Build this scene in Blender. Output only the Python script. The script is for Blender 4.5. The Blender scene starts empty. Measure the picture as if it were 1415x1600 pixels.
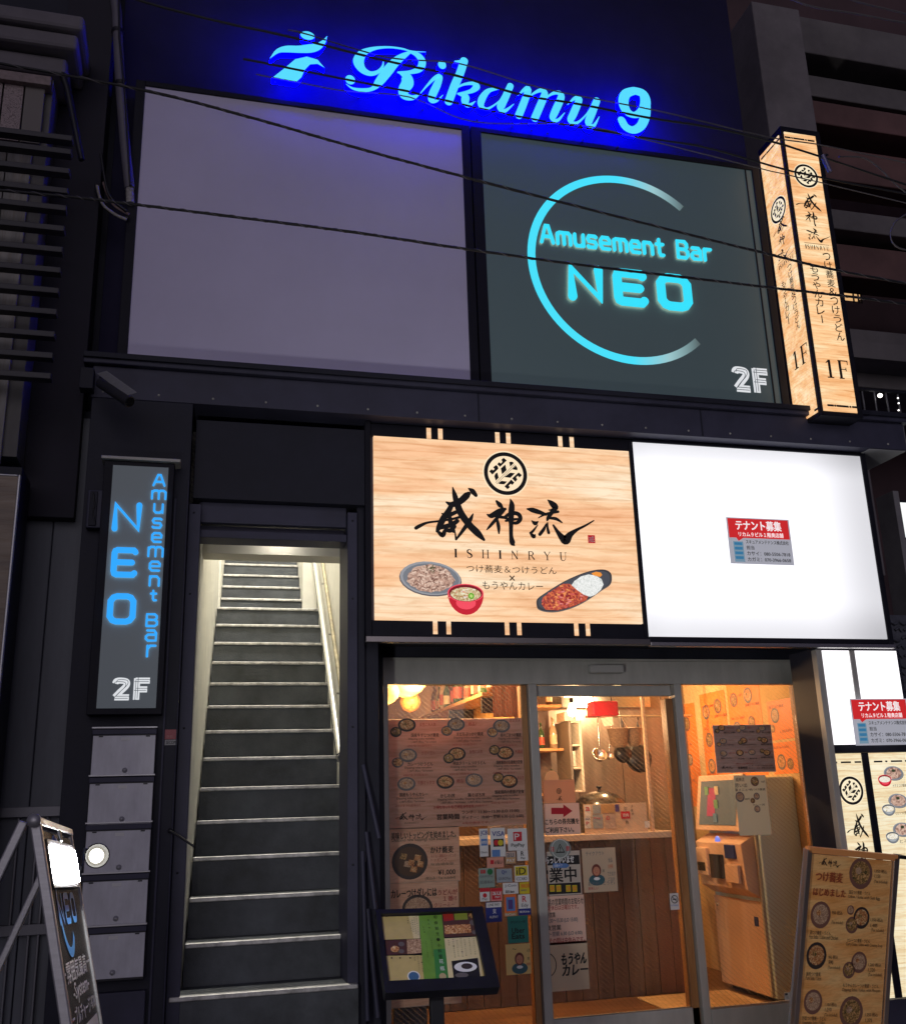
import bpy, bmesh, math, random
from mathutils import Vector, Matrix, noise
random.seed(7)
sc = bpy.context.scene
COL = sc.collection

# ------------------------------------------------------------------ camera
R3 = Matrix(((0.96905278, -0.04131287, -0.24337207),
             (-0.245126, -0.27748054, -0.92893369),
             (-0.0291541, 0.95984259, -0.27902014)))
FPX = 1555.211
CAM = Vector((0, -5.4, 1.5))
cd = bpy.data.cameras.new('camera')
cam = bpy.data.objects.new('camera', cd)
COL.objects.link(cam)
m4 = R3.inverted().transposed().to_4x4()
m4 = Matrix.Translation(CAM) @ R3.to_4x4()
cam.matrix_world = m4
cd.sensor_fit = 'VERTICAL'
cd.sensor_height = 24
cd.lens = FPX / 1600 * 24
cd.clip_start = 0.05
cd.clip_end = 500
sc.camera = cam

# ------------------------------------------------------------------ night sky, faint skyglow
w = bpy.data.worlds.new('World')
sc.world = w
w.use_nodes = True
nt = w.node_tree
bg = nt.nodes['Background']
sky = nt.nodes.new('ShaderNodeTexSky')
sky.sky_type = 'NISHITA'
sky.sun_disc = False
sky.sun_elevation = math.radians(-4)
sky.sun_rotation = math.radians(200)
nt.links.new(sky.outputs[0], bg.inputs[0])
bg.inputs[1].default_value = 0.05
bg2 = nt.nodes.new('ShaderNodeBackground')
bg2.inputs[0].default_value = (0.52, 0.46, 1.0, 1)
bg2.inputs[1].default_value = 0.050
add = nt.nodes.new('ShaderNodeAddShader')
nt.links.new(bg.outputs[0], add.inputs[0])
nt.links.new(bg2.outputs[0], add.inputs[1])
nt.links.new(add.outputs[0], nt.nodes['World Output'].inputs[0])
# the broad glow of the lit street behind the photographer
sl = bpy.data.lights.new('street_glow', 'SUN')
sl.energy = 0.47
sl.angle = math.radians(50)
sl.color = (1.0, 0.92, 1.0)
so = bpy.data.objects.new('street_glow', sl)
COL.objects.link(so)
so.rotation_euler = (math.radians(82), 0, math.radians(-10))
sc.view_settings.view_transform = 'Standard'
sc.view_settings.look = 'None'
sc.view_settings.exposure = 0
sc.view_settings.gamma = 1
sc.view_settings.use_curve_mapping = False
sc.cycles.use_denoising = True
sc.cycles.max_bounces = 8
sc.cycles.transparent_max_bounces = 16
sc.cycles.sample_clamp_indirect = 4
sc.cycles.caustics_reflective = False
sc.cycles.caustics_refractive = False

# ------------------------------------------------------------------ rays of the calibrated camera -> points on real planes
def ray(px, py):
    return R3 @ Vector((px - 707.5, 800 - py, -FPX))
def at(px, py, Y):
    v = ray(px, py); return CAM + v * ((Y - CAM.y) / v.y)
def atx(px, py, X):
    v = ray(px, py); return CAM + v * ((X - CAM.x) / v.x)
def atz(px, py, Z):
    v = ray(px, py); return CAM + v * ((Z - CAM.z) / v.z)

# ------------------------------------------------------------------ materials
MATS = {}
def srgb(r, g, b):
    f = lambda c: (c/255/12.92) if c/255 <= .04045 else ((c/255+.055)/1.055)**2.4
    return (f(r), f(g), f(b))
def mat(name, col=(.5, .5, .5), rough=.6, metal=0, em=None, es=1.0, var=0, vscale=6, bump=0, bscale=60, spec=.5, stretch=None, translucent=0, coat=0):
    if name in MATS: return MATS[name]
    m = bpy.data.materials.new(name); m.use_nodes = True
    MATS[name] = m
    t = m.node_tree; b = t.nodes['Principled BSDF']
    b.inputs['Base Color'].default_value = (*col, 1)
    b.inputs['Roughness'].default_value = rough
    b.inputs['Metallic'].default_value = metal
    b.inputs['Specular IOR Level'].default_value = spec
    if coat: b.inputs['Coat Weight'].default_value = coat
    if em:
        b.inputs['Emission Color'].default_value = (*em, 1)
        b.inputs['Emission Strength'].default_value = es
    if var or bump:
        tc = t.nodes.new('ShaderNodeTexCoord')
        mp = t.nodes.new('ShaderNodeMapping')
        t.links.new(tc.outputs['Object'], mp.inputs[0])
        if stretch: mp.inputs['Scale'].default_value = stretch
    if var:
        n = t.nodes.new('ShaderNodeTexNoise'); n.inputs['Scale'].default_value = vscale; n.inputs['Detail'].default_value = 6
        n.inputs['Roughness'].default_value = .65
        t.links.new(mp.outputs[0], n.inputs[0])
        r = t.nodes.new('ShaderNodeValToRGB')
        r.color_ramp.elements[0].position = .3; r.color_ramp.elements[1].position = .7
        r.color_ramp.elements[0].color = (*[c*(1-var) for c in col], 1)
        r.color_ramp.elements[1].color = (*[min(1, c*(1+var)) for c in col], 1)
        t.links.new(n.outputs[0], r.inputs[0]); t.links.new(r.outputs[0], b.inputs['Base Color'])
        mr = t.nodes.new('ShaderNodeMapRange'); mr.inputs[3].default_value = max(.05, rough-.15*var*2); mr.inputs[4].default_value = min(1, rough+.2*var*2)
        t.links.new(n.outputs[0], mr.inputs[0]); t.links.new(mr.outputs[0], b.inputs['Roughness'])
    if bump:
        n2 = t.nodes.new('ShaderNodeTexNoise'); n2.inputs['Scale'].default_value = bscale; n2.inputs['Detail'].default_value = 4
        t.links.new(mp.outputs[0], n2.inputs[0])
        bp = t.nodes.new('ShaderNodeBump'); bp.inputs['Strength'].default_value = bump; bp.inputs['Distance'].default_value = .01
        t.links.new(n2.outputs[0], bp.inputs['Height']); t.links.new(bp.outputs[0], b.inputs['Normal'])
    if translucent:
        tr = t.nodes.new('ShaderNodeBsdfTranslucent'); tr.inputs[0].default_value = (*col, 1)
        mx = t.nodes.new('ShaderNodeMixShader'); mx.inputs[0].default_value = translucent
        t.links.new(b.outputs[0], mx.inputs[1]); t.links.new(tr.outputs[0], mx.inputs[2])
        t.links.new(mx.outputs[0], t.nodes['Material Output'].inputs[0])
    return m
def lit(name, rgb255, s=1.0):
    """a back-lit translucent face or print, colour as it reads when lit"""
    c = srgb(*rgb255)
    return mat(name, tuple(x*.25 for x in c), .5, 0, em=c, es=s)
def wood(name, c1, c2, c3, em=0, scale=1.0, axis='X', rough=.5, transl=0, darkline=None):
    """printed or real timber: long grain, knots and figure"""
    if name in MATS: return MATS[name]
    m = bpy.data.materials.new(name); m.use_nodes = True; MATS[name] = m
    t = m.node_tree; b = t.nodes['Principled BSDF']; b.inputs['Roughness'].default_value = rough
    tc = t.nodes.new('ShaderNodeTexCoord'); mp = t.nodes.new('ShaderNodeMapping')
    s = {'X': (1, 6, 9), 'Y': (9, 1, 9), 'Z': (9, 9, 1)}[axis]
    mp.inputs['Scale'].default_value = tuple(k*scale for k in s)
    t.links.new(tc.outputs['Object'], mp.inputs[0])
    n1 = t.nodes.new('ShaderNodeTexNoise'); n1.inputs['Scale'].default_value = 1.1; n1.inputs['Detail'].default_value = 3; n1.inputs['Distortion'].default_value = .8
    n2 = t.nodes.new('ShaderNodeTexNoise'); n2.inputs['Scale'].default_value = 8; n2.inputs['Detail'].default_value = 7; n2.inputs['Roughness'].default_value = .7; n2.inputs['Distortion'].default_value = .6
    t.links.new(mp.outputs[0], n1.inputs[0]); t.links.new(mp.outputs[0], n2.inputs[0])
    r1 = t.nodes.new('ShaderNodeValToRGB'); e = r1.color_ramp.elements
    e[0].position = .33; e[0].color = (*c1, 1); e[1].position = .68; e[1].color = (*c3, 1)
    k = r1.color_ramp.elements.new(.5); k.color = (*c2, 1)
    t.links.new(n1.outputs[0], r1.inputs[0])
    r2 = t.nodes.new('ShaderNodeValToRGB'); e = r2.color_ramp.elements
    e[0].position = .36; e[0].color = (.78, .68, .58, 1); e[1].position = .56; e[1].color = (1, 1, 1, 1)
    t.links.new(n2.outputs[0], r2.inputs[0])
    mx = t.nodes.new('ShaderNodeMix'); mx.data_type = 'RGBA'; mx.blend_type = 'MULTIPLY'; mx.inputs[0].default_value = .75
    t.links.new(r1.outputs[0], mx.inputs[6]); t.links.new(r2.outputs[0], mx.inputs[7])
    if em:
        # crisp thin growth lines over the soft figure
        wv = t.nodes.new('ShaderNodeTexWave'); wv.bands_direction = 'Z'; wv.inputs['Scale'].default_value = 1.1; wv.inputs['Distortion'].default_value = 16; wv.inputs['Detail'].default_value = 4; wv.inputs['Detail Scale'].default_value = .55
        mp2 = t.nodes.new('ShaderNodeMapping'); mp2.inputs['Scale'].default_value = (scale*1.0, scale*3, scale*9)
        t.links.new(tc.outputs['Object'], mp2.inputs[0]); t.links.new(mp2.outputs[0], wv.inputs[0])
        r3 = t.nodes.new('ShaderNodeValToRGB'); q = r3.color_ramp.elements
        q[0].position = .0; q[0].color = (.80, .66, .52, 1); q[1].position = .16; q[1].color = (1, 1, 1, 1)
        t.links.new(wv.outputs['Fac'], r3.inputs[0])
        mx3 = t.nodes.new('ShaderNodeMix'); mx3.data_type = 'RGBA'; mx3.blend_type = 'MULTIPLY'; mx3.inputs[0].default_value = .55
        t.links.new(mx.outputs[2], mx3.inputs[6]); t.links.new(r3.outputs[0], mx3.inputs[7]); mx = mx3
    if em:
        sc_ = t.nodes.new('ShaderNodeMix'); sc_.data_type = 'RGBA'; sc_.blend_type = 'MULTIPLY'; sc_.inputs[0].default_value = 1
        sc_.inputs[7].default_value = (.25, .25, .25, 1)
        t.links.new(mx.outputs[2], sc_.inputs[6]); t.links.new(sc_.outputs[2], b.inputs['Base Color'])
        t.links.new(mx.outputs[2], b.inputs['Emission Color']); b.inputs['Emission Strength'].default_value = em
    else:
        t.links.new(mx.outputs[2], b.inputs['Base Color'])
    if transl:
        tr = t.nodes.new('ShaderNodeBsdfTranslucent'); t.links.new(mx.outputs[2], tr.inputs[0])
        ms = t.nodes.new('ShaderNodeMixShader'); ms.inputs[0].default_value = transl
        t.links.new(b.outputs[0], ms.inputs[1]); t.links.new(tr.outputs[0], ms.inputs[2])
        t.links.new(ms.outputs[0], t.nodes['Material Output'].inputs[0])
    return m
def glass_mat(name, lines=0.0, tint=(1, 1, 1), refl=1.0):
    if name in MATS: return MATS[name]
    m = bpy.data.materials.new(name); m.use_nodes = True; MATS[name] = m
    t = m.node_tree; t.nodes.remove(t.nodes['Principled BSDF'])
    tr = t.nodes.new('ShaderNodeBsdfTransparent'); tr.inputs[0].default_value = (*tint, 1)
    gl = t.nodes.new('ShaderNodeBsdfGlossy'); gl.inputs['Roughness'].default_value = .02
    fr = t.nodes.new('ShaderNodeFresnel'); fr.inputs[0].default_value = 1.45
    mx = t.nodes.new('ShaderNodeMixShader')
    t.links.new(fr.outputs[0], mx.inputs[0]); t.links.new(tr.outputs[0], mx.inputs[1]); t.links.new(gl.outputs[0], mx.inputs[2])
    out = mx
    if lines:
        tc = t.nodes.new('ShaderNodeTexCoord')
        df = t.nodes.new('ShaderNodeBsdfTranslucent'); df.inputs[0].default_value = (.9, .85, .8, 1)
        df2 = t.nodes.new('ShaderNodeBsdfDiffuse'); df2.inputs[0].default_value = (.8, .75, .7, 1)
        ad = t.nodes.new('ShaderNodeMixShader'); ad.inputs[0].default_value = .3
        t.links.new(df.outputs[0], ad.inputs[1]); t.links.new(df2.outputs[0], ad.inputs[2])
        vals = []
        for ang in (50, -50):
            mp = t.nodes.new('ShaderNodeMapping'); mp.inputs['Rotation'].default_value = (0, math.radians(ang), 0)
            t.links.new(tc.outputs['Object'], mp.inputs[0])
            wv = t.nodes.new('ShaderNodeTexWave'); wv.bands_direction = 'X'; wv.wave_profile = 'SIN'
            wv.inputs['Scale'].default_value = 14.0
            t.links.new(mp.outputs[0], wv.inputs[0])
            mr = t.nodes.new('ShaderNodeMapRange'); mr.inputs[1].default_value = .86; mr.inputs[2].default_value = 1.0
            t.links.new(wv.outputs['Fac'], mr.inputs[0]); vals.append(mr)
        vals[1].inputs[4].default_value = .25
        mxm = t.nodes.new('ShaderNodeMath'); mxm.operation = 'MAXIMUM'
        t.links.new(vals[0].outputs[0], mxm.inputs[0]); t.links.new(vals[1].outputs[0], mxm.inputs[1])
        nz = t.nodes.new('ShaderNodeTexNoise'); nz.inputs['Scale'].default_value = 1.6
        t.links.new(tc.outputs['Object'], nz.inputs[0])
        r = t.nodes.new('ShaderNodeMapRange'); r.inputs[1].default_value = .35; r.inputs[2].default_value = .65; r.inputs[3].default_value = .12*lines; r.inputs[4].default_value = lines
        t.links.new(nz.outputs[0], r.inputs[0])
        m1 = t.nodes.new('ShaderNodeMath'); m1.operation = 'MULTIPLY'
        t.links.new(mxm.outputs[0], m1.inputs[0]); t.links.new(r.outputs[0], m1.inputs[1])
        m2 = t.nodes.new('ShaderNodeMixShader')
        t.links.new(m1.outputs[0], m2.inputs[0]); t.links.new(mx.outputs[0], m2.inputs[1]); t.links.new(ad.outputs[0], m2.inputs[2])
        out = m2
    t.links.new(out.outputs[0], t.nodes['Material Output'].inputs[0])
    return m

# ------------------------------------------------------------------ objects
ORG = {}
def setp(o, label=None, cat=None, group=None, kind=None):
    if label: o['label'] = label
    if cat: o['category'] = cat
    if group: o['group'] = group
    if kind: o['kind'] = kind
def thing(name, label, cat, loc=(0, 0, 0), group=None):
    o = bpy.data.objects.new(name, None); COL.objects.link(o)
    o.empty_display_size = .1
    o.location = loc; ORG[o.name] = Vector(loc)
    setp(o, label, cat, group)
    return o
class MB:
    """collects shapes in world coordinates and links them as ONE mesh object"""
    def __init__(s): s.v = []; s.f = []; s.mi = []; s.mats = []; s.sm = []; s.k = 0
    def m(s, mt):
        if mt not in s.mats: s.mats.append(mt)
        return s.mats.index(mt)
    def add(s, vs, fs, mt, smooth=False):
        b = len(s.v); i = s.m(mt)
        s.v += [Vector(p) for p in vs]
        for f in fs: s.f.append([b+j for j in f]); s.mi.append(i); s.sm.append(smooth)
        return s
    def box(s, x0, x1, y0, y1, z0, z1, mt, M=None):
        vs = [Vector((x, y, z)) for z in (z0, z1) for y in (y0, y1) for x in (x0, x1)]
        if M: vs = [M @ p for p in vs]
        return s.add(vs, [(0, 2, 3, 1), (4, 5, 7, 6), (0, 1, 5, 4), (2, 6, 7, 3), (0, 4, 6, 2), (1, 3, 7, 5)], mt)
    def prism(s, pts, d, mt, mt_side=None, mt_back=None):
        """planar polygon pts (front), pushed by vector d"""
        n = len(pts); d = Vector(d)
        b = [Vector(p)+d for p in pts]
        s.add(pts, [tuple(range(n))], mt)
        s.add(b, [tuple(range(n))[::-1]], mt_back or mt_side or mt)
        s.add(list(pts)+b, [(i, (i+1) % n, n+(i+1) % n, n+i) for i in range(n)], mt_side or mt)
        return s
    def tube(s, pts, r, mt, n=8, caps=True):
        pts = [Vector(p) for p in pts]; rs = r if isinstance(r, (list, tuple)) else [r]*len(pts)
        vs = []; fs = []
        up = Vector((0, 0, 1))
        for i, p in enumerate(pts):
            t = (pts[min(i+1, len(pts)-1)]-pts[max(i-1, 0)]).normalized()
            a = t.cross(up)
            if a.length < .05: a = t.cross(Vector((1, 0, 0)))
            a.normalize(); c = t.cross(a)
            for k in range(n):
                q = 2*math.pi*k/n
                vs.append(p+(a*math.cos(q)+c*math.sin(q))*rs[i])
        for i in range(len(pts)-1):
            for k in range(n): fs.append((i*n+k, i*n+(k+1) % n, (i+1)*n+(k+1) % n, (i+1)*n+k))
        s.add(vs, fs, mt, True)
        if caps:
            s.add(vs[:n], [tuple(range(n))[::-1]], mt); s.add(vs[-n:], [tuple(range(n))], mt)
        return s
    def lathe(s, c, prof, mt, n=16, axis=Vector((0, 0, 1))):
        c = Vector(c); q = axis.rotation_difference(Vector((0, 0, 1))).inverted() if axis != Vector((0, 0, 1)) else None
        vs = []; fs = []
        for (r, z) in prof:
            for k in range(n):
                a = 2*math.pi*k/n; p = Vector((r*math.cos(a), r*math.sin(a), z))
                vs.append(c+(q @ p if q else p))
        for i in range(len(prof)-1):
            for k in range(n): fs.append((i*n+k, i*n+(k+1) % n, (i+1)*n+(k+1) % n, (i+1)*n+k))
        s.add(vs, fs, mt, True); return s
    def build(s, name, parent=None, label=None, cat=None, group=None, kind=None, bevel=0, origin=None):
        if parent is not None: og = ORG[parent.name]
        else:
            if origin is None:
                xs = [p.x for p in s.v]; ys = [p.y for p in s.v]; zs = [p.z for p in s.v]
                origin = ((min(xs)+max(xs))/2, (min(ys)+max(ys))/2, min(zs))
            og = Vector(origin)
        me = bpy.data.meshes.new(name)
        me.from_pydata([tuple(p-og) for p in s.v], [], s.f)
        for m_ in s.mats: me.materials.append(m_)
        me.polygons.foreach_set('material_index', s.mi)
        me.polygons.foreach_set('use_smooth', s.sm)
        me.update()
        o = bpy.data.objects.new(name, me); COL.objects.link(o)
        if parent is not None: o.parent = parent
        else: o.location = og
        ORG[o.name] = og
        if bevel:
            b = o.modifiers.new('bevel', 'BEVEL'); b.width = bevel; b.segments = 2; b.limit_method = 'ANGLE'
        setp(o, label, cat, group, kind)
        return o
def box(name, x0, x1, y0, y1, z0, z1, mt, parent=None, bevel=.003, **k):
    return MB().box(min(x0, x1), max(x0, x1), y0, y1, min(z0, z1), max(z0, z1), mt).build(name, parent, bevel=bevel, **k)

# ------------------------------------------------------------------ flat print on a plane
_txt = {}
def text_geo(s, bold=0):
    bold = 0
    if (s, bold) in _txt: return _txt[(s, bold)]
    c = bpy.data.curves.new('t', 'FONT'); c.body = s; c.size = 1; c.resolution_u = 2; c.offset = bold; c.fill_mode = 'FRONT'
    o = bpy.data.objects.new('t', c); COL.objects.link(o)
    dg = bpy.context.evaluated_depsgraph_get()
    me = bpy.data.meshes.new_from_object(o.evaluated_get(dg))
    vs = [(v.co.x, v.co.y) for v in me.vertices]; fs = [tuple(p.vertices) for p in me.polygons]
    bpy.data.objects.remove(o); bpy.data.curves.remove(c); bpy.data.meshes.remove(me)
    if not vs: vs = [(0, 0), (1, 0), (0, 1)]; fs = []
    x0 = min(v[0] for v in vs); x1 = max(v[0] for v in vs); y0 = min(v[1] for v in vs); y1 = max(v[1] for v in vs)
    vs = [((x-x0)/max(x1-x0, 1e-6), (y-y0)/max(y1-y0, 1e-6)) for x, y in vs]
    _txt[(s, bold)] = (vs, fs, (x1-x0)/max(y1-y0, 1e-6))
    return _txt[(s, bold)]
def crom(pts, n=6):
    if len(pts) < 3: 
        return [tuple(a+(b-a)*t/n for a, b in zip(pts[0], pts[1])) for t in range(n+1)]
    P = [pts[0]]+list(pts)+[pts[-1]]; out = []
    for i in range(1, len(P)-2):
        for t in range(n):
            u = t/n
            out.append(tuple(.5*((2*b)+(-a+c)*u+(2*a-5*b+4*c-d)*u*u+(-a+3*b-3*c+d)*u**3) for a, b, c, d in zip(P[i-1], P[i], P[i+1], P[i+2])))
    out.append(tuple(pts[-1])); return out
class Surf:
    def __init__(s, O, ex, ez, n=None):
        s.O = Vector(O); s.ex = Vector(ex).normalized(); s.ez = Vector(ez).normalized()
        s.n = Vector(n).normalized() if n else s.ex.cross(s.ez).normalized()
        if s.n.dot(CAM-s.O) < 0: s.n = -s.n
    def uv(s, px, py):
        v = ray(px, py); t = (s.O-CAM).dot(s.n)/v.dot(s.n); p = CAM+v*t-s.O
        return (p.dot(s.ex), p.dot(s.ez))
    def P(s, u, v, off=0): return s.O+s.ex*u+s.ez*v+s.n*off
def SY(Y): return Surf((0, Y, 0), (1, 0, 0), (0, 0, 1))
def SX(X): return Surf((X, 0, 0), (0, 1, 0), (0, 0, 1))
class Ink:
    def __init__(s, surf, base=.0015): s.S = surf; s.b = MB(); s.base = base; s.c = 0
    def off(s, o):
        s.c += 1; return s.base+(o or 0)+s.c*5e-5
    def _p(s, pts, mt, o=None, d=0, side=None, back=None):
        of = s.off(o); P3 = [s.S.P(u, v, of) for u, v in pts]
        if d: s.b.prism(P3, -s.S.n*d, mt, side, back)
        else: s.b.add(P3, [tuple(range(len(P3)))], mt)
    def rect(s, u0, v0, u1, v1, mt, o=None): s._p([(u0, v0), (u1, v0), (u1, v1), (u0, v1)], mt, o)
    def rpx(s, x0, y0, x1, y1, mt, o=None):
        a = s.S.uv(x0, y0); b = s.S.uv(x1, y1); s.rect(a[0], b[1], b[0], a[1], mt, o)
    def poly(s, pts, mt, o=None): s._p(pts, mt, o)
    def ppx(s, pts, mt, o=None): s._p([s.S.uv(*p) for p in pts], mt, o)
    def ell(s, u, v, ru, rv, mt, rot=0, n=24, o=None, a0=0, a1=360):
        c, q = math.cos(math.radians(rot)), math.sin(math.radians(rot)); pts = []
        full = (a1-a0 >= 360)
        for k in range(n if full else n+1):
            a = math.radians(a0+(a1-a0)*k/n); x, y = ru*math.cos(a), rv*math.sin(a); pts.append((u+x*c-y*q, v+x*q+y*c))
        s._p(pts, mt, o)
    def ring(s, u, v, r0, r1, mt, n=48, a0=0, a1=360, d=0, side=None, asp=1):
        of = s.off(0); vs = []; nn = n+1
        for r in (r0, r1):
            for k in range(nn):
                a = math.radians(a0+(a1-a0)*k/n); vs.append(s.S.P(u+r*asp*math.cos(a), v+r*math.sin(a), of))
        s.b.add(vs, [(k, k+1, nn+k+1, nn+k) for k in range(n)], mt)
    def stroke(s, pts, mt, o=None, d=0, side=None, back=None, cap=True, n=6, smooth=True):
        """pts: (u, v, width)"""
        if len(pts[0]) == 2: raise ValueError
        q = crom(pts, n) if smooth else list(pts)
        L = []; Rr = []
        for i, (u, v, wd) in enumerate(q):
            a = q[max(i-1, 0)]; b = q[min(i+1, len(q)-1)]
            tx, ty = b[0]-a[0], b[1]-a[1]; l = math.hypot(tx, ty) or 1e-9; tx /= l; ty /= l
            wd = max(wd, 1e-5)/2
            if not smooth and 0 < i < len(q)-1:
                c1 = ((q[i][0]-a[0])*(b[0]-q[i][0])+(q[i][1]-a[1])*(b[1]-q[i][1]))/((math.hypot(q[i][0]-a[0], q[i][1]-a[1])*math.hypot(b[0]-q[i][0], b[1]-q[i][1])) or 1)
                wd /= max(.88, math.sqrt((1+max(-.9, c1))/2))
                d1 = Vector((q[i][0]-a[0], q[i][1]-a[1])).normalized(); d2 = Vector((b[0]-q[i][0], b[1]-q[i][1])).normalized(); tt = (d1+d2)
                if tt.length > 1e-6: tt.normalize(); tx, ty = tt
            L.append((u-ty*wd, v+tx*wd)); Rr.append((u+ty*wd, v-tx*wd))
        of = s.off(o); P = s.S.P
        if not d:
            vs = [P(a, b, of) for a, b in L]+[P(a, b, of) for a, b in Rr]; nn = len(L)
            s.b.add(vs, [(i, i+1, nn+i+1, nn+i) for i in range(nn-1)], mt)
            if cap:
                for e in (0, -1): s.ell(q[e][0], q[e][1], q[e][2]/2, q[e][2]/2, mt, n=10, o=o)
        else:
            # outline polygon with round caps, extruded
            nn = len(L); vs = [P(a, b, of) for a, b in L]+[P(a, b, of) for a, b in Rr]
            bk = [p-s.S.n*d for p in vs]
            s.b.add(vs, [(i, i+1, nn+i+1, nn+i) for i in range(nn-1)], mt)
            s.b.add(bk, [(i, nn+i, nn+i+1, i+1) for i in range(nn-1)], back or side or mt)
            s.b.add(vs+bk, [(i, 2*nn+i, 2*nn+i+1, i+1) for i in range(nn-1)]+[(nn+i, nn+i+1, 3*nn+i+1, 3*nn+i) for i in range(nn-1)], side or mt)
            if cap:
                for e in (0, -1):
                    c0 = q[e]; pts2 = [(c0[0]+c0[2]/2*math.cos(k*math.pi/6), c0[1]+c0[2]/2*math.sin(k*math.pi/6)) for k in range(12)]
                    s._p(pts2, mt, o, d, side, back)
            else:
                for e in (0, nn-1): s.b.add([vs[e], vs[nn+e], bk[nn+e], bk[e]], [(0, 1, 2, 3)], side or mt)
    def spx(s, pts, mt, **k):
        """stroke in photo pixels, (x, y, width in px)"""
        out = []
        for x, y, w_ in pts:
            a = s.S.uv(x, y); b = s.S.uv(x+1, y); c = s.S.uv(x, y+1)
            sc_ = (math.hypot(b[0]-a[0], b[1]-a[1])+math.hypot(c[0]-a[0], c[1]-a[1]))/2
            out.append((a[0], a[1], w_*sc_))
        s.stroke(out, mt, **k)
    def text(s, t, u0, v0, u1, v1, mt, bold=0, o=None, keep=False, align='L', shear=0):
        """fit the text into the box (v0 bottom, v1 top)"""
        vs, fs, asp = text_geo(t, bold)
        wd, h = u1-u0, v1-v0
        if keep:
            w2 = min(wd, h*asp)
            if align == 'C': u0 += (wd-w2)/2
            if align == 'R': u0 += wd-w2
            wd = w2
        bb = bold*h*.8
        for du, dv in (((0, 0),) if not bold else ((-bb, -bb*.6), (bb, -bb*.6), (-bb, bb*.6), (bb, bb*.6))):
            of = s.off(o)
            s.b.add([s.S.P(u0+x*wd+shear*y*h+du, v0+y*h+dv, of) for x, y in vs], fs, mt)
    def tpx(s, t, x0, y0, x1, y1, mt, bold=0, **k):
        a = s.S.uv(x0, y0); b = s.S.uv(x1, y1); s.text(t, a[0], b[1], b[0], a[1], mt, bold, **k)
    def build(s, name, parent, **k): return s.b.build(name, parent, **k)

# rounded single-stroke letters (as on the bar's sign); unit cell, width given
RG = {
 'N': (1.0, [[(0, 0), (0, 1), (1, 0), (1, 1)]]),
 'E': (.95, [[(1, .93), (.92, 1), (.14, 1), (.04, .96), (0, .86), (0, .14), (.04, .04), (.14, 0), (.92, 0), (1, .07)], [(0, .5), (.86, .5)]]),
 'O': (1.0, [[(.28, 1), (.72, 1), (.88, .95), (1, .80), (1, .20), (.88, .05), (.72, 0), (.28, 0), (.12, .05), (0, .20), (0, .80), (.12, .95), (.28, 1), (.35, 1)]]),
 'A': (.95, [[(0, 0), (.38, 1), (.62, 1), (1, 0)], [(.15, .35), (.85, .35)]]),
 'm': (1.05, [[(0, 0), (0, .62)], [(0, .5), (.15, .68), (.4, .68), (.5, .55), (.5, 0)], [(.5, .55), (.6, .68), (.85, .68), (1, .55), (1, 0)]]),
 'u': (.7, [[(0, .68), (0, .15), (.2, 0), (.7, 0), (1, .2)], [(1, .68), (1, 0)]]),
 's': (.7, [[(1, .62), (.85, .68), (.15, .68), (0, .52), (.15, .36), (.85, .34), (1, .18), (.85, 0), (.1, 0), (0, .06)]]),
 'e': (.75, [[(0, .34), (1, .34), (1, .52), (.8, .68), (.2, .68), (0, .52), (0, .16), (.2, 0), (.95, 0)]]),
 'n': (.7, [[(0, 0), (0, .68)], [(0, .5), (.2, .68), (.75, .68), (1, .5), (1, 0)]]),
 't': (.6, [[(.4, .95), (.4, .15), (.55, 0), (.95, 0)], [(0, .66), (.95, .66)]]),
 'B': (.85, [[(0, 0), (0, 1), (.75, 1), (.95, .85), (.95, .65), (.75, .52), (0, .52)], [(.75, .52), (1, .38), (1, .14), (.8, 0), (0, 0)]]),
 'a': (.75, [[(.1, .68), (.8, .68), (1, .5), (1, 0), (.2, 0), (0, .12), (0, .28), (.2, .4), (1, .4)]]),
 'r': (.55, [[(0, 0), (0, .68)], [(0, .45), (.35, .68), (1, .68)]]),
}
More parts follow.
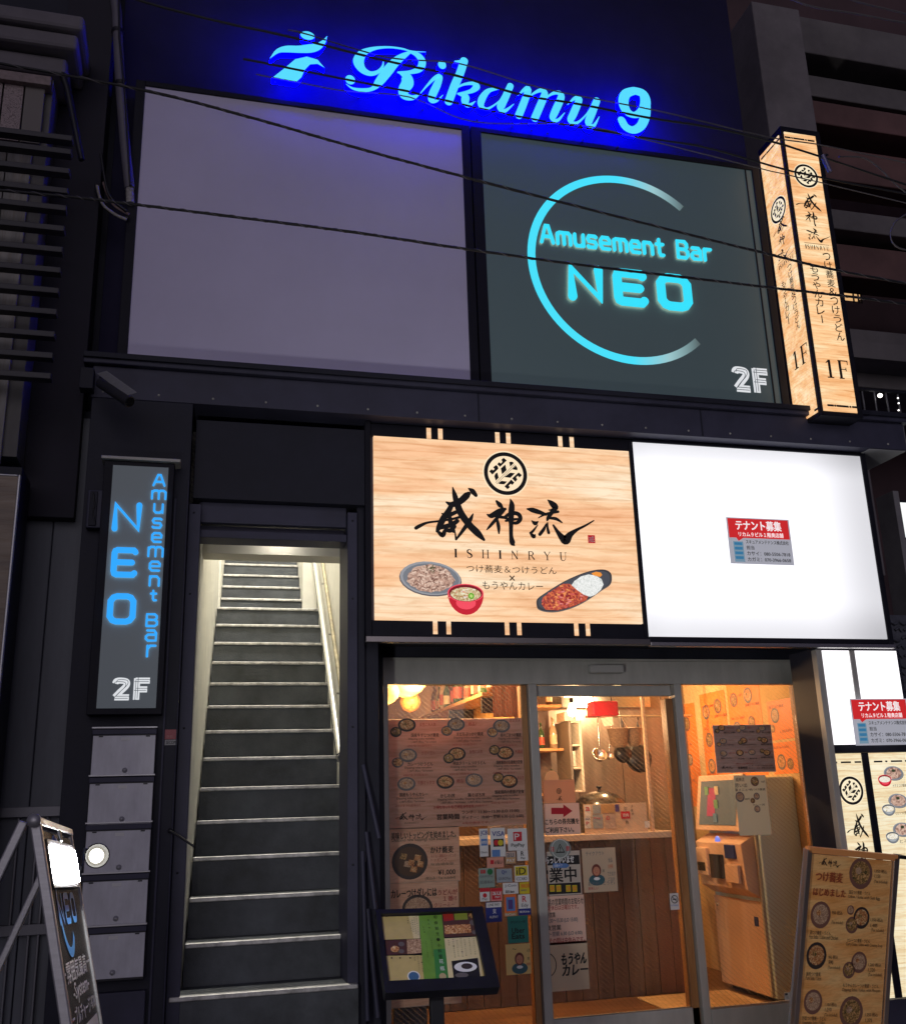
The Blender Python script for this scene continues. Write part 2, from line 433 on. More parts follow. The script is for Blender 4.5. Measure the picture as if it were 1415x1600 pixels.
# brush strokes of the three characters, (x, y, width) in a 1415-wide tracing of the board
KAN = {
 'i': [[(45, 402, 22), (75, 385, 22), (130, 362, 15), (220, 350, 13), (300, 338, 14), (380, 318, 18)],
       [(315, 100, 6), (328, 150, 28), (345, 210, 40), (375, 290, 44), (440, 380, 44), (500, 440, 44), (545, 488, 18)],
       [(270, 212, 12), (310, 228, 34), (370, 205, 40), (415, 165, 42), (432, 150, 30)],
       [(432, 110, 8), (460, 130, 34), (486, 160, 24)],
       [(312, 225, 28), (280, 285, 36), (245, 335, 40), (215, 395, 34), (200, 425, 18)],
       [(238, 295, 10), (270, 312, 26), (340, 285, 24)],
       [(215, 400, 26), (300, 380, 30), (350, 350, 26)],
       [(205, 425, 18), (240, 455, 30), (262, 420, 24), (300, 420, 28), (330, 390, 24)],
       [(290, 300, 22), (300, 360, 30), (322, 425, 24)],
       [(465, 298, 8), (442, 345, 26), (390, 420, 22), (342, 485, 12)], [(332, 430, 8), (340, 486, 14)]],
 'j': [[(638, 205, 16), (662, 232, 32), (682, 252, 14)],
       [(568, 302, 8), (600, 312, 32), (660, 278, 34), (702, 262, 18)],
       [(690, 272, 22), (640, 330, 22), (590, 388, 18), (565, 416, 6)],
       [(640, 330, 14), (652, 390, 24), (655, 442, 10)], [(660, 322, 18), (695, 325, 20), (722, 335, 16)],
       [(700, 318, 16), (725, 305, 24), (760, 292, 26), (800, 302, 28), (812, 335, 28), (785, 365, 22), (735, 360, 18)],
       [(705, 350, 14), (760, 340, 18), (800, 335, 12)],
       [(738, 187, 4), (750, 230, 34), (745, 300, 38), (744, 380, 28), (745, 460, 26), (755, 512, 36), (768, 530, 10)]],
 'r': [[(862, 262, 10), (900, 270, 32), (950, 285, 30), (1000, 303, 18)],
       [(1013, 195, 6), (1040, 218, 34), (1068, 248, 44), (1050, 268, 20), (1020, 270, 6)],
       [(945, 328, 6), (1000, 300, 16), (1090, 282, 18)],
       [(1045, 285, 28), (1018, 325, 24), (1010, 345, 14)], [(1030, 330, 16), (1075, 335, 22), (1118, 362, 10)],
       [(895, 348, 6), (920, 368, 28), (942, 355, 8)], [(940, 380, 6), (905, 425, 16), (885, 440, 14)], [(885, 438, 14), (910, 465, 28), (922, 450, 6)],
       [(955, 450, 22), (985, 410, 20), (1002, 372, 8)], [(1012, 365, 10), (1012, 400, 16), (1020, 438, 20)],
       [(1055, 383, 14), (1085, 430, 26), (1118, 472, 44), (1146, 492, 58), (1178, 452, 38), (1228, 416, 20), (1290, 385, 14), (1352, 348, 8)]],
}
KBOX = {'i': (40, 95, 550, 495), 'j': (558, 185, 820, 532), 'r': (858, 190, 1356, 525)}
def kanji(ink, ch, fn, wsc, mt, drop=0):
    """fn maps trace coordinates to (u, v); wsc trace units -> metres"""
    for st in KAN[ch]:
        ink.stroke([(*fn(x, y), w_*wsc) for x, y, w_ in st], mt, n=5)
def kanji_box(ink, ch, u0, v0, u1, v1, mt):
    x0, y0, x1, y1 = KBOX[ch]; a = (u1-u0)/(x1-x0); b = (v1-v0)/(y1-y0)
    kanji(ink, ch, lambda x, y: (u0+(x-x0)*a, v1-(y-y0)*b), (a+b)/2, mt)
def brushname(ink, u0, v0, u1, v1, mt):
    a = (u1-u0)/1316; b = (v1-v0)/437
    for ch in 'ijr': kanji(ink, ch, lambda x, y: (u0+(x-40)*a, v1-(y-95)*b), (a+b)/2, mt)
def emblem(ink, u, v, r, mt, asp=1, disc=None):
    """round crest: ring with a crossed feather of bars and stepped edges"""
    if disc: ink.ell(u, v, r*1.06*asp, r*1.06, disc, n=40)
    ink.ring(u, v, r*.82, r, mt, asp=asp)
    # trace space of the crest, 1415 x 1132, centre (700,565), radius 470
    T = lambda x, y: (u+(x-700)/470*r*asp, v-(y-565)/470*r)
    for poly in ([(345, 535), (400, 485), (430, 510), (465, 480), (435, 440), (505, 385), (540, 425), (545, 470), (410, 605)],
                 [(525, 370), (570, 320), (605, 350), (640, 310), (620, 265), (672, 218), (740, 275), (585, 425)],
                 [(600, 460), (700, 365), (725, 490), (620, 590)], [(520, 550), (545, 665), (480, 735), (450, 640), (475, 580)],
                 [(790, 305), (850, 295), (895, 320), (805, 410)], [(930, 375), (965, 430), (960, 480), (845, 465)],
                 [(800, 540), (905, 548), (800, 655), (665, 645)], [(600, 730), (725, 740), (660, 805), (570, 805), (525, 790)],
                 [(985, 525), (1055, 580), (1000, 640), (965, 600), (925, 640), (950, 680), (905, 740), (835, 665)],
                 [(815, 690), (880, 755), (835, 810), (800, 785), (755, 825), (780, 860), (725, 910), (662, 850)]):
        ink.poly([T(*p) for p in poly], mt)
    for a, b in (((905, 345), (470, 780)), ((930, 365), (495, 805))): ink.stroke([(*T(*a), r*.018), (*T(*b), r*.018)], mt, smooth=False, cap=False)
SERIF = {
 'I': (.35, [[(.5, 0, .2), (.5, 1, .2)], [(.05, .02, .04), (.95, .02, .04)], [(.05, .98, .04), (.95, .98, .04)]]),
 'S': (.6, [[(.85, .72, .04), (.8, .9, .06), (.5, .98, .07), (.15, .85, .14), (.2, .62, .15), (.75, .42, .17), (.9, .2, .14), (.55, .02, .07), (.2, .06, .06), (.08, .28, .04)]]),
 'H': (.85, [[(.18, 0, .11), (.18, 1, .11)], [(.82, 0, .11), (.82, 1, .11)], [(.18, .5, .04), (.82, .5, .04)], [(.02, .02, .04), (.34, .02, .04)], [(.66, .02, .04), (.98, .02, .04)], [(.02, .98, .04), (.34, .98, .04)], [(.66, .98, .04), (.98, .98, .04)]]),
 'N': (.85, [[(.16, 0, .05), (.16, 1, .05)], [(.84, 0, .05), (.84, 1, .05)], [(.14, 1, .12), (.84, .02, .12)], [(.02, .02, .04), (.3, .02, .04)], [(.7, .98, .04), (.98, .98, .04)]]),
 'R': (.8, [[(.2, 0, .12), (.2, 1, .12)], [(.2, .97, .05), (.6, .96, .07), (.78, .74, .13), (.6, .52, .07), (.2, .5, .05)], [(.5, .5, .1), (.95, .02, .13)], [(.02, .02, .04), (.38, .02, .04)]]),
 'Y': (.8, [[(.1, 1, .11), (.5, .48, .11)], [(.9, 1, .05), (.5, .48, .05)], [(.5, .5, .12), (.5, 0, .12)], [(.3, .02, .04), (.7, .02, .04)], [(0, .98, .04), (.25, .98, .04)], [(.75, .98, .04), (1, .98, .04)]]),
 'U': (.8, [[(.16, 1, .12), (.16, .3, .12), (.3, .04, .08), (.6, .02, .06), (.82, .3, .05), (.84, 1, .05)], [(0, .98, .04), (.34, .98, .04)], [(.7, .98, .04), (1, .98, .04)]]),
 '1': (.45, [[(.55, 0, .13), (.55, .98, .13)], [(.1, .8, .04), (.55, .97, .06)], [(.1, .02, .05), (.98, .02, .05)]]),
 'F': (.65, [[(.22, 0, .13), (.22, 1, .13)], [(.05, .98, .05), (.95, .98, .05)], [(.22, .52, .04), (.75, .52, .04)], [(.95, 1, .05), (.95, .78, .03)], [(.75, .62, .04), (.75, .42, .04)], [(.02, .02, .05), (.5, .02, .05)]]),
}
def serif(ink, s, u0, v0, u1, v1, mt, gap=.4):
    h = v1-v0; tot = sum(SERIF[c][0] for c in s)+gap*(len(s)-1); k = (u1-u0)/tot; x = u0
    for c in s:
        w_, st = SERIF[c]; wm = w_*k
        for q in st: ink.stroke([(x+a*wm, v0+b*h, t*h*1.15) for a, b, t in q], mt, cap=False, n=4, smooth=len(q) > 2)
        x += wm+gap*k
def rounded(ink, ch, u0, v0, u1, v1, wd, mt, **k):
    for q in RG[ch][1]:
        # corners are softened by sampling the polyline
        ink.stroke([(u0+a*(u1-u0), v0+b*(v1-v0), wd) for a, b in q], mt, smooth=False, **k)
# ------------------------------------------------------------------ shared materials
DARK = mat('dark_painted_steel', (.052, .052, .088), .5, .0, spec=.3, var=.25, vscale=3, bump=.05, bscale=30)
DARK2 = mat('dark_coated_panel', (.021, .022, .036), .55, .0, spec=.25, var=.3, vscale=2.5, bump=.05, bscale=40)
BLACKM = mat('black_metal', (.02, .02, .026), .38, .3, var=.3, vscale=5)
FRAMEB = mat('black_sign_frame', (.010, .010, .018), .55, 0, var=.2, spec=.2)
ALU = mat('brushed_aluminium', (.50, .50, .52), .42, .55, var=.12, vscale=20, stretch=(1, 1, 8))
ALU2 = mat('grey_anodised_frame', (.42, .41, .385), .45, .1, var=.15, vscale=8, stretch=(1, 1, .3))
STEEL = mat('polished_steel', (.68, .68, .67), .2, 1.0)
NOSE = mat('worn_aluminium_nosing', (.50, .49, .48), .45, .5, var=.5, vscale=14)
STEPM = mat('charcoal_vinyl_tread', (.072, .08, .092), .6, 0, var=.6, vscale=3.2, bump=.15, bscale=90)
CREAM = mat('cream_wall_paint', (.80, .78, .70), .7, 0, var=.10, vscale=3, bump=.08, bscale=80)
INKM = mat('black_ink', (.012, .011, .012), .6)
INKB = mat('brown_black_ink', (.03, .017, .012), .6)
INKW = mat('white_ink', (.85, .85, .85), .5)
INKR = mat('red_ink', (.62, .03, .04), .5)
PAPER = mat('white_paper', (.74, .68, .60), .5, 0, var=.05, vscale=4, translucent=.35)
PAPERC = mat('cream_paper', (.80, .66, .48), .5, 0, var=.06, vscale=4, translucent=.35)
STICK = mat('white_sticker', (.72, .72, .72), .35, 0, var=.04, vscale=8)
CONC = mat('grey_concrete', (.20, .18, .19), .8, 0, var=.25, vscale=2.2, bump=.4, bscale=25)
ASPH = mat('dark_asphalt', (.05, .05, .052), .85, 0, var=.4, vscale=9, bump=.6, bscale=120)
TILE = mat('grey_paving', (.16, .155, .15), .8, 0, var=.25, vscale=6, bump=.3, bscale=60)
SIGNW = wood('sign_timber_print', (1.0, .80, .57), (.98, .63, .37), (.90, .47, .25), em=1.0, scale=.55)
TOWW = wood('column_timber_print', (1.0, .80, .50), (.98, .62, .32), (.88, .44, .18), em=1.05, scale=1.3)
CREAMLIT = wood('pale_timber_print', (.98, .90, .66), (.96, .83, .55), (.92, .74, .45), em=.95, scale=1.2)
WHITELIT = None

def litgrad(name, rgb, s, box_, fall):
    """acrylic face lit by tubes inside: a little dimmer towards some edges"""
    if name in MATS: return MATS[name]
    m = bpy.data.materials.new(name); m.use_nodes = True; MATS[name] = m
    t = m.node_tree; b = t.nodes['Principled BSDF']
    c = srgb(*rgb); b.inputs['Base Color'].default_value = (.5, .5, .5, 1); b.inputs['Roughness'].default_value = .4
    tc = t.nodes.new('ShaderNodeTexCoord'); sp = t.nodes.new('ShaderNodeSeparateXYZ'); t.links.new(tc.outputs['Generated'], sp.inputs[0])
    def edge(out, lo, w_, strength, inv=False):
        mr = t.nodes.new('ShaderNodeMapRange'); mr.interpolation_type = 'SMOOTHSTEP'
        mr.inputs[1].default_value = lo; mr.inputs[2].default_value = lo+w_
        mr.inputs[3].default_value = 1 if inv else 1-strength; mr.inputs[4].default_value = 1-strength if inv else 1
        t.links.new(sp.outputs[out], mr.inputs[0]); return mr
    es = [edge('X', 0, .1, fall[0]), edge('X', .70, .30, fall[1], True), edge('Z', 0, .22, fall[2]), edge('Z', .84, .16, fall[3], True)]
    cur = es[0].outputs[0]
    for e in es[1:]:
        mm = t.nodes.new('ShaderNodeMath'); mm.operation = 'MULTIPLY'; t.links.new(cur, mm.inputs[0]); t.links.new(e.outputs[0], mm.inputs[1]); cur = mm.outputs[0]
    mm = t.nodes.new('ShaderNodeMath'); mm.operation = 'MULTIPLY'; t.links.new(cur, mm.inputs[0]); mm.inputs[1].default_value = s
    b.inputs['Emission Color'].default_value = (*c, 1)
    t.links.new(mm.outputs[0], b.inputs['Emission Strength'])
    return m

# ------------------------------------------------------------------ ground, street, building shell
def struct(name, mb, **k): return mb.build(name, kind='structure', **k)
struct('street', MB().box(-60, 60, -60, -1.0, -.3, 0, ASPH))
struct('pavement', MB().box(-60, 60, -.996, .60, -.3, .10, TILE))
kerb = MB()
for i in range(24): kerb.box(-12+i, -12+i+.985, -1.15, -.999, -.1, .12, CONC)
struct('kerb', kerb)
struct('floor', MB().box(1.0, 4.2, .60, 3.6, -.2, .15, wood('shop_floor_boards', (.30, .16, .07), (.24, .12, .055), (.16, .08, .035), scale=.9, rough=.4)))

BLD = thing('commercial_building', 'dark steel-clad building front with stair entrance, ledge and glass shop below blank billboard', 'building', (1.8, .3, 0))
# upper facade wall behind the big signs and the roof letters
box('upper_wall', -.62, 3.775, .16, .5, 3.86, 9.6, mat('navy_facade_panel', (.024, .022, .05), .8, 0, var=.2, vscale=1.5, bump=.1, bscale=20, spec=.1), BLD)
# projecting ledge with lip
box('ledge', -.61, 4.52, -.10, .16, 3.655, 3.84, DARK, BLD)
box('ledge_lip', -.66, 4.56, -.135, .16, 3.842, 3.885, DARK, BLD, bevel=.006)
box('ledge_drip', -.66, 4.56, -.155, -.137, 3.868, 3.90, DARK2, BLD)
SOFF = mat('soffit_panel', (.34, .34, .36), .5, 0, var=.15, vscale=4)
box('ledge_soffit', 4.24, 4.515, -.09, .55, 3.648, 3.653, SOFF, BLD, bevel=0)
box('ledge_core', -.60, 4.5, .162, .55, 3.655, 3.84, DARK2, BLD)
# pilaster left of the stair (sign and letterboxes hang on it)
box('pilaster', -.605, -.075, -.10, .30, 0.1, 3.653, DARK2, BLD)
box('pilaster_trim', -.150, -.138, -.112, -.102, .1, 3.10, DARK, BLD)
box('pilaster_trim', -.083, -.077, -.118, -.102, .1, 3.20, DARK, BLD)
box('stair_jamb', -.073, -.009, -.02, .34, 0.1, 3.10, DARK, BLD)
box('stair_jamb', .80, .855, .02, .34, .1, 3.10, DARK, BLD)
box('jamb_trim', .857, .90, .05, .34, .1, 3.2, DARK2, BLD)
box('shop_pillar', .902, .985, .10, .58, .1, 3.10, DARK2, BLD)
box('recess_wall', .987, 1.085, .50, .70, .1, 2.50, DARK2, BLD)
# shutter box above the stair, lintel bars
box('shutter_box', -.055, .915, .0, .34, 3.14, 3.60, DARK2, BLD)
box('lintel_bar', -.018, .798, .06, .10, 3.02, 3.138, DARK, BLD)
box('lintel_bar', -.018, .798, .12, .16, 2.975, 3.018, DARK, BLD)
box('lintel_bar', -.018, .798, .04, .20, 2.93, 2.973, DARK, BLD)
# joints and fixings of the cladding
for x in (1.56, 3.02): box('joint_cover', x, x+.010, -.103, -.1005, 3.66, 3.838, DARK2, BLD, bevel=0)
for k in range(18):
    x = -.55+k*.29; MB().lathe((x, -.1005, 3.69+.0*k), [(0, .004), (.006, .003), (.007, 0)], ALU2, 8, axis=Vector((0, -1, 0))).build('bolt', BLD)
for z in (1.2, 1.9, 2.6, 3.05):
    for x in (-.047, .828): MB().lathe((x, -.0205 if x < 0 else .0195, z), [(0, .003), (.005, .002), (.006, 0)], BLACKM, 8, axis=Vector((0, -1, 0))).build('bolt', BLD)
# hidden core above the stair box
box('stair_ceiling_slab', -.6, 1.06, .345, .50, 3.10, 3.65, DARK2, BLD)
# shop front header wall behind the lightbox
box('shop_header', 1.0, 4.12, .585, .70, 2.345, 3.65, DARK2, BLD)
box('shop_soffit', .985, 4.12, .12, .583, 2.42, 2.44, mat('black_soffit', (.05, .05, .06), .35, 0), BLD)
box('shop_side_wall', 4.125, 4.30, .30, 3.6, .1, 3.65, DARK2, BLD)
box('upper_panel_backing', -.60, 4.5, .30, .5, 3.656, 3.84, DARK2, BLD, bevel=0)

# ------------------------------------------------------------------ stairwell
SK = math.tan(math.radians(2.75))
def sx(x, y): return x+SK*y
def skbox(mb, x0, x1, y0, y1, z0, z1, mt):
    P = [(sx(x, y), y, z) for z in (z0, z1) for y in (y0, y1) for x in (x0, x1)]
    return mb.add(P, [(0, 2, 3, 1), (4, 5, 7, 6), (0, 1, 5, 4), (2, 6, 7, 3), (0, 4, 6, 2), (1, 3, 7, 5)], mt)
struct('stairwell_wall', skbox(MB(), -.16, -.022, .345, 9, 0, 7.2, CREAM))
struct('stairwell_wall', skbox(MB(), .905, .93, .345, 3.9, 0, 7.2, CREAM))
struct('stairwell_wall', skbox(MB(), .905, 1.1, 3.9, 9, 0, 7.2, CREAM))
struct('stairwell_wall', skbox(MB(), -.16, 1.1, 9, 9.1, 0, 7.2, CREAM))
struct('stairwell_ceiling', skbox(MB(), -.16, 1.1, .9, 9, 6.2, 6.3, CREAM))
struct('stairwell_bulkhead', skbox(MB(), -.02, .903, .62, .80, 2.985, 6.2, mat('beige_bulkhead', (.80, .75, .64), .7, 0, var=.08, vscale=3)))
struct('stairwell_ceiling', skbox(MB(), -.02, .903, .345, .62, 3.22, 3.26, CREAM))
# flights
ST = thing('staircase', 'steep charcoal staircase with worn metal nosings climbing between cream walls', 'staircase', (.42, 0, 0))
def step(k, y, z, x0, x1, depth=.30, zb=None):
    s = skbox(MB(), x0, x1, y+.014, y+depth, (z-.24 if zb is None else zb), z-.004, STEPM).build('step', ST)
    n = MB()
    P = [(sx(a, b), b, c) for c in (z-.021, z+.002) for b in (y, y+.045) for a in (x0+.002, x1-.002)]
    n.add(P, [(0, 2, 3, 1), (4, 5, 7, 6), (0, 1, 5, 4), (2, 6, 7, 3), (0, 4, 6, 2), (1, 3, 7, 5)], NOSE)
    n.build('nosing', s, bevel=.005)
zs = [.640, .836, 1.044, 1.236, 1.429, 1.626, 1.824, 2.0, 2.205, 2.402, 2.606, 2.80, 3.0, 3.205]
RISE = .1975
for k in range(-3, 14):
    z = .640+RISE*k; y = .27*k
    if k == 0: step(k, -.03, z, -.062, .850, .31)
    elif k < 0: step(k, -.03+.27*k, z, -.062, .850, .31, zb=0)
    else: step(k, y, z, -.012, .885, .30 if k < 13 else .62)
for j in range(9):
    z = .640+RISE*13+.205+.176*j; y = 4.11+.27*j
    step(20+j, y, z, .0, .762, .30)
# cream stringers and side blocks of the upper flight
struct('stair_stringer', skbox(MB(), -.021, -.002, 3.95, 6.6, 3.0, 3.9, CREAM))
up = MB(); skbox(up, .764, .90, 4.0, 6.8, 3.0, 3.98, CREAM)
struct('stair_side_wall', up)
struct('stair_side_wall', skbox(MB(), -.020, -.001, 4.0, 6.8, 3.0, 6.1, CREAM))
st2 = MB()
P = [(sx(x, y), y, z+dz) for dz in (0, .30) for (y, z) in ((.35, .45+.35*RISE/.27), (3.55, .45+3.55*RISE/.27)) for x in (.8865, .9035)]
st2.add(P, [(0, 2, 3, 1), (4, 5, 7, 6), (0, 1, 5, 4), (2, 6, 7, 3), (0, 4, 6, 2), (1, 3, 7, 5)], CREAM)
struct('stair_stringer', st2)
# handrail on the right wall
HR = thing('handrail', 'round stainless handrail on brackets along the cream stair wall', 'handrail', (.9, .5, 1))
def hp(y, dz=0): return Vector((sx(.818, y), y, .640+RISE*(y/.27)+.68+dz))
MB().tube([hp(.62)+Vector((0, -.02, 0)), hp(.66), hp(1.6), hp(2.6), hp(3.9)], .028, STEEL, 12).build('rail', HR)
MB().tube([hp(y_)+Vector((.068, 0, -.05)) for y_ in (.5, 3.9)], .014, mat('ochre_wall_strip', (.42, .36, .22), .6, var=.5, vscale=12), 8).build('wall_strip', HR)
MB().lathe(hp(.61), [(0, -.032), (.023, -.023), (.032, 0), (.023, .023), (0, .032)], STEEL, 12).build('end_cap', HR)
for y in (.66, 1.3, 2.0, 2.75, 3.5):
    MB().tube([hp(y)+Vector((0, 0, -.01)), hp(y)+Vector((.02, 0, -.055)), hp(y)+Vector((.068, 0, -.055))], .008, STEEL, 8).build('bracket', HR)
LG = mat('lamp_diffuser', (.8, .8, .8), .4, em=(1, .90, .70), es=6)
def ceiling_lamp(x, y, z, p, lab, size=.25, col=(1, .96, .88)):
    t = thing('ceiling_light', lab, 'lamp', (x, y, z))
    MB().lathe((x, y, z), [(0, 0), (size*.5, 0), (size*.5, -.03), (size*.46, -.03)], ALU, 20).build('housing', t)
    MB().lathe((x, y, z-.028), [(size*.46, 0), (size*.4, -.02), (0, -.03)], LG, 20).build('diffuser', t)
    l = bpy.data.lights.new('lamp_light', 'AREA'); l.shape = 'DISK'; l.size = size; l.energy = p; l.color = col
    o = bpy.data.objects.new('lamp_light', l); COL.objects.link(o); o.location = (0, 0, -.07); o.parent = t
ceiling_lamp(sx(.45, 2.4), 2.4, 6.19, 115, 'round ceiling light high over the first stair flight')
ceiling_lamp(sx(.40, 5.6), 5.6, 6.19, 80, 'round ceiling light over the upper stair flight')
ceiling_lamp(sx(.44, .48), .48, 3.21, 3.0, 'small unseen downlight added inside the stair entrance to light the bulkhead', .10)  # added downlight, out of view, brightens the bulkhead and first steps
hk = MB().tube([at(712, 838, .5), at(711, 846, .5), at(708, 850, .5)], .004, BLACKM, 6)

# ------------------------------------------------------------------ blank billboard
BB = thing('blank_billboard', 'large unlit blank white billboard with black frame above the ledge', 'billboard', (.55, 0, 3.9))
X0, X1, Z0, Z1 = -.447, 1.55, 3.945, 5.757
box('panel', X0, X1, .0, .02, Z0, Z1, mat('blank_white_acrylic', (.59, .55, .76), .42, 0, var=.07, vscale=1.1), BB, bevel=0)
box('frame', X0-.055, X0, -.012, .158, Z0-.04, Z1+.035, FRAMEB, BB)
box('frame', X1, X1+.055, -.012, .158, Z0-.04, Z1+.035, FRAMEB, BB)
box('frame', X0, X1, -.012, .158, Z1, Z1+.035, FRAMEB, BB)
box('frame', X0, X1, -.012, .158, Z0-.04, Z0, FRAMEB, BB)

# ------------------------------------------------------------------ NEO bar billboard
NB = thing('bar_billboard', 'dark teal billboard with glowing cyan NEO letters and broken ring', 'billboard', (2.7, 0, 3.9))
X0, X1 = 1.683, 3.687
FACE = mat('dark_teal_face', (.06, .08, .085), .4, em=srgb(44, 56, 60), es=.85, var=.06, vscale=1.5)
box('panel', X0, X1, .0, .02, Z0, Z1, FACE, NB, bevel=0)
box('frame', X0-.07, X0, -.012, .158, Z0-.04, Z1+.035, FRAMEB, NB)
box('frame', X1, X1+.055, -.012, .158, Z0-.04, Z1+.035, FRAMEB, NB)
box('frame', X0, X1, -.012, .158, Z1, Z1+.035, FRAMEB, NB)
box('frame', X0, X1, -.012, .158, Z0-.04, Z0, FRAMEB, NB)
box('inner_bead', X1-.055, X1-.047, -.008, -.001, Z0, Z1, FRAMEB, NB, bevel=0)
CY = lit('cyan_letter_face', (52, 222, 248), 1.0)
HALO = lit('pale_halo_edge', (190, 225, 190), .9)
SF = SY(-.001)
# ring, fading to frosted white towards its two ends
rm = bpy.data.materials.new('ring_fade'); rm.use_nodes = True
t = rm.node_tree; b = t.nodes['Principled BSDF']; tc = t.nodes.new('ShaderNodeTexCoord'); sp = t.nodes.new('ShaderNodeSeparateXYZ'); rr = t.nodes.new('ShaderNodeValToRGB')
t.links.new(tc.outputs['Generated'], sp.inputs[0]); t.links.new(sp.outputs['X'], rr.inputs[0])
e = rr.color_ramp.elements; e[0].position = .58; e[0].color = (*srgb(60, 222, 248), 1); e[1].position = 1.0; e[1].color = (*srgb(70, 84, 84), 1)
k_ = e.new(.80); k_.color = (*srgb(150, 195, 200), 1)
b.inputs['Base Color'].default_value = (.1, .1, .1, 1)
t.links.new(rr.outputs[0], b.inputs['Emission Color']); b.inputs['Emission Strength'].default_value = 1
ik = Ink(SF)
cL = SF.uv(832, 390); cT = SF.uv(935, 277); cB = SF.uv(1020, 566)
cv = (cT[1]+cB[1])/2; rad = (cT[1]-cB[1])/2; cu = cL[0]+rad-.012
a1 = SF.uv(1068, 322); a2 = SF.uv(1094, 538)
t1 = math.degrees(math.atan2(a1[1]-cv, a1[0]-cu)); t2 = 360+math.degrees(math.atan2(a2[1]-cv, a2[0]-cu))
ik.ring(cu, cv, rad-.027, rad+.027, rm, n=72, a0=t1, a1=t2)
ik.build('ring', NB)
def run(surf, word, u0, v0, u1, v1, wd, mt, parent, gap=.32, d=.012, off=.012, halo=None):
    """letters stand on pins a centimetre off the face, light leaking round them"""
    tot = sum((RG[c][0] if c != ' ' else .5) for c in word)+gap*(len(word)-1); k = (u1-u0)/tot; x = u0
    for c in word:
        w_ = RG[c][0]*k if c != ' ' else .5*k
        if c != ' ':
            i2 = Ink(surf, base=off+d)
            for q in RG[c][1]: i2.stroke([(x+a*w_, v0+b_*(v1-v0), wd) for a, b_ in q], mt, smooth=False, d=d, side=mt, back=halo or mt)
            i2.build('letter', parent)
        x += w_+gap*k
HB = mat('halo_back', (.1, .1, .1), .5, em=srgb(200, 235, 205), es=4.5)
p0 = SF.uv(892, 468); p1 = SF.uv(1078, 428)
q0 = SF.uv(890, 418)
run(SF, 'NEO', p0[0]+.005, SF.uv(895, 465)[1], SF.uv(1071, 455)[0], SF.uv(892, 420)[1], .060, CY, NB, gap=.68, halo=HB)
run(SF, 'Amusement Bar', SF.uv(845, 378)[0], SF.uv(845, 379)[1]+.0, SF.uv(1108, 395)[0], SF.uv(852, 354)[1], .023, CY, NB, gap=.38, halo=HB, d=.008, off=.008)
def two_f(surf, x0, y0, x1, y1, parent, off=.0015):
    i2 = Ink(surf, base=off); a = surf.uv(x0, y0); b_ = surf.uv(x1, y1)
    W = lit('white_print_lit', (215, 218, 222), 1.0); Dk = lit('inline_dark_print', (60, 70, 78), .8)  # dark inner lines belong to the inline lettering
    u0, u1, v1, v0 = a[0], b_[0], a[1], b_[1]; w_ = u1-u0; h = v1-v0; T = h*.27
    two = [(u0+.07*w_, v1-.26*h), (u0+.10*w_, v1-.15*h), (u0+.22*w_, v1-.13*h), (u0+.36*w_, v1-.18*h), (u0+.36*w_, v1-.36*h), (u0+.20*w_, v0+.36*h), (u0+.08*w_, v0+.14*h)]
    base = [(u0+.07*w_, v0+.13*h), (u0+.45*w_, v0+.13*h)]
    Fs = [[(u0+.64*w_, v0+.02*h), (u0+.64*w_, v1-.02*h)], [(u0+.60*w_, v1-.13*h), (u1-.02*w_, v1-.13*h)], [(u0+.60*w_, v1-.52*h), (u1-.08*w_, v1-.52*h)]]
    for q in [two, base]+Fs: i2.stroke([(x, y, T) for x, y in q], W, smooth=(q is two), cap=False)
    i2.build('floor_number', parent)
    i3 = Ink(surf, base=off+.002)
    for q in [two, base]+Fs:
        for s_ in (-.17, 0.02, .17):
            if s_ == 0.02: continue
            i3.stroke([(x+s_*T, y+s_*T, T*.09) for x, y in q], Dk, smooth=(q is two), cap=False)
    i3.build('inline', parent)
two_f(SF, 1142, 572, 1203, 616, NB)

# ------------------------------------------------------------------ rooftop script letters, halo-lit blue
RS = thing('rooftop_letters', 'glowing blue script sign reading Rikamu 9 with running figure emblem', 'sign', (2.0, 0, 5.9))
BF = lit('ice_blue_letter_face', (84, 216, 255), 1.0)
BS = mat('blue_letter_return', (.0, .0, .2), .5, em=(.0, .0, 1), es=46)
RSF = SY(-.06)
def A_(x, y): return (400+x/4.162, 20+y/4.162)
def B_(x, y): return (700+x/3.93, 80+y/3.93)
def letter(name, strokes, T, kk, ells=(), polys=()):
    i2 = Ink(RSF, base=.0)
    for st_ in strokes: i2.spx([(*T(x, y), w_/kk) for x, y, w_ in st_], BF, d=.05, side=BS, back=BS, n=5)
    for (x, y, rx, ry) in ells:
        c = RSF.uv(*T(x, y)); r_ = RSF.uv(*T(x+rx, y)); r2 = RSF.uv(*T(x, y-ry))
        i2._p([(c[0]+abs(r_[0]-c[0])*math.cos(k*math.pi/12), c[1]+abs(r2[1]-c[1])*math.sin(k*math.pi/12)) for k in range(24)], BF, None, .05, BS, BS)
    for pl in polys: i2._p([RSF.uv(*T(*p)) for p in pl], BF, None, .05, BS, BS)
    return i2.build(name, RS)
letter('emblem', [[(92, 296, 2), (140, 250, 26), (200, 236, 46), (280, 237, 50), (350, 232, 58), (400, 220, 46), (440, 188, 24), (462, 152, 2)]], A_, 4.162,
       ells=[(335, 148, 46, 27)], polys=[[(103, 425), (180, 365), (255, 302), (330, 285), (400, 305), (446, 358), (400, 332), (352, 335), (318, 370), (295, 420), (262, 449)]])
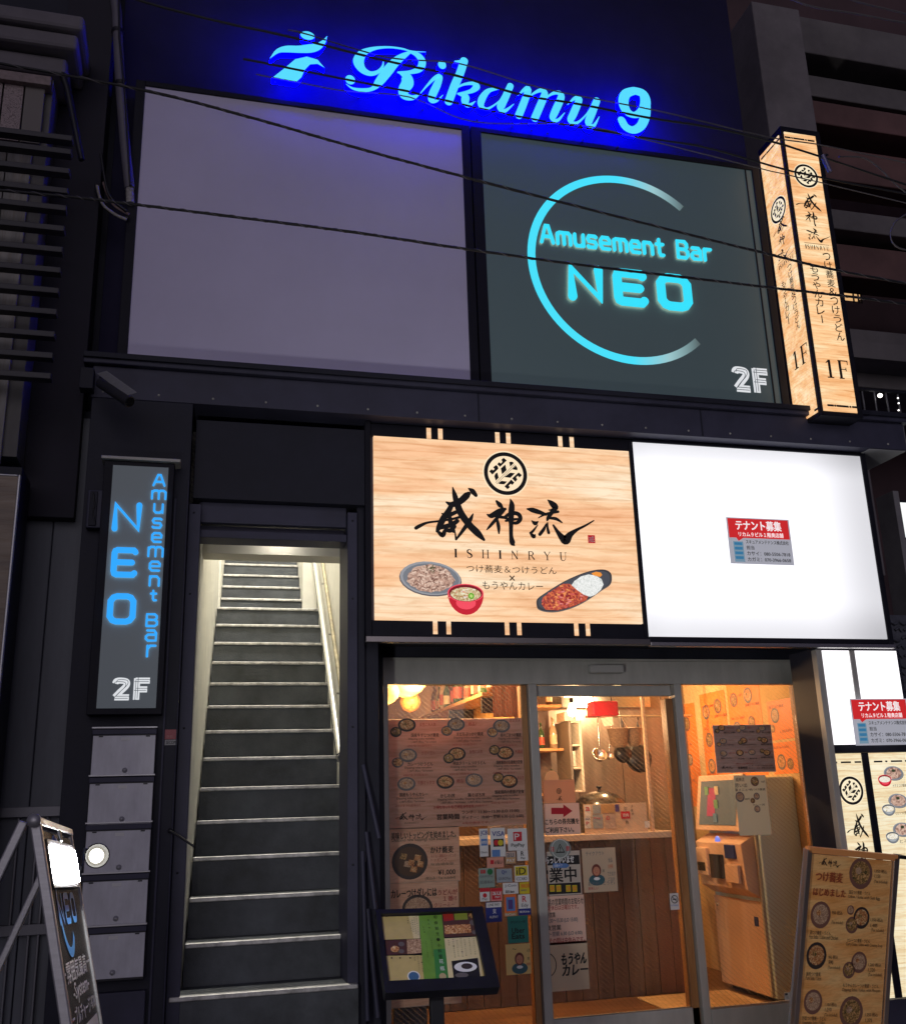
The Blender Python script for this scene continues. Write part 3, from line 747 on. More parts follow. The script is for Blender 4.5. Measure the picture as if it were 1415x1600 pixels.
letter('letter', [[(585, 463, 3), (630, 492, 16), (700, 503, 26), (760, 492, 26), (800, 450, 50), (850, 385, 60), (900, 325, 54), (950, 285, 40), (1010, 250, 12)],
                  [(828, 308, 3), (822, 350, 14), (790, 385, 24), (740, 395, 34), (690, 368, 50), (666, 318, 64), (685, 272, 52), (725, 245, 34), (790, 228, 20), (870, 224, 14), (950, 234, 13), (1010, 250, 10), (1100, 255, 4)],
                  [(1000, 255, 12), (1050, 275, 38), (1080, 318, 44), (1062, 365, 40), (1005, 386, 26), (925, 388, 14)],
                  [(930, 388, 14), (972, 408, 60), (985, 455, 72), (960, 500, 62), (965, 538, 56), (1015, 552, 34), (1062, 530, 6)]], A_, 4.162, ells=[(612, 436, 32, 30)])
letter('letter', [[(1055, 540, 3), (1110, 475, 12), (1160, 425, 22), (1195, 412, 30), (1178, 465, 44), (1148, 530, 46), (1140, 570, 36), (1175, 572, 16), (1214, 535, 4)]], A_, 4.162, ells=[(1209, 338, 26, 27)])
letter('letter', [[(42, 62, 8), (92, 64, 26)], [(98, 58, 44), (75, 130, 44), (40, 210, 46), (2, 312, 44)], [(30, 238, 8), (90, 206, 14), (150, 198, 24), (174, 216, 40), (140, 246, 26), (62, 262, 12)],
                  [(62, 262, 14), (104, 275, 42), (104, 312, 42), (125, 334, 26), (166, 308, 4)]], B_, 3.93)
letter('letter', [[(305, 230, 12), (245, 244, 28), (206, 296, 40), (204, 338, 32), (245, 352, 14), (320, 300, 8), (362, 232, 8)], [(382, 212, 36), (352, 280, 40), (322, 345, 44), (348, 366, 22), (402, 325, 4)]], B_, 3.93)
letter('letter', [[(428, 272, 4), (465, 238, 20), (492, 232, 34), (466, 312, 40), (432, 396, 42)], [(478, 305, 6), (520, 262, 12), (570, 240, 26), (592, 262, 38), (562, 340, 42), (530, 414, 42)],
                  [(578, 315, 6), (620, 272, 12), (668, 254, 26), (694, 278, 38), (660, 360, 42), (640, 412, 34), (672, 424, 18), (714, 378, 4)]], B_, 3.93)
letter('letter', [[(732, 328, 4), (772, 292, 18), (804, 292, 36), (770, 380, 42), (750, 428, 34), (790, 440, 16), (850, 385, 8), (892, 312, 8)], [(912, 302, 38), (882, 380, 42), (860, 442, 40), (892, 458, 20), (926, 402, 4)]], B_, 3.93)
letter('digit', [[(1142, 242, 46), (1090, 262, 54), (1075, 315, 58), (1095, 368, 52), (1142, 392, 38), (1190, 368, 52), (1210, 315, 60), (1195, 262, 54), (1142, 242, 46)], [(1210, 315, 58), (1208, 390, 58), (1185, 455, 50), (1138, 484, 46), (1090, 466, 48), (1064, 424, 46)]], B_, 3.93)
for x in (430, 560, 660, 745, 800, 830, 855, 910, 965):
    y = 128+(x-430)*.19
    MB().tube([at(x, y, -.06), at(x, y, .15)], .006, BLACKM, 6).build('mounting_pin', RS)
pa, pb = at(418, 138, -.02), at(1030, 243, -.02)
box('mounting_rail', pa.x+.1, pb.x-.2, .10, .13, pa.z-.05, pa.z-.035, FRAMEB, RS)

# ------------------------------------------------------------------ column light sign on the right
TW = thing('column_lightbox', 'tall lit timber-print column sign with crest and 1F on two faces', 'sign', (3.95, -.1, 3.9))
TY = -.25
fu0, fu1 = at(1224, 207, TY).x, at(1272.5, 213, TY).x; zt, zb = at(1224, 206, TY).z, at(1293, 642, TY).z
Xc = at(1219, 205, TY).x; Yf = atx(1187, 250, Xc).y
box('housing', Xc+.004, fu1+.045, TY+.004, Yf+.02, zb-.03, zt+.05, FRAMEB, TW)
box('front_face', fu0, fu1, TY-.002, TY+.003, zb, zt, TOWW, TW, bevel=0)
box('side_face', Xc-.002, Xc+.003, TY+.03, Yf, zb, zt-.01, TOWW, TW, bevel=0)
S1 = SY(TY-.003); i2 = Ink(S1)
def tower_print(S, flip, e, er, ks, ish, c1, c2, ff, dashes, csz=.058):
    i2 = Ink(S)
    for (x0, y0, x1, y1) in dashes:
        a = S.uv(x0, y0); b_ = S.uv(x1, y1); zc = (a[1]+b_[1])/2
        for f0, f1 in ((0, .2), (.28, .66), (.76, 1)): i2.rect(a[0]+(b_[0]-a[0])*f0, zc-.007, a[0]+(b_[0]-a[0])*f1, zc+.007, INKM)
        for f in (.24, .71): i2.ell(a[0]+(b_[0]-a[0])*f, zc, .008, .008, INKM, n=10)
    c = S.uv(*e); emblem(i2, c[0], c[1], er, INKM, asp=flip, disc=lit('pale_disc', (255, 240, 205), .95))
    for ch, (x, y), w_, h in ks:
        c = S.uv(x, y); kanji_box(i2, ch, c[0]-w_/2*flip, c[1]-h/2, c[0]+w_/2*flip, c[1]+h/2, INKM)
    c = S.uv(*ish); i2.rect(c[0]-.095, c[1]+.028, c[0]+.095, c[1]+.031, INKB); serif(i2, 'ISHINRYU', c[0]-.09*flip, c[1]-.016, c[0]+.09*flip, c[1]+.016, INKB)
    for word, (xa, ya, xb, yb), sz in ((u'つけ蕎麦＆つけうどん', c1, csz), ('もうやんカレー', c2, csz)):
        n = len(word)
        for k, ch in enumerate(word):
            c = S.uv(xa+(xb-xa)*k/(n-1), ya+(yb-ya)*k/(n-1))
            if ch == 'ー': i2.rect(c[0]-.004, c[1]-.028, c[0]+.004, c[1]+.028, INKM)
            else: i2.text(ch, c[0]-sz/2*flip, c[1]-sz/2, c[0]+sz/2*flip, c[1]+sz/2, INKM, bold=.012)
    i2.build('lettering', TW)
    i3 = Ink(S); c = S.uv(*ff); serif(i3, '1F', c[0]-.085*flip, c[1]-.065, c[0]+.085*flip, c[1]+.065, INKB, gap=.3); i3.build('floor_number', TW)
tower_print(S1, 1, (1258.5, 275), .092, (('i', (1261, 315), .19, .135), ('j', (1266, 342), .095, .115), ('r', (1277, 369), .18, .11)), (1275, 388), (1289.4, 402, 1310.8, 527), (1269.4, 421, 1281.9, 500), (1307, 577), ((1225, 214, 1271.5, 221), (1291.5, 633, 1342, 637)))
S2 = Surf((Xc-.003, 0, 0), (0, -1, 0), (0, 0, 1))
tower_print(S2, 1, (1215.5, 328), .092, (('i', (1218, 354), .17, .100), ('j', (1221.5, 376), .08, .085), ('r', (1225.5, 395), .16, .08)), (1229, 409), (1234.4, 418, 1248.2, 509), (1225.5, 444, 1233.6, 501), (1250, 557), ((1188.5, 248, 1219, 216), (1272, 643, 1280, 635)), .046)

# ------------------------------------------------------------------ restaurant lightbox
IB = thing('restaurant_lightbox', 'lit timber-print restaurant sign with brush calligraphy, crest and three dishes', 'sign', (1.76, 0, 2.44))
box('face', .949, 2.556, -.004, .02, 2.480, 3.565, SIGNW, IB, bevel=0)
box('housing', .90, 2.585, .022, .582, 2.445, 3.652, DARK, IB)
box('black_band', .93, 2.585, -.002, .02, 3.569, 3.642, FRAMEB, IB, bevel=0)
box('black_band', .93, 2.585, -.002, .02, 2.388, 2.476, FRAMEB, IB, bevel=0)
box('frame', .895, .929, -.02, .02, 2.36, 3.652, FRAMEB, IB)
box('frame', 2.558, 2.585, -.012, .018, 2.40, 3.64, FRAMEB, IB)
box('bottom_rail', .895, 2.587, -.022, .025, 2.352, 2.386, mat('satin_dark_rail', (.22, .2, .2), .25, .8), IB)
S = SY(-.005)
i2 = Ink(S, base=.001)
for x in (666, 684, 773, 790, 871, 889):
    y = 672+(x-666)*.055
    i2 = Ink(S, base=.001); a = S.uv(x, y); i2.rect(a[0], 3.566, a[0]+.028, 3.635, SIGNW); i2.build('tab', IB)
for x in (676, 697, 788, 807, 896, 914):
    i2 = Ink(S, base=.001); a = S.uv(x, 975); i2.rect(a[0], 2.402, a[0]+.027, 2.479, SIGNW); i2.build('tab', IB)
i2 = Ink(S)
e0 = S.uv(789.5, 740)
DISC = lit('pale_crest_disc', (250, 226, 190), 1)
emblem(i2, e0[0], e0[1], .135, INKM, disc=DISC); i2.build('crest', IB)
i2 = Ink(S)
def fn(x, y): return S.uv(640+x/4.717, 740+y/4.717)
ks = (S.uv(790, 800)[0]-S.uv(789, 800)[0])/4.717
for ch in 'ijr': kanji(i2, ch, fn, ks*1.16, INKM)
i2.build('calligraphy', IB)
i2 = Ink(S)
a = S.uv(709, 857); b_ = S.uv(885, 876); a2 = S.uv(709, 871)
serif(i2, 'ISHINRYU', a[0], a2[1], b_[0], a[1]-.002, INKM, gap=1.05)
i2.tpx('つけ蕎麦＆つけうどん', 728, 882, 869, 898, INKM)
i2.tpx('×', 795, 899, 804, 908, INKB)
i2.tpx('もうやんカレー', 753, 908, 848, 923, INKM)
i2.build('lettering', IB)
i2 = Ink(S); i2.rpx(917.5, 836, 929.5, 849, lit('seal_red', (185, 30, 40), .9)); i2.tpx('威', 919, 838, 928, 847.5, INKW); i2.build('seal', IB)
# dishes
def foodm(name, cols, es, scale):
    if name in MATS: return MATS[name]
    m = bpy.data.materials.new(name); m.use_nodes = True; MATS[name] = m
    t = m.node_tree; b = t.nodes['Principled BSDF']; tc = t.nodes.new('ShaderNodeTexCoord')
    v = t.nodes.new('ShaderNodeTexNoise'); v.inputs['Scale'].default_value = scale; v.inputs['Detail'].default_value = 5; v.inputs['Distortion'].default_value = 2.5
    t.links.new(tc.outputs['Object'], v.inputs[0]); r = t.nodes.new('ShaderNodeValToRGB'); t.links.new(v.outputs[0], r.inputs[0])
    e = r.color_ramp.elements; n = len(cols)
    e[0].position = .34; e[0].color = (*srgb(*cols[0]), 1); e[1].position = .66; e[1].color = (*srgb(*cols[-1]), 1)
    for i in range(1, n-1):
        q = e.new(.34+.32*i/(n-1)); q.color = (*srgb(*cols[i]), 1)
    if es: 
        t.links.new(r.outputs[0], b.inputs['Emission Color']); b.inputs['Emission Strength'].default_value = es; b.inputs['Base Color'].default_value = (.1, .1, .1, 1)
    else: t.links.new(r.outputs[0], b.inputs['Base Color'])
    b.inputs['Roughness'].default_value = .5
    return m
def soba_plate(ink, S, cx, cy, rx, ry, es=.95, pre=''):
    c = S.uv(cx, cy); ru = S.uv(cx+rx, cy)[0]-c[0]; rv = abs(S.uv(cx, cy-ry)[1]-c[1]); u, v = c
    L = lambda n, rgb: lit(pre+n, rgb, es) if es else mat(pre+n+'_m', srgb(*rgb), .5)
    ink.ell(u, v-rv*.06, ru*1.03, rv*1.02, L('plate_underside', (95, 92, 96)), rot=-4)
    ink.ell(u, v, ru, rv, L('plate_rim', (150, 152, 158)), rot=-4)
    ink.ell(u+ru*.02, v-rv*.02, ru*.93, rv*.9, L('plate_well', (118, 122, 130)), rot=-4)
    random.seed(int(cx*7+cy)); fm = foodm(pre+'soba_noodles', [(120, 84, 72), (190, 150, 130), (226, 196, 176)], es, 30)
    ink.poly([(u+ru*.78*math.cos(a)*(1+random.uniform(-.05, .05)), v-rv*.08+rv*.72*math.sin(a)*(1+random.uniform(-.06, .08))+(rv*.18*max(0, math.sin(a)))) for a in [k*math.pi/16 for k in range(32)]], fm)
    if ru > .08:
        nd = [L('noodle_light', (228, 200, 182)), L('noodle_mid', (190, 152, 134)), L('noodle_dark', (112, 78, 66))]
        for k in range(90):
            a = random.uniform(0, 6.28); r_ = random.random()**.5*.66; x = u+ru*r_*math.cos(a); y = v-rv*.06+rv*r_*math.sin(a); dx = random.uniform(-.2, .2)*ru; dy = random.uniform(-.16, .16)*rv
            ink.stroke([(x, y, ru*.025), (x+dx*.5+ru*.03, y+dy+rv*.06, ru*.03), (x+dx, y+dy, ru*.02)], random.choice(nd), cap=False, n=3)
        for k in range(26):
            x = u+ru*random.gauss(.0, .11); y = v+rv*random.gauss(.55, .12); a = random.uniform(0, 3.1)
            ink.stroke([(x, y, ru*.02), (x+ru*.07*math.cos(a), y+rv*.1*math.sin(a), ru*.02)], L('nori', (58, 66, 44)) if k % 2 else L('nori_light', (88, 96, 62)), cap=False, smooth=False)
    else: ink.ell(u, v+rv*.35, ru*.2, rv*.22, L('nori', (58, 66, 44)), n=8)
def bowl_dish(ink, S, cx, cy, rx, ry, depth, rgb, soup, es=.95, pre=''):
    c = S.uv(cx, cy); ru = S.uv(cx+rx, cy)[0]-c[0]; rv = abs(S.uv(cx, cy-ry)[1]-c[1]); dp = abs(S.uv(cx, cy+depth)[1]-c[1]); u, v = c
    n_ = '%d_%d_%d' % rgb
    L = lambda n, q: lit(pre+n, q, es) if es else mat(pre+n+'_m', srgb(*q), .5)
    body = [(u+ru*math.cos(a), v-(dp*math.sin(a))) for a in [k*math.pi/14 for k in range(15)]]
    ink.poly(body[::-1], L('bowl_'+n_, rgb))
    ink.ell(u, v-dp*.45, ru*.55, dp*.30, L('bowl_glint_'+n_, tuple(min(255, q+48) for q in rgb)), n=16)
    ink.ell(u, v, ru, rv, L('bowl_rim_'+n_, tuple(min(255, q+45) for q in rgb)))
    ink.ell(u, v, ru*.93, rv*.9, L('bowl_in_'+n_, tuple(int(q*.62) for q in rgb)))
    ink.ell(u, v-rv*.12, ru*.84, rv*.74, foodm(pre+'soup_%d' % soup, [[(150, 110, 60), (214, 190, 140), (242, 232, 200)], [(205, 190, 150), (240, 232, 214), (250, 246, 238)]][soup], es, 36))
    random.seed(int(cx*3+cy))
    if ru > .05:
        for k in range(22):
            x = u+ru*random.gauss(-.05, .28); y = v+rv*random.gauss(-.1, .3); a = random.uniform(0, 3)
            ink.stroke([(x, y, ru*.06), (x+ru*.18*math.cos(a), y+rv*.2*math.sin(a), ru*.04)], L(*random.choice([('scallion', (238, 238, 214)), ('broth_shade', (178, 120, 70)), ('pink_garnish', (222, 140, 120)), ('meat_piece', (226, 208, 200))])), cap=False, smooth=False)
        ink.ell(u+ru*.30, v-rv*.30, ru*.17, rv*.34, L('green_leek', (104, 170, 48)), rot=30)
        ink.ell(u+ru*.30, v-rv*.30, ru*.08, rv*.18, L('green_leek_core', (190, 214, 120)), rot=30)
i2 = Ink(S, base=.0012); soba_plate(i2, S, 672.5, 903.5, 47, 26); i2.build('noodle_plate_picture', IB)
i2 = Ink(S, base=.004); bowl_dish(i2, S, 727, 927, 28, 14.5, 34, (196, 30, 48), 0); i2.build('red_bowl_picture', IB)
i2 = Ink(S, base=.0012)
c = S.uv(895, 923); k = S.uv(896, 923)[0]-S.uv(895, 923)[0]
def Lp(x, y): return S.uv(820+x/9.43, 870+y/9.43)
def curve(pts): return [Lp(x, y) for x, y in pts]
shell0 = [(165, 690), (180, 620), (300, 530), (560, 370), (800, 260), (1000, 200), (1150, 188), (1240, 220), (1275, 290), (1250, 400), (1120, 490), (900, 640), (700, 740), (480, 800), (300, 800), (190, 760)]
shell = crom(shell0+[shell0[0]], 5)[:-1]
i2.poly([(u, v-.006) for u, v in curve(shell)], lit('curry_plate_underside', (112, 104, 100), .95))
i2.poly(curve(shell), lit('curry_plate_edge', (60, 58, 62), .95))
i2.poly(curve([(720+(x-720)*.95, 494+(y-494)*.93) for x, y in shell]), lit('curry_plate_dark', (74, 76, 84), .95))
i2.poly(curve([(240, 700), (260, 600), (420, 480), (560, 395), (660, 400), (760, 480), (930, 580), (900, 640), (700, 735), (480, 790), (300, 780)]), foodm('curry_sauce', [(112, 30, 24), (186, 62, 36), (228, 120, 60)], .95, 26))
random.seed(4)
for q in range(70):
    x = random.gauss(540, 130); y = random.gauss(615, 75)-(x-540)*.22; a = random.uniform(0, 3)
    i2.stroke([(*Lp(x, y), k*2.4), (*Lp(x+50*math.cos(a), y+34*math.sin(a)), k*1.6)], lit(*random.choice([('curry_a', (206, 92, 84)), ('curry_b', (150, 40, 44)), ('curry_c', (236, 150, 90)), ('curry_d', (226, 130, 124))]), .95), cap=False, smooth=False)
i2.poly(curve([(680+0, 420), (720, 360), (820, 290), (930, 262), (1040, 280), (1120, 330), (1150, 410), (1110, 490), (1030, 560), (950, 592), (860, 560), (760, 490)]), foodm('white_rice', [(206, 210, 206), (236, 238, 234), (252, 252, 250)], .95, 40))
i2.poly(curve([(970, 245), (1040, 222), (1110, 235), (1130, 270), (1100, 300), (1040, 285), (1000, 275)]), lit('pickle_orange', (240, 150, 60), .95))
i2.build('curry_plate_picture', IB)

# ------------------------------------------------------------------ blank lit lightbox
WB = thing('blank_lightbox', 'brightly lit blank white lightbox beside the timber-print sign', 'sign', (3.4, 0, 2.4))
WL = litgrad('white_tube_lit_acrylic', (250, 250, 255), 1.16, None, (.06, .42, .34, .32))
box('face', 2.589, 4.224, -.004, .02, 2.405, 3.628, WL, WB, bevel=0)
box('housing', 2.587, 4.235, .022, .582, 2.445, 3.648, FRAMEB, WB)
box('frame', 4.226, 4.262, -.012, .02, 2.352, 3.648, FRAMEB, WB)
box('frame', 2.587, 4.224, -.012, .02, 3.631, 3.648, FRAMEB, WB)
box('frame', 2.587, 4.224, -.012, .02, 2.372, 2.402, FRAMEB, WB)
box('bottom_rail', 2.589, 4.262, -.022, .025, 2.345, 2.369, mat('satin_rail', (.5, .48, .47), .25, .9), WB)

def tenant_notice(S, c4, lab, base=.002, transl=0):
    """red and white notice, corners in the plane (u0, v0, u1, v1)"""
    u0, v0, u1, v1 = c4; W_ = u1-u0; H_ = v1-v0
    t_ = thing('tenant_notice', lab, 'notice', S.P((u0+u1)/2, v0, base))
    lt = dict(es=.0)
    PW = mat('notice_white', (.52, .52, .56), .4, em=srgb(176, 178, 190), es=.55); PR = mat('notice_red', (.55, .03, .03), .4, em=srgb(205, 36, 40), es=.75)
    PL = mat('notice_letter_white', (.8, .8, .8), .4, em=srgb(240, 236, 236), es=.8); BL = mat('notice_blue', (.08, .3, .5), .4, em=srgb(52, 118, 160), es=.6)
    i2 = Ink(S, base=base); i2._p([(u0, v0), (u1, v0), (u1, v1), (u0, v1)], PW, None, .0015); i2.build('board', t_)
    i2 = Ink(S, base=base+.0008); b0 = v1-.44*H_
    i2.rect(u0+.02*W_, b0, u1-.02*W_, v1-.02*H_, PR); i2.poly([(u0+.13*W_, b0), (u0+.24*W_, b0), (u0+.16*W_, b0-.07*H_)], PR); i2.build('red_header', t_)
    i2 = Ink(S, base=base+.0016)
    i2.text('テナント募集', u0+.14*W_, v1-.27*H_, u0+.86*W_, v1-.06*H_, PL, bold=.035)
    i2.text('リカム９ビル１階奥店舗', u0+.17*W_, v1-.41*H_, u0+.88*W_, v1-.31*H_, PL, bold=.02)
    for i, (s_, a) in enumerate((('スキュアメンテナンス株式会社', .27), ('担当', .27), ('カサイ：080-5506-7818', .27), ('カガミ：070-3966-0658', .27))):
        ww = .68 if i != 1 else .12
        y1 = b0-.04*H_-i*.125*H_
        i2.text(s_, u0+a*W_, y1-.085*H_, u0+(a+ww)*W_, y1, INKM, bold=.012)
    i2.build('lettering', t_)
    i2 = Ink(S, base=base+.0012)
    i2.rect(u0+.07*W_, v0+.04*H_, u0+.225*W_, v0+.48*H_, lit('notice_building', (120, 150, 170), .8))
    for r_ in range(4): i2.rect(u0+.085*W_, v0+(.10+.10*r_)*H_, u0+.21*W_, v0+(.16+.10*r_)*H_, BL)
    i2.build('building_icon', t_)
S = SY(-.005)
a = S.uv(1133, 808); b_ = S.uv(1241, 883); a_ = S.uv(1141, 881)
tenant_notice(S, ((a[0]+a_[0])/2, (a_[1]+b_[1])/2, b_[0]-.005, a[1]), 'red and white tenant notice stuck on the blank lit lightbox')
# ------------------------------------------------------------------ vertical bar sign on the pilaster
VN = thing('vertical_bar_sign', 'narrow vertical dark sign with blue stacked NEO letters on the pilaster', 'sign', (-.33, -.1, 2.0))
VY = -.20
S = SY(VY-.001)
c0 = S.uv(176, 725); c1 = S.uv(264, 732); c2 = S.uv(243, 1107); c3 = S.uv(152, 1106)
u0 = (c0[0]+c3[0])/2; u1 = (c1[0]+c2[0])/2; v1 = (c0[1]+c1[1])/2; v0 = (c2[1]+c3[1])/2
box('face', u0, u1, VY, VY+.01, v0, v1, mat('dark_slate_face', (.10, .12, .13), .3, em=srgb(50, 57, 62), es=.8, var=.05, vscale=1), VN, bevel=0)
box('housing', u0-.045, u1+.03, VY+.004, -.102, v0-.03, v1+.025, FRAMEB, VN)
box('top_flange', u0-.06, u1+.06, VY-.02, -.102, v1+.028, v1+.045, ALU2, VN)
BL1 = lit('azure_letter_face', (40, 165, 255), 1.0); BH = mat('halo_back_blue', (.1, .1, .1), .5, em=srgb(150, 210, 240), es=4)
def stack(S, word, cells, wd, mt, parent, d=.008, halo=None):
    for ch, (x0, y0, x1, y1) in zip(word, cells):
        i2 = Ink(S, base=d*2); a = S.uv(x0, y0); b_ = S.uv(x1, y1)
        for q in RG[ch][1]: i2.stroke([(a[0]+p*(b_[0]-a[0]), b_[1]+q_*(a[1]-b_[1]), wd) for p, q_ in q], mt, smooth=False, d=d, side=mt, back=halo or mt)
        i2.build('letter', parent)
stack(S, 'NEO', [(182, 789, 216, 828), (180, 860, 210, 899), (174, 932, 207, 972)], .029, BL1, VN, halo=BH)
# zoom 985 px = 320 px
Zz = lambda x, y: (x/3.078, 640+y/3.078)
cells = []
for (x0, y0, x1, y1) in ((742, 315, 792, 368), (735, 372, 796, 432), (745, 437, 782, 498), (738, 505, 776, 570), (735, 575, 776, 638), (718, 640, 782, 708), (724, 712, 768, 776), (724, 782, 764, 848), (728, 870, 752, 918), (708, 985, 755, 1042), (706, 1040, 750, 1112), (712, 1112, 746, 1188)):
    cells.append((*Zz(x0, y0), *Zz(x1, y1)))
stack(S, 'AmusementBar', cells, .0105, BL1, VN, d=.005, halo=BH)
two_f(S, 177, 1059, 234, 1094, VN)

# ------------------------------------------------------------------ letterboxes under it
MY = -.17
S = SY(MY)
MBX = mat('grey_lilac_letterbox', (.60, .60, .66), .42, .1, var=.28, vscale=5, stretch=(1, 1, .35), bump=.06, bscale=60)
spec_ = [('upmost grey steel letterbox right below the vertical sign', (148, 1138, 246, 1215)), ('second letterbox from the top of the wall stack', (143, 1224, 242, 1291)),
         ('middle letterbox behind the bright spotlight', (139, 1300, 238, 1366)), ('fourth letterbox from the top, just above the lowest one', (136, 1379, 232, 1446)),
         ('lowest grey steel letterbox of the stack', (132, 1462, 229, 1530))]
base = None
def letterbox(lab, px):
    a = S.uv(px[0]+1, px[1]); b_ = S.uv(px[2], px[3]); u0, u1 = -.475, -.175; v0, v1 = b_[1], a[1]
    t_ = thing('letterbox', lab, 'letterbox', ((u0+u1)/2, MY, v0), 'letterboxes stacked on the pilaster')
    box('body', u0, u1, MY+.006, -.102, v0, v1+.006, BLACKM, t_)
    box('door', u0+.004, u1-.004, MY, MY+.005, v0+.012, v1-.036, MBX, t_, bevel=.002)
    box('slot_flap', u0, u1, MY-.006, MY+.004, v1-.03, v1-.006, DARK, t_, bevel=.002)
    box('top_lip', u0-.003, u1+.003, MY-.014, MY+.005, v1-.002, v1+.006, ALU, t_, bevel=.001)
    k = MB().lathe(((u0+u1)/2+.01, MY, v0+.038), [(0, .012), (.009, .010), (.011, .003), (.013, 0)], ALU, 14, axis=Vector((0, -1, 0))).build('knob', t_)
    box('name_plate', (u0+u1)/2-.016, (u0+u1)/2+.026, MY-.0025, MY-.0005, v1-.060, v1-.045, STICK, t_, bevel=0)
    for x_ in (u0+.03, u1-.05): box('hinge', x_, x_+.02, MY-.003, MY-.0005, v1-.043, v1-.037, BLACKM, t_, bevel=0)
    return t_
l0 = letterbox(*spec_[0])
z_prev = ORG[l0.name].z
for lab, px in spec_[1:]:
    z = S.uv(px[2], px[3])[1]
    t_ = l0.copy(); COL.objects.link(t_); t_.location.z = z; t_['label'] = lab; ORG[t_.name] = Vector(t_.location)
    for ch in list(l0.children):
        c = ch.copy(); COL.objects.link(c); c.parent = t_
box('letterbox_skirt', -.485, -.165, -.150, -.102, .12, .70, DARK, BLD)
# red security sticker
S = SY(-.1025); i2 = Ink(S)
t_ = thing('security_sticker', 'small red and grey security company sticker on the dark pilaster', 'sticker', S.P(*S.uv(267, 1165)))
SR = mat('dull_red_sticker', (.32, .03, .05), .4)
i2.rpx(258, 1140, 277, 1155, SR); i2.rpx(258, 1156, 277, 1164, mat('dull_grey_sticker', (.3, .3, .32), .4)); i2.build('backing', t_)
i2 = Ink(S, base=.003); i2.tpx('SECOM', 260, 1157.5, 275, 1162.5, INKM, bold=.02); i2.tpx('防犯', 261, 1149, 270, 1153, mat('dull_pink', (.5, .2, .2), .5)); i2.build('lettering', t_)
# electric box
p = SY(-.1); a = p.uv(140, 770); b_ = p.uv(166, 830)
t_ = thing('meter_box', 'small dark electrical box beside the vertical sign', 'electric box', (a[0]+.03, -.15, b_[1]))
box('case', a[0], b_[0]+.02, -.16, -.102, b_[1], a[1], DARK, t_, bevel=.006)
box('cover', a[0]+.012, a[0]+.05, -.168, -.161, b_[1]+.01, a[1]-.01, DARK2, t_)
MB().tube([p.P(*p.uv(148, 776), .07), p.P(*p.uv(150, 795), .075), p.P(*p.uv(147, 806), .07), p.P(*p.uv(151, 824), .07)], .004, BLACKM, 6).build('cable', t_)
# camera under the ledge at the left end
t_ = thing('security_camera', 'black bullet security camera under the left end of the ledge', 'camera', at(160, 600, -.25))
a, b_ = at(158, 598, -.28), at(203, 628, -.42)
MB().tube([a, b_], .030, mat('dark_camera_shell', (.03, .03, .035), .35), 16).build('body', t_)
MB().tube([b_, b_+(b_-a).normalized()*.006], .024, mat('camera_lens', (.01, .01, .012), .08), 16).build('lens', t_)
MB().add([a+Vector((-.02, -.005, .046)), a+Vector((.03, -.06, .040)), b_+Vector((.034, -.06, .028)), b_+Vector((-.02, 0, .034)),
          a+Vector((-.02, -.005, .050)), a+Vector((.03, -.06, .044)), b_+Vector((.034, -.06, .032)), b_+Vector((-.02, 0, .038))],
         [(0, 1, 2, 3), (7, 6, 5, 4), (0, 4, 5, 1), (1, 5, 6, 2), (2, 6, 7, 3), (3, 7, 4, 0)], ALU).build('sunshade', t_)
MB().tube([a+Vector((0, 0, .03)), a+Vector((0, .08, .07)), Vector((a.x, -.10, a.z+.10))], .012, BLACKM, 8).build('bracket', t_)
pc = at(136, 594, -.12)
box('junction_box', pc.x-.03, pc.x+.04, -.18, -.102, pc.z-.07, pc.z+.05, DARK2, t_)
# small sensor stud on the shutter box, grab handles
t_ = thing('door_catch', 'thin dark metal catch rod across the foot of the left stair jamb', 'catch', at(266, 1298, -.13))
MB().tube([at(265, 1298, -.13), at(282, 1308, -.15), at(304, 1323, -.17)], .006, BLACKM, 8).build('rod', t_)
MB().lathe(at(266, 1298, -.12), [(0, 0), (.012, 0), (.012, .01), (0, .01)], BLACKM, 10, axis=Vector((0, -1, 0))).build('pivot', t_)
t_ = thing('intercom', 'small grey intercom plate on the pillar right of the stairs', 'intercom', at(563, 1340, .09))
pl = at(563, 1328, .09)
box('plate', pl.x-.025, pl.x+.028, .075, .099, pl.z-.06, pl.z+.04, ALU2, t_)
box('button', pl.x-.006, pl.x+.010, .070, .0745, pl.z+.005, pl.z+.020, BLACKM, t_)
t_ = thing('folded_stand', 'dark folded metal stand leaning between stair pillar and shop front', 'stand', at(585, 1590, .05))
for (x0, y0, x1, y1) in ((567, 1195, 592, 1310), (572, 1300, 586, 1420), (574, 1420, 590, 1590), (566, 1330, 574, 1595)):
    MB().tube([at(x0, y0, .05), at(x1, y1, .0)], .012, DARK, 8).build('bar', t_)

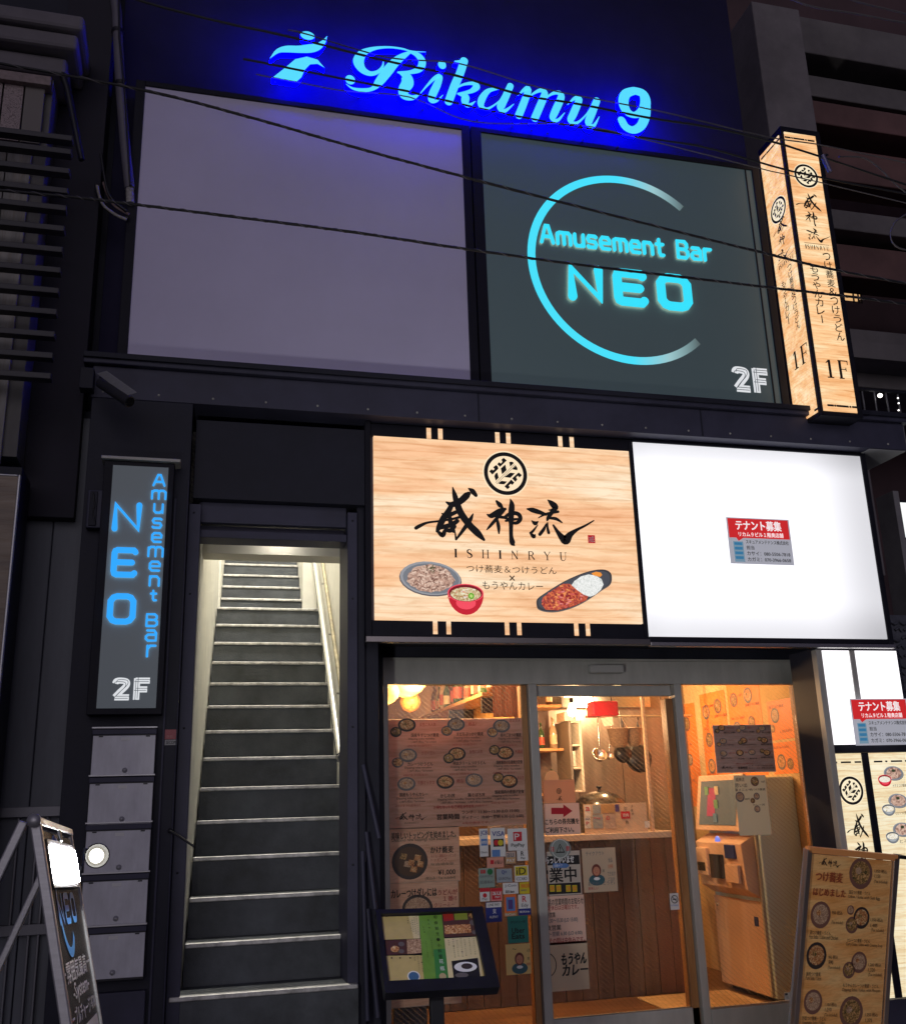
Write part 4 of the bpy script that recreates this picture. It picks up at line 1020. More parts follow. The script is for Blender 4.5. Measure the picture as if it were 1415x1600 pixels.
# ------------------------------------------------------------------ left A-board with arm spotlight and added lamp bar
A0 = Vector((-.290, -3.24, 1.487)); B0 = Vector((-.278, -2.76, 1.455)); vd = Vector((.085, -.01, -.355)).normalized()
u = (B0-A0).normalized(); vd = (vd-u*vd.dot(u)).normalized(); W_ = .50; H_ = 1.46
AB = thing('bar_a_board', 'aluminium A-board of the bar, black face with blue NEO and arm spotlight', 'signboard', A0+vd*H_)
S = Surf(A0, u, -vd)
def bar3(name, p, q, n_, wdt, th, mt, parent):
    """flat bar from p to q, wdt along n_, th across"""
    p, q = Vector(p), Vector(q); d = (q-p); a = Vector(n_).normalized()*wdt/2; c = d.normalized().cross(a.normalized())*th/2
    vs = [p+a+c, p-a+c, p-a-c, p+a-c, q+a+c, q-a+c, q-a-c, q+a-c]
    return MB().add(vs, [(0, 1, 2, 3), (7, 6, 5, 4), (0, 4, 5, 1), (1, 5, 6, 2), (2, 6, 7, 3), (3, 7, 4, 0)], mt).build(name, parent, bevel=.003)
nn = S.n
i2 = Ink(S, base=0); i2._p([(.015, -H_), (W_-.015, -H_), (W_-.015, -.015), (.015, -.015)], mat('glossy_black_board', (.02, .022, .026), .25, 0, spec=.6), None, .006); i2.build('panel', AB)
bar3('frame_side', A0, A0+vd*H_, u, .016, .020, ALU, AB); bar3('frame_side', A0+u*W_, A0+u*W_+vd*H_, u, .012, .010, ALU, AB)
bar3('frame_top', A0, A0+u*W_, vd, .016, .016, ALU, AB); bar3('frame_bottom', A0+vd*H_, A0+vd*H_+u*W_, vd, .03, .028, ALU, AB)
rear = Vector((-.37, 0, -.93)).normalized()
bar3('rear_leg', A0+Vector((-.02, 0, 0)), A0+rear*1.56, u, .016, .018, ALU, AB)
bar3('rear_leg', A0+u*W_+Vector((-.02, 0, 0)), A0+u*W_+rear*1.56, u, .014, .016, ALU, AB)
bar3('rear_crossbar', A0+rear*1.4, A0+rear*1.4+u*W_, rear, .028, .02, ALU, AB)
RB = mat('blue_board_print', (.05, .35, .85), .4)
MB().lathe(A0-u*.02, [(0, 0), (.013, 0), (.013, .012), (0, .012)], ALU, 14, axis=u).build('hinge', AB)
i2 = Ink(S); rc = S.uv(98, 1399); rd = abs(S.uv(98, 1303)[1]-S.uv(98, 1495)[1])/2
i2.ring(rc[0], rc[1], rd-.020, rd, RB, a0=35, a1=315, n=60, asp=.82); i2.build('ring', AB)
i2 = Ink(S); v1_ = S.uv(100, 1400)[1]; v0_ = S.uv(104, 1440)[1]; ua = S.uv(89, 1420)[0]; ub = S.uv(119, 1420)[0]; cw = (ub-ua)/3
for k, ch in enumerate('NEO'):
    for q in RG[ch][1]: i2.stroke([(ua+cw*(k+.12+p*.62), v0_+r_*(v1_-v0_), .013) for p, r_ in q], RB, smooth=False)
i2.build('lettering', AB)
i2 = Ink(S); WB_ = mat('board_white_print', (.85, .85, .88), .4)
for s_, (xa, ya), h_, u0_, u1_ in (('ー雰囲気最高ー', (117, 1514), .040, .03, .47), ('-System-', (122, 1549), .040, .14, .40), ('テーブルチャージ ¥700', (129, 1579), .034, .03, .47)):
    vv_ = S.uv(xa, ya)[1]; i2.text(s_, u0_, vv_-h_/2, u1_, vv_+h_/2, WB_, bold=.03)
i2.build('price_lettering', AB)
vv_ = S.uv(138, 1596)[1]; i2 = Ink(S); i2.rect(.08, vv_-.30, .46, vv_, WB_); i2.build('white_patch', AB)
# arm spotlight, plus a lamp bar added for its reflection on the board
LAMPW = mat('added_lamp_glow', (.9, .9, .9), .3, em=(1, .99, .95), es=560)
def floodlight(c, aim, sz, lab, power):
    aim = Vector(aim).normalized(); t_ = thing('spotlight', lab, 'lamp', c)
    q = Vector((0, 0, 1)).rotation_difference(aim); M = Matrix.Translation(c) @ q.to_matrix().to_4x4()
    MB().box(-sz[0]/2, sz[0]/2, -sz[1]/2, sz[1]/2, -.03, -.002, BLACKM, M).build('housing', t_, bevel=.004)
    MB().box(-sz[0]/2+.006, sz[0]/2-.006, -sz[1]/2+.006, sz[1]/2-.006, -.001, .002, LAMPW, M).build('led_panel', t_)
    l = bpy.data.lights.new('spot_light', 'AREA'); l.shape = 'RECTANGLE'; l.size = sz[0]; l.size_y = sz[1]; l.energy = power; l.color = (1, .97, .93)
    o = bpy.data.objects.new('spot_light', l); COL.objects.link(o); o.parent = t_
    o.matrix_local = Matrix.Translation(aim*.012) @ Vector((0, 0, -1)).rotation_difference(aim).to_matrix().to_4x4()
    return t_
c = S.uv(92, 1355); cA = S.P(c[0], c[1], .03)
tA = thing('spotlight', 'blindingly bright lamp bar added for the spotlight reflection across the upper bar A-board', 'lamp', cA)
i2 = Ink(S, base=.013); i2._p([(.02, c[1]-.045), (W_-.06, c[1]-.045), (W_-.06, c[1]+.048), (.02, c[1]+.048)], BLACKM, None, .012); i2.build('housing', tA, bevel=.004)  # housing of the added lamp bar
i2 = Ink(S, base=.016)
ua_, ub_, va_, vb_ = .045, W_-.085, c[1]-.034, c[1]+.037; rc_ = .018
i2._p([(x+rc_*math.cos(a), y+rc_*math.sin(a)) for x, y, a0 in ((ub_-rc_, va_+rc_, -90), (ub_-rc_, vb_-rc_, 0), (ua_+rc_, vb_-rc_, 90), (ua_+rc_, va_+rc_, 180)) for a in [math.radians(a0+k*22.5) for k in range(5)]], LAMPW); i2.build('led_panel', tA)  # glowing panel stands in for the reflected spotlight
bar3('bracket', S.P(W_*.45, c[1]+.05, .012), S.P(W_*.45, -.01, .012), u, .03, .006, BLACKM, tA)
pB = at(152, 1337, -2.3)
tB = thing('spotlight', 'small round bright spotlight on a thin arm right of the bar A-board', 'lamp', pB)
aim = (CAM-pB).normalized(); aim = (aim+Vector((.10, 0, .02))).normalized()
MB().lathe(pB-aim*.035, [(0, -.01), (.014, -.01), (.030, .012), (.034, .036), (.031, .037)], BLACKM, 20, axis=aim).build('housing', tB)
MB().lathe(pB-aim*.035, [(.008, .004), (.024, .016), (.033, .036)], mat('lamp_reflector', (.10, .095, .08), .5, 0), 24, axis=aim).build('reflector', tB)
MB().lathe(pB-aim*.030, [(.019, .012), (.015, .017), (.008, .020), (0, .021)], mat('small_led_glow', (.9, .9, .9), .3, em=(1, .98, .93), es=9), 20, axis=aim).build('led_panel', tB)
pe = A0+u*W_+vd*.10
MB().tube([pB-aim*.04, pB-aim*.05+Vector((-.03, 0, .02)), pe+Vector((.01, 0, .02)), pe], .0045, BLACKM, 6).build('arm', tB)

# ------------------------------------------------------------------ right menu A-board
A0 = Vector((3.170, -.481, 1.202)); B0 = Vector((3.758, -.388, 1.133)); C0 = Vector((3.048, -.352, .352))
u = (B0-A0).normalized(); vd = (C0-A0); vd = (vd-u*vd.dot(u)).normalized(); W_ = .60; H_ = 1.12
MA = thing('menu_a_board', 'aluminium A-board with timber-print menu of noodle dishes by the right window', 'signboard', A0+vd*H_)
S = Surf(A0, u, -vd); 
MENUW = wood('menu_board_print', (1.0, .62, .25), (1.0, .52, .18), (.86, .38, .10), scale=1.5, rough=.35)
i2 = Ink(S, base=0); i2._p([(.02, -H_+.02), (W_-.02, -H_+.02), (W_-.02, -.02), (.02, -.02)], MENUW, None, .006); i2.build('menu_panel', MA)
CLIP = mat('warm_aluminium_clip_frame', (.62, .50, .42), .3, .9)
OR = mat('orange_clip_frame', (1.0, .42, .14), .4, .2)
bar3('frame_top', A0-u*.01, A0+u*(W_+.01), vd, .032, .03, OR, MA); bar3('frame_bottom', A0+vd*H_, A0+vd*H_+u*W_, vd, .032, .03, CLIP, MA)
bar3('frame_side', A0, A0+vd*H_, u, .030, .03, CLIP, MA); bar3('frame_side', A0+u*W_, A0+u*W_+vd*H_, u, .030, .03, CLIP, MA)
rd = (vd+S.n*-.015).normalized()
bar3('rear_leg', A0+u*(W_+.04)-S.n*.03, A0+u*(W_+.04)+rd*1.2-S.n*.03, u, .028, .03, ALU, MA); bar3('rear_leg', A0+u*.02-S.n*.03, A0+u*.02+rd*1.2-S.n*.03, u, .028, .03, ALU, MA)
bar3('hinge_bracket', A0+u*(W_+.01)-vd*.008, A0+u*(W_+.06)-vd*.008, S.n, .05, .02, BLACKM, MA)
FD = [foodm('menu_food_a', [(120, 60, 40), (200, 130, 70), (235, 210, 160)], 0, 60), foodm('menu_food_b', [(60, 70, 40), (150, 110, 60), (230, 180, 120)], 0, 55), foodm('menu_food_c', [(130, 90, 66), (190, 150, 118), (220, 190, 158)], 0, 70)]
BOWLD = mat('menu_bowl_dark', (.05, .035, .03), .5); BOWLB = mat('menu_bowl_brown', (.22, .10, .07), .5); BOWLG = mat('menu_bowl_grey', (.15, .13, .125), .5)
def dish(i2, u_, v_, r, k=0, rm=None, sq=1.0):
    rm = rm or (BOWLD, BOWLB, BOWLG)[k % 3]
    i2.ell(u_, v_, r, r*sq, rm, n=20); i2.ell(u_, v_+r*.04, r*.78, r*.74*sq, FD[k % 3], n=16); i2.ell(u_-r*.2, v_+r*.15*sq, r*.25, r*.22*sq, FD[(k+1) % 3], n=10)
PF = []
def Q(x, y): return (1220+x/5.333, 1300+y/5.333)
i2 = Ink(S)
for j, (x, y, r, k) in enumerate(((660, 345, 98, 1), (325, 690, 85, 2), (290, 1030, 85, 0), (262, 1415, 78, 2), (580, 1500, 98, 1), (665, 715, 68, 0), (585, 775, 52, 1), (575, 650, 30, 2), (645, 1085, 66, 2), (560, 1150, 52, 1))):
    i2 = Ink(S); c = S.uv(*Q(x, y)); r_ = abs(S.uv(*Q(x+r, y))[0]-c[0])*.98; dish(i2, c[0], c[1], r_, k, rm=(BOWLB if k != 0 else BOWLD), sq=1.02); i2.build('dish_picture', MA)
i2 = Ink(S)
a = S.uv(*Q(312, 240)); b_ = S.uv(*Q(488, 290)); brushname(i2, a[0], min(a[1], b_[1])-.005, b_[0], max(a[1], b_[1])+.02, INKB)
RBn = mat('rust_print', (.36, .08, .03), .5)
for s_, x0, y0, x1, y1 in (('つけ蕎麦', 285, 315, 500, 430), ('はじめました', 262, 455, 525, 550)): 
    a = S.uv(*Q(x0, y0)); b_ = S.uv(*Q(x1, y1)); m_ = (a[1]+b_[1])/2; h = abs(a[1]-b_[1])*.42; i2.text(s_, a[0], m_-h, b_[0], m_+h, RBn, bold=.03)
def menuline(x, y, wpx, hpx, s_, mt=INKB):
    a = S.uv(*Q(x, y)); i2.text(s_, a[0], a[1]-hpx/5.33*.0042, a[0]+wpx/5.33*.0042, a[1], mt)
for x, y, wd_, s_ in ((770, 305, 110, '1,050 税込'), (770, 350, 50, '1,155'), (765, 395, 120, '(Tax included)'), (555, 480, 190, '温玉つけ蕎麦・うどん'), (550, 520, 280, 'Udon / Soba with Soft Egg'),
                      (415, 650, 90, '950 税込'), (410, 735, 100, '(Tax included)'), (232, 815, 175, '鶏つけ蕎麦・うどん'), (225, 850, 245, 'Hot Soba / Udon and Chicken'),
                      (735, 710, 110, '1,350 税込'), (735, 760, 60, '1,485'), (740, 800, 115, '(Tax included)'), (540, 880, 200, 'カレーつけ蕎麦・うどん'), (530, 915, 320, 'Curry Soba / Udon with Creamy Soup'),
                      (385, 1020, 80, '950 税込'), (385, 1065, 40, '990'), (380, 1110, 105, '(Tax included)'), (200, 1160, 120, '豚肉つけ蕎麦'), (195, 1195, 130, 'Pork Soba / Udon'),
                      (715, 1085, 115, '1,200 税込'), (715, 1130, 60, '1,320'), (715, 1170, 120, '(Tax included)'), (505, 1255, 310, 'もうやんカレーつけ蕎麦・うどん'), (500, 1295, 330, 'Dipping Soba / Udon with Mouyan'),
                      (355, 1415, 100, '1,100 税込'), (355, 1460, 55, '1,210'), (350, 1505, 110, '(Tax included)'), (165, 1530, 200, '野菜つけ蕎麦・うどん'), (165, 1570, 190, 'Vegetable Soba / Udon'), (690, 1500, 110, '1,250 税込'), (690, 1550, 60, '1,375')):
    menuline(x, y, wd_, 26, s_)
i2.build('menu_lettering', MA)

# ------------------------------------------------------------------ side light signs right of the door
SL = thing('side_lightbox', 'white lit side lightbox beyond the shop door with pale menu panel under it', 'sign', (4.0, 0, .3))
# it stands in a plane turned slightly; built at Y=.02
SYp = .03
S = SY(SYp-.002)
q = S.uv(1284, 1030); r_ = S.uv(1310, 1163); x0 = 3.745
zt_ = 2.335; zm = S.uv(1330, 1163)[1]
box('white_face', 3.745, 4.30, SYp, SYp+.02, zm, zt_, litgrad('side_white_lit_acrylic', (255, 252, 255), 1.4, None, (.1, .0, .0, .0)), SL, bevel=0)
box('housing', 3.705, 4.34, SYp+.022, .30, .1, zt_+.01, DARK2, SL)
box('frame', 3.700, 3.742, SYp-.03, SYp+.02, .1, zt_, ALU2, SL)
a = S.uv(1330, 1025); b_ = S.uv(1337, 1080)
box('upright', a[0]-.02, a[0]+.018, SYp-.012, SYp-.002, zm, zt_, ALU2, SL)
box('crossbar', 3.744, 4.34, SYp-.02, SYp+.02, zm-.05, zm-.003, FRAMEB, SL)
box('menu_face', 3.745, 4.34, SYp, SYp+.02, .35, zm-.053, CREAMLIT, SL, bevel=0)
box('menu_divider', a[0]-.035, a[0]+.012, SYp-.012, SYp-.002, .35, zm-.052, FRAMEB, SL)
box('base', 3.70, 4.34, SYp-.02, SYp+.02, .1, .345, DARK, SL)
i2 = Ink(S); xm = (3.745+a[0]-.035)/2
for (p, q_) in ((3.75, 3.765), (3.79, 3.86), (3.885, 3.97)): i2.rect(p, zm-.11, min(q_, a[0]-.04), zm-.10, INKM)
for (p, q_) in ((4.02, 4.08), (4.10, 4.115), (4.14, 4.22), (4.24, 4.255)): i2.rect(p, zm-.11, q_, zm-.10, INKM)
emblem(i2, xm-.005, zm-.27, .082, INKM, disc=lit('pale_disc', (255, 240, 205), .95))
kanji_box(i2, 'i', xm-.07, zm-.54, xm+.07, zm-.40, INKM); kanji_box(i2, 'j', xm-.04, zm-.68, xm+.05, zm-.56, INKM)
i2.build('lettering', SL)
i2 = Ink(S)
for k, (x, y, x2, y2, rgb) in enumerate(((1395, 1208, 1381, 1217, (196, 30, 48)), (1402, 1251, 1387, 1263, (120, 125, 130)), (1409, 1296, 1393, 1306, (120, 125, 130)))):
    soba_plate(i2, S, x, y, 15, 11); bowl_dish(i2, S, x2, y2, 10.5, 6.5, 12, rgb, 1)
i2.build('noodle_set_picture', SL)
i2 = Ink(S)
for k, (x, y, s_) in enumerate(((1393, 1225, 'セサミつけ蕎麦'), (1397, 1268, 'セロリつけ蕎麦'), (1404, 1312, 'とろろ'))): i2.tpx(s_, x, y, x+22, y+4.5, INKB)
i2.build('menu_lettering', SL)
S = SY(-.06)
a = S.uv(1326, 1092); b_ = S.uv(1336, 1165)
tenant_notice(S, (a[0], b_[1], a[0]+.40, a[1]), 'red and white tenant notice hanging over the side lightbox right of the door')

# ------------------------------------------------------------------ shop front
DY = .58
FR = thing('shop_front', 'grey aluminium shop front frame with header and automatic sliding glass door', 'shop front', (2.5, DY, .15))
box('header', 1.088, 4.03, .565, .64, 2.19, 2.345, ALU2, FR)
box('header_lip', 1.088, 4.03, .545, .564, 2.335, 2.349, ALU2, FR)
box('jamb', 1.086, 1.125, .565, .64, .1, 2.19, ALU2, FR); 
box('mullion', 2.014, 2.068, .565, .66, .1, 2.19, ALU2, FR)
box('mullion', 3.008, 3.058, .565, .66, .1, 2.19, ALU2, FR)
box('mullion_inner', 1.976, 2.012, .60, .68, .1, 2.188, wood('warm_brown_trim', (.42, .22, .09), (.36, .17, .06), (.28, .12, .04), axis='Z', scale=.8), FR)
box('mullion_inner', 2.955, 3.005, .60, .68, .1, 2.10, MATS['warm_brown_trim'], FR)
box('jamb', 3.96, 4.03, .565, .64, .1, 2.19, ALU2, FR)
box('jamb_brown', 3.905, 3.957, .60, .66, .1, 2.188, MATS['warm_brown_trim'], FR)
box('silver_trim', 4.033, 4.045, .555, .565, .1, 1.95, ALU, FR)
box('door_top_rail', 2.072, 3.004, .61, .645, 2.118, 2.187, ALU2, FR)
box('door_bottom_rail', 2.072, 3.004, .60, .645, .155, .275, ALU2, FR)
box('sill', 3.06, 3.96, .565, .64, .1, .262, ALU2, FR); box('sill', 1.126, 1.975, .565, .64, .1, .20, ALU2, FR)
box('door_track', 2.07, 3.004, .565, .64, .1, .153, ALU2, FR)
sn = SY(.56).uv(942, 1046)
box('door_sensor', 2.415, 2.645, .515, .563, 2.256, 2.308, mat('light_grey_sensor', (.42, .41, .40), .4), FR, bevel=.006)
GL = glass_mat('clear_glass', 0); GW = glass_mat('safety_lined_glass', .20)
box('glass_pane', 1.127, 1.974, .615, .621, .20, 2.187, GW, FR, bevel=0)
box('glass_pane', 2.074, 3.002, .622, .628, .277, 2.116, GW, FR, bevel=0)
box('glass_pane', 3.060, 3.903, .615, .621, .263, 2.187, GW, FR, bevel=0)

# ------------------------------------------------------------------ posters and stickers on the glass
G1 = SY(.611); G2 = SY(.618); G3 = SY(.611)
POSTW = wood('brown_menu_poster', (.86, .56, .42), (.78, .49, .36), (.62, .37, .27), scale=.8, rough=.3, transl=.42)
POSTO = wood('peach_poster', (1.0, .70, .50), (.97, .64, .44), (.88, .54, .36), scale=1.2, rough=.35, transl=.4)
def poster(S, px, lab, mt, cat='poster', name='poster', group=None, edge=None):
    a = S.uv(px[0], px[1]); b_ = S.uv(px[2], px[3]); t_ = thing(name, lab, cat, S.P((a[0]+b_[0])/2, b_[1]), group)
    i2 = Ink(S, base=.0008)
    if edge: i2.rect(a[0]-.004, b_[1]-.004, b_[0]+.004, a[1]+.004, edge)
    i2._p([(a[0], b_[1]), (b_[0], b_[1]), (b_[0], a[1]), (a[0], a[1])], mt, .0002, .0006); i2.build('sheet', t_)
    return t_, a, b_
PL_ = mat('clear_laminate_edge', (.75, .6, .5), .2, translucent=.5)
t_, a, b_ = poster(G1, (605, 1125, 823, 1287), 'large brown timber-print menu of eleven dishes on the left window', POSTW, edge=PL_)
def bigmenu(S, t_, a, b_, tiny=False):
    w_, h = b_[0]-a[0], a[1]-b_[1]
    U = lambda f: a[0]+f*w_
    V = lambda f: a[1]-f*h
    i2 = Ink(S, base=.003)
    RX = w_*.052
    D = [(.14, .05, 0, .06, .115), (.50, .05, 2, .43, .11), (.84, .07, 2, .77, .13), (.145, .335, 2, .07, .40), (.50, .33, 0, .44, .37), (.86, .33, 0, .78, .30), (.13, .60, 2, None, None), (.41, .59, 0, None, None), (.62, .58, 2, None, None), (.88, .60, 0, .80, .56)]
    for k, (x, y, kk, x2, y2) in enumerate(D):
        i2 = Ink(S, base=.003); dish(i2, U(x), V(y), RX*1.25, kk, rm=(BOWLG if kk == 2 else BOWLD), sq=.72)
        if x2: dish(i2, U(x2), V(y2), RX*.8, kk+1, rm=BOWLD if kk == 0 else BOWLG, sq=.85)
        i2.build('dish_picture', t_)
    i2 = Ink(S, base=.004); RD = mat('faded_red_print', (.42, .05, .04), .5)
    names = [(.17, .13, '国産牛すじつけ蕎麦'), (.50, .125, 'すだちぶっかけ蕎麦'), (.83, .14, '担々ごまつけ蕎麦'), (.14, .40, 'カレーつけうどん'), (.47, .40, '明太クリームつけうどん'), (.79, .40, '国産豚肉の生姜焼き定食'),
             (.08, .68, '国産もうやんカレー'), (.37, .70, 'かしわ丼'), (.57, .70, '鶏そぼろ丼'), (.77, .68, '国産鶏肉の唐揚げ定食')]
    for x, y, s_ in names:
        wd_ = .019*len(s_)+.03
        i2.text(s_, U(x), V(y+.035), U(min(.985, x+wd_)), V(y), INKB, bold=.015)
        if not tiny:
            i2.text('Dipping soba noodles', U(x-.02), V(y+.065), U(min(.97, x+.17)), V(y+.042), INKB)
            i2.text('1,180円 (税込) / Tax included', U(x), V(y+.095), U(min(.98, x+.18)), V(y+.07), INKB)
            i2.text('※お好みで温・冷をお選び頂けます。', U(x-.03), V(y+.128), U(min(.95, x+.15)), V(y+.108), RD)
    for x, y, s_ in ((.23, .03, '女性に大人気'), (.59, .03, '絶品！'), (.90, .0, 'オススメ'), (.24, .30, 'クリーミー'), (.59, .295, '女性に人気'), (.93, .30, '大満足'), (.21, .575, '牛豚ミックス'), (.49, .565, '絶品！'), (.94, .55, '大人気')):
        i2.text(s_, U(x), V(y+.035), U(min(.99, x+.02*len(s_))), V(y), RD)
    i2.text('お得なセットもご用意あります。', U(.32), V(.84), U(.62), V(.805), RD)
    brushname(i2, U(.05), V(.935), U(.27), V(.855), INKB); serif(i2, 'ISHINRYU', U(.11), V(.962), U(.21), V(.948), INKB)
    i2.text('営業時間', U(.34), V(.935), U(.50), V(.885), INKB, bold=.03)
    i2.text('ランチ：11:30〜15:30 (LO 15:00)', U(.52), V(.895), U(.94), V(.86), INKB, bold=.01)
    i2.text('ディナー：18:00〜翌朝 6:30 (LO 6:00)', U(.52), V(.945), U(.97), V(.905), INKB, bold=.01)
    i2.text('※年中無休です。', U(.52), V(.985), U(.72), V(.96), RD)
    i2.build('menu_lettering', t_)
bigmenu(G1, t_, a, b_)
t_, a, b_ = poster(G1, (607, 1296, 718, 1375), 'peach topping poster with a bowl of warm soba at 1,000 yen', POSTO, edge=PL_)
i2 = Ink(G1, base=.003); c = G1.uv(640, 1346); r_ = abs(G1.uv(668, 1346)[0]-c[0])
i2.ell(c[0], c[1], r_, r_*.93, BOWLD, n=28); i2.ell(c[0], c[1], r_*.84, r_*.76, mat('dark_broth', (.09, .045, .02), .3), n=24)
for (x, y, k) in ((636, 1350, 2), (642, 1348, 0), (652, 1340, 0), (656, 1350, 0), (646, 1358, 0), (630, 1338, 1)): 
    q = G1.uv(x, y); i2.poly([(q[0]-.022, q[1]-.012), (q[0]+.016, q[1]-.020), (q[0]+.022, q[1]+.012), (q[0]-.012, q[1]+.018)], FD[k])
i2.build('soba_bowl_picture', t_)
i2 = Ink(G1, base=.003); RD = MATS['faded_red_print']
i2.tpx('美味しいトッピングを始めました。', 611, 1301, 712, 1308, INKB, bold=.02); i2.tpx('Delicious new toppings now available.', 612, 1310.5, 702, 1313.5, INKB)
i2.tpx('かけ蕎麦', 672, 1323, 708, 1332, INKB, bold=.03); i2.tpx('もくもく鶏飯のトッピング', 673, 1335, 712, 1339, RD); i2.tpx('トッピング', 673, 1341, 698, 1345, RD); i2.tpx('Hot soba with the dish', 673, 1348, 708, 1351, INKB)
i2.tpx('¥1,000', 684, 1359, 711, 1367, INKB, bold=.03); i2.tpx('(税込み / Tax included)', 664, 1370, 711, 1373.5, INKB); i2.build('lettering', t_)
t_, a, b_ = poster(G1, (607, 1381, 720, 1566), 'peach curry dipping udon poster partly hidden by the menu stand', POSTO, edge=PL_)
i2 = Ink(G1, base=.003); c = G1.uv(652, 1420); r_ = abs(G1.uv(676, 1420)[0]-c[0]); i2.ell(c[0], c[1], r_, r_*.85, BOWLD, n=28); i2.ell(c[0], c[1], r_*.82, r_*.68, FD[2], n=24); i2.build('udon_bowl_picture', t_)
i2 = Ink(G1, base=.003); i2.tpx('カレーつけダレには', 611, 1390, 682, 1400, INKB, bold=.03); i2.tpx('うどんが', 684, 1390, 714, 1397, RD, bold=.02); i2.tpx('１番!!', 692, 1400, 713, 1407, RD, bold=.02); i2.tpx('クリーミー', 678, 1411, 710, 1416, RD); i2.build('lettering', t_)
# payment stickers: (px box, ground, [(text, box, colour)], extra rects, label)
C_ = lambda n, rgb: mat('print_'+n, srgb(*rgb), .4)
BLU = C_('navy', (28, 44, 130)); RED = C_('red', (196, 28, 44)); GRN = C_('green', (20, 110, 60)); YEL = C_('yellow', (206, 190, 40)); ORG_ = C_('orange', (222, 110, 50)); GRY = C_('grey', (110, 112, 118)); GOLD = C_('gold', (190, 150, 100)); TEAL = C_('teal', (38, 130, 118)); SKY = C_('sky', (90, 130, 190)); MAG = C_('violet', (80, 60, 130))
SW = STICK
grp = 'payment stickers on the left window'
for px, gm, txt, rects, ells, lab, nm in (
    ((748, 1295, 763, 1338), SW, [('JCB', 750, 1298, 761, 1306, BLU), ('AMEX', 751.5, 1314, 760.5, 1318, SW), ('Diners', 751, 1330, 761, 1333, GRY)], [(751, 1311, 761, 1321, SKY)], [], 'narrow white card sticker at the top left of the payment stickers', 'a'),
    ((765, 1294, 790, 1338), SW, [('VISA', 768, 1299, 788, 1306, BLU)], [(770, 1311, 786.5, 1322.5, INKM), (768, 1328, 781, 1338, SKY)], [(775, 1316.7, 4.2, RED), (781.5, 1316.7, 4.2, YEL)], 'white card sticker with blue VISA letters', 'b'),
    ((792, 1295, 824, 1328), SW, [('P', 803, 1302.5, 811, 1312, SW), ('PayPay', 798, 1318, 819, 1324, INKM)], [(801, 1300, 815, 1314, RED)], [], 'white sticker with red P square and PayPay lettering', 'c'),
    ((807, 1329, 825, 1344.5), SW, [('R', 813, 1330, 818, 1337, INKM), ('Pay', 813, 1339, 820, 1343, INKM)], [], [], 'small white sticker with a black R above a red strip', 'd'),
    ((760, 1340, 787, 1355), C_('peach', (214, 150, 130)), [('d 払い', 772, 1344, 785, 1350, INKM)], [(765.5, 1344, 771, 1350, RED)], [], 'peach sticker with a small red square and d mark', 'e'),
    ((789, 1331, 805.5, 1349), C_('beige', (190, 170, 160)), [('au', 791, 1333, 802, 1339, GRY), ('PAY', 791, 1342, 804, 1347, SW)], [(789.5, 1340, 805, 1348.5, GOLD)], [], 'beige au sticker with a gold block', 'f'),
    ((747, 1357, 773, 1386), C_('pale_green', (140, 158, 150)), [('銀聯', 750, 1359, 758, 1365, RED), ('QUICPay', 749, 1368, 770, 1371, GRY), ('交通系IC', 749, 1376, 771, 1380, GRY)], [], [(765, 1362, 4.4, GRN)], 'pale green sticker with small mixed card marks', 'g'),
    ((775, 1358, 800, 1378), C_('pale_blue', (150, 160, 170)), [('Q+', 783, 1360, 791, 1366, BLU), ('QUICPay', 778, 1371, 797, 1375, GRY)], [], [], 'pale blue sticker with a Q plus mark', 'h'),
    ((803, 1353, 826, 1377), SW, [('iD', 806, 1356, 821, 1366, INKM), ('ICCARD', 806, 1371, 823, 1375, GRY)], [(804, 1354, 823.5, 1367.5, YEL)], [], 'white sticker with black iD on an olive yellow block', 'i'),
    ((785, 1380, 809.5, 1396), SW, [('J-Coin', 788, 1382, 806, 1386, GRY), ('楽天 Bank', 789, 1391, 803, 1395, INKM)], [], [], 'small white bank sticker left of the yellow one', 'j'),
    ((811, 1379, 827, 1396), YEL, [('WAON', 813, 1381, 826, 1387, ORG_), ('nanaco', 813, 1390, 822, 1392, GRY)], [], [], 'small bright yellow payment sticker', 'k'),
    ((749, 1388, 765, 1408), SW, [('Pay', 753, 1403, 761, 1407, GRY)], [(749, 1388, 765, 1393, RED)], [(757, 1399, 3.2, RED)], 'white sticker with red header and red dot', 'l'),
    ((766, 1388, 784, 1407), C_('pink', (225, 150, 150)), [('au', 769, 1394, 781, 1398, SW), ('PAY', 773, 1400, 781, 1403, SW)], [(766, 1388, 784, 1392, RED), (768, 1393.5, 782, 1405, RED)], [], 'pink-edged sticker with a crimson block', 'm'),
    ((758, 1410, 784, 1440), BLU, [('LINE PAY', 762, 1412, 780, 1415, INKM), ('支', 769, 1420, 775, 1427, SW), ('ALIPAY', 764, 1431, 778, 1434, SW)], [(759, 1410.5, 783, 1417, SW)], [], 'deep blue wallet sticker with white top band', 'n'),
    ((787, 1398, 807.5, 1431), ORG_, [('BitCash', 789, 1427.5, 804, 1430, SW)], [(790, 1402, 804.5, 1423, SKY), (793, 1406, 801, 1420, MAG), (787.5, 1426.5, 807, 1431, GOLD)], [], 'orange framed sticker with a blue picture', 'o'),
    ((809, 1398, 829, 1429), SW, [('R', 815, 1400, 822, 1409, RED), ('Edy', 814, 1412, 825, 1418, GRY), ('楽天Edy', 811, 1423, 827, 1426, SW)], [(809, 1420, 829, 1429, BLU)], [], 'white sticker with a red R, Edy and blue base', 'p'),
    ((792, 1432, 826, 1472), TEAL, [('デリバリー可', 797, 1439, 820, 1442, INKM), ('Uber', 799, 1450, 819, 1457, INKM), ('Eats', 799, 1459, 819, 1466, INKM)], [], [], 'square teal sticker reading Uber Eats', 'q')):
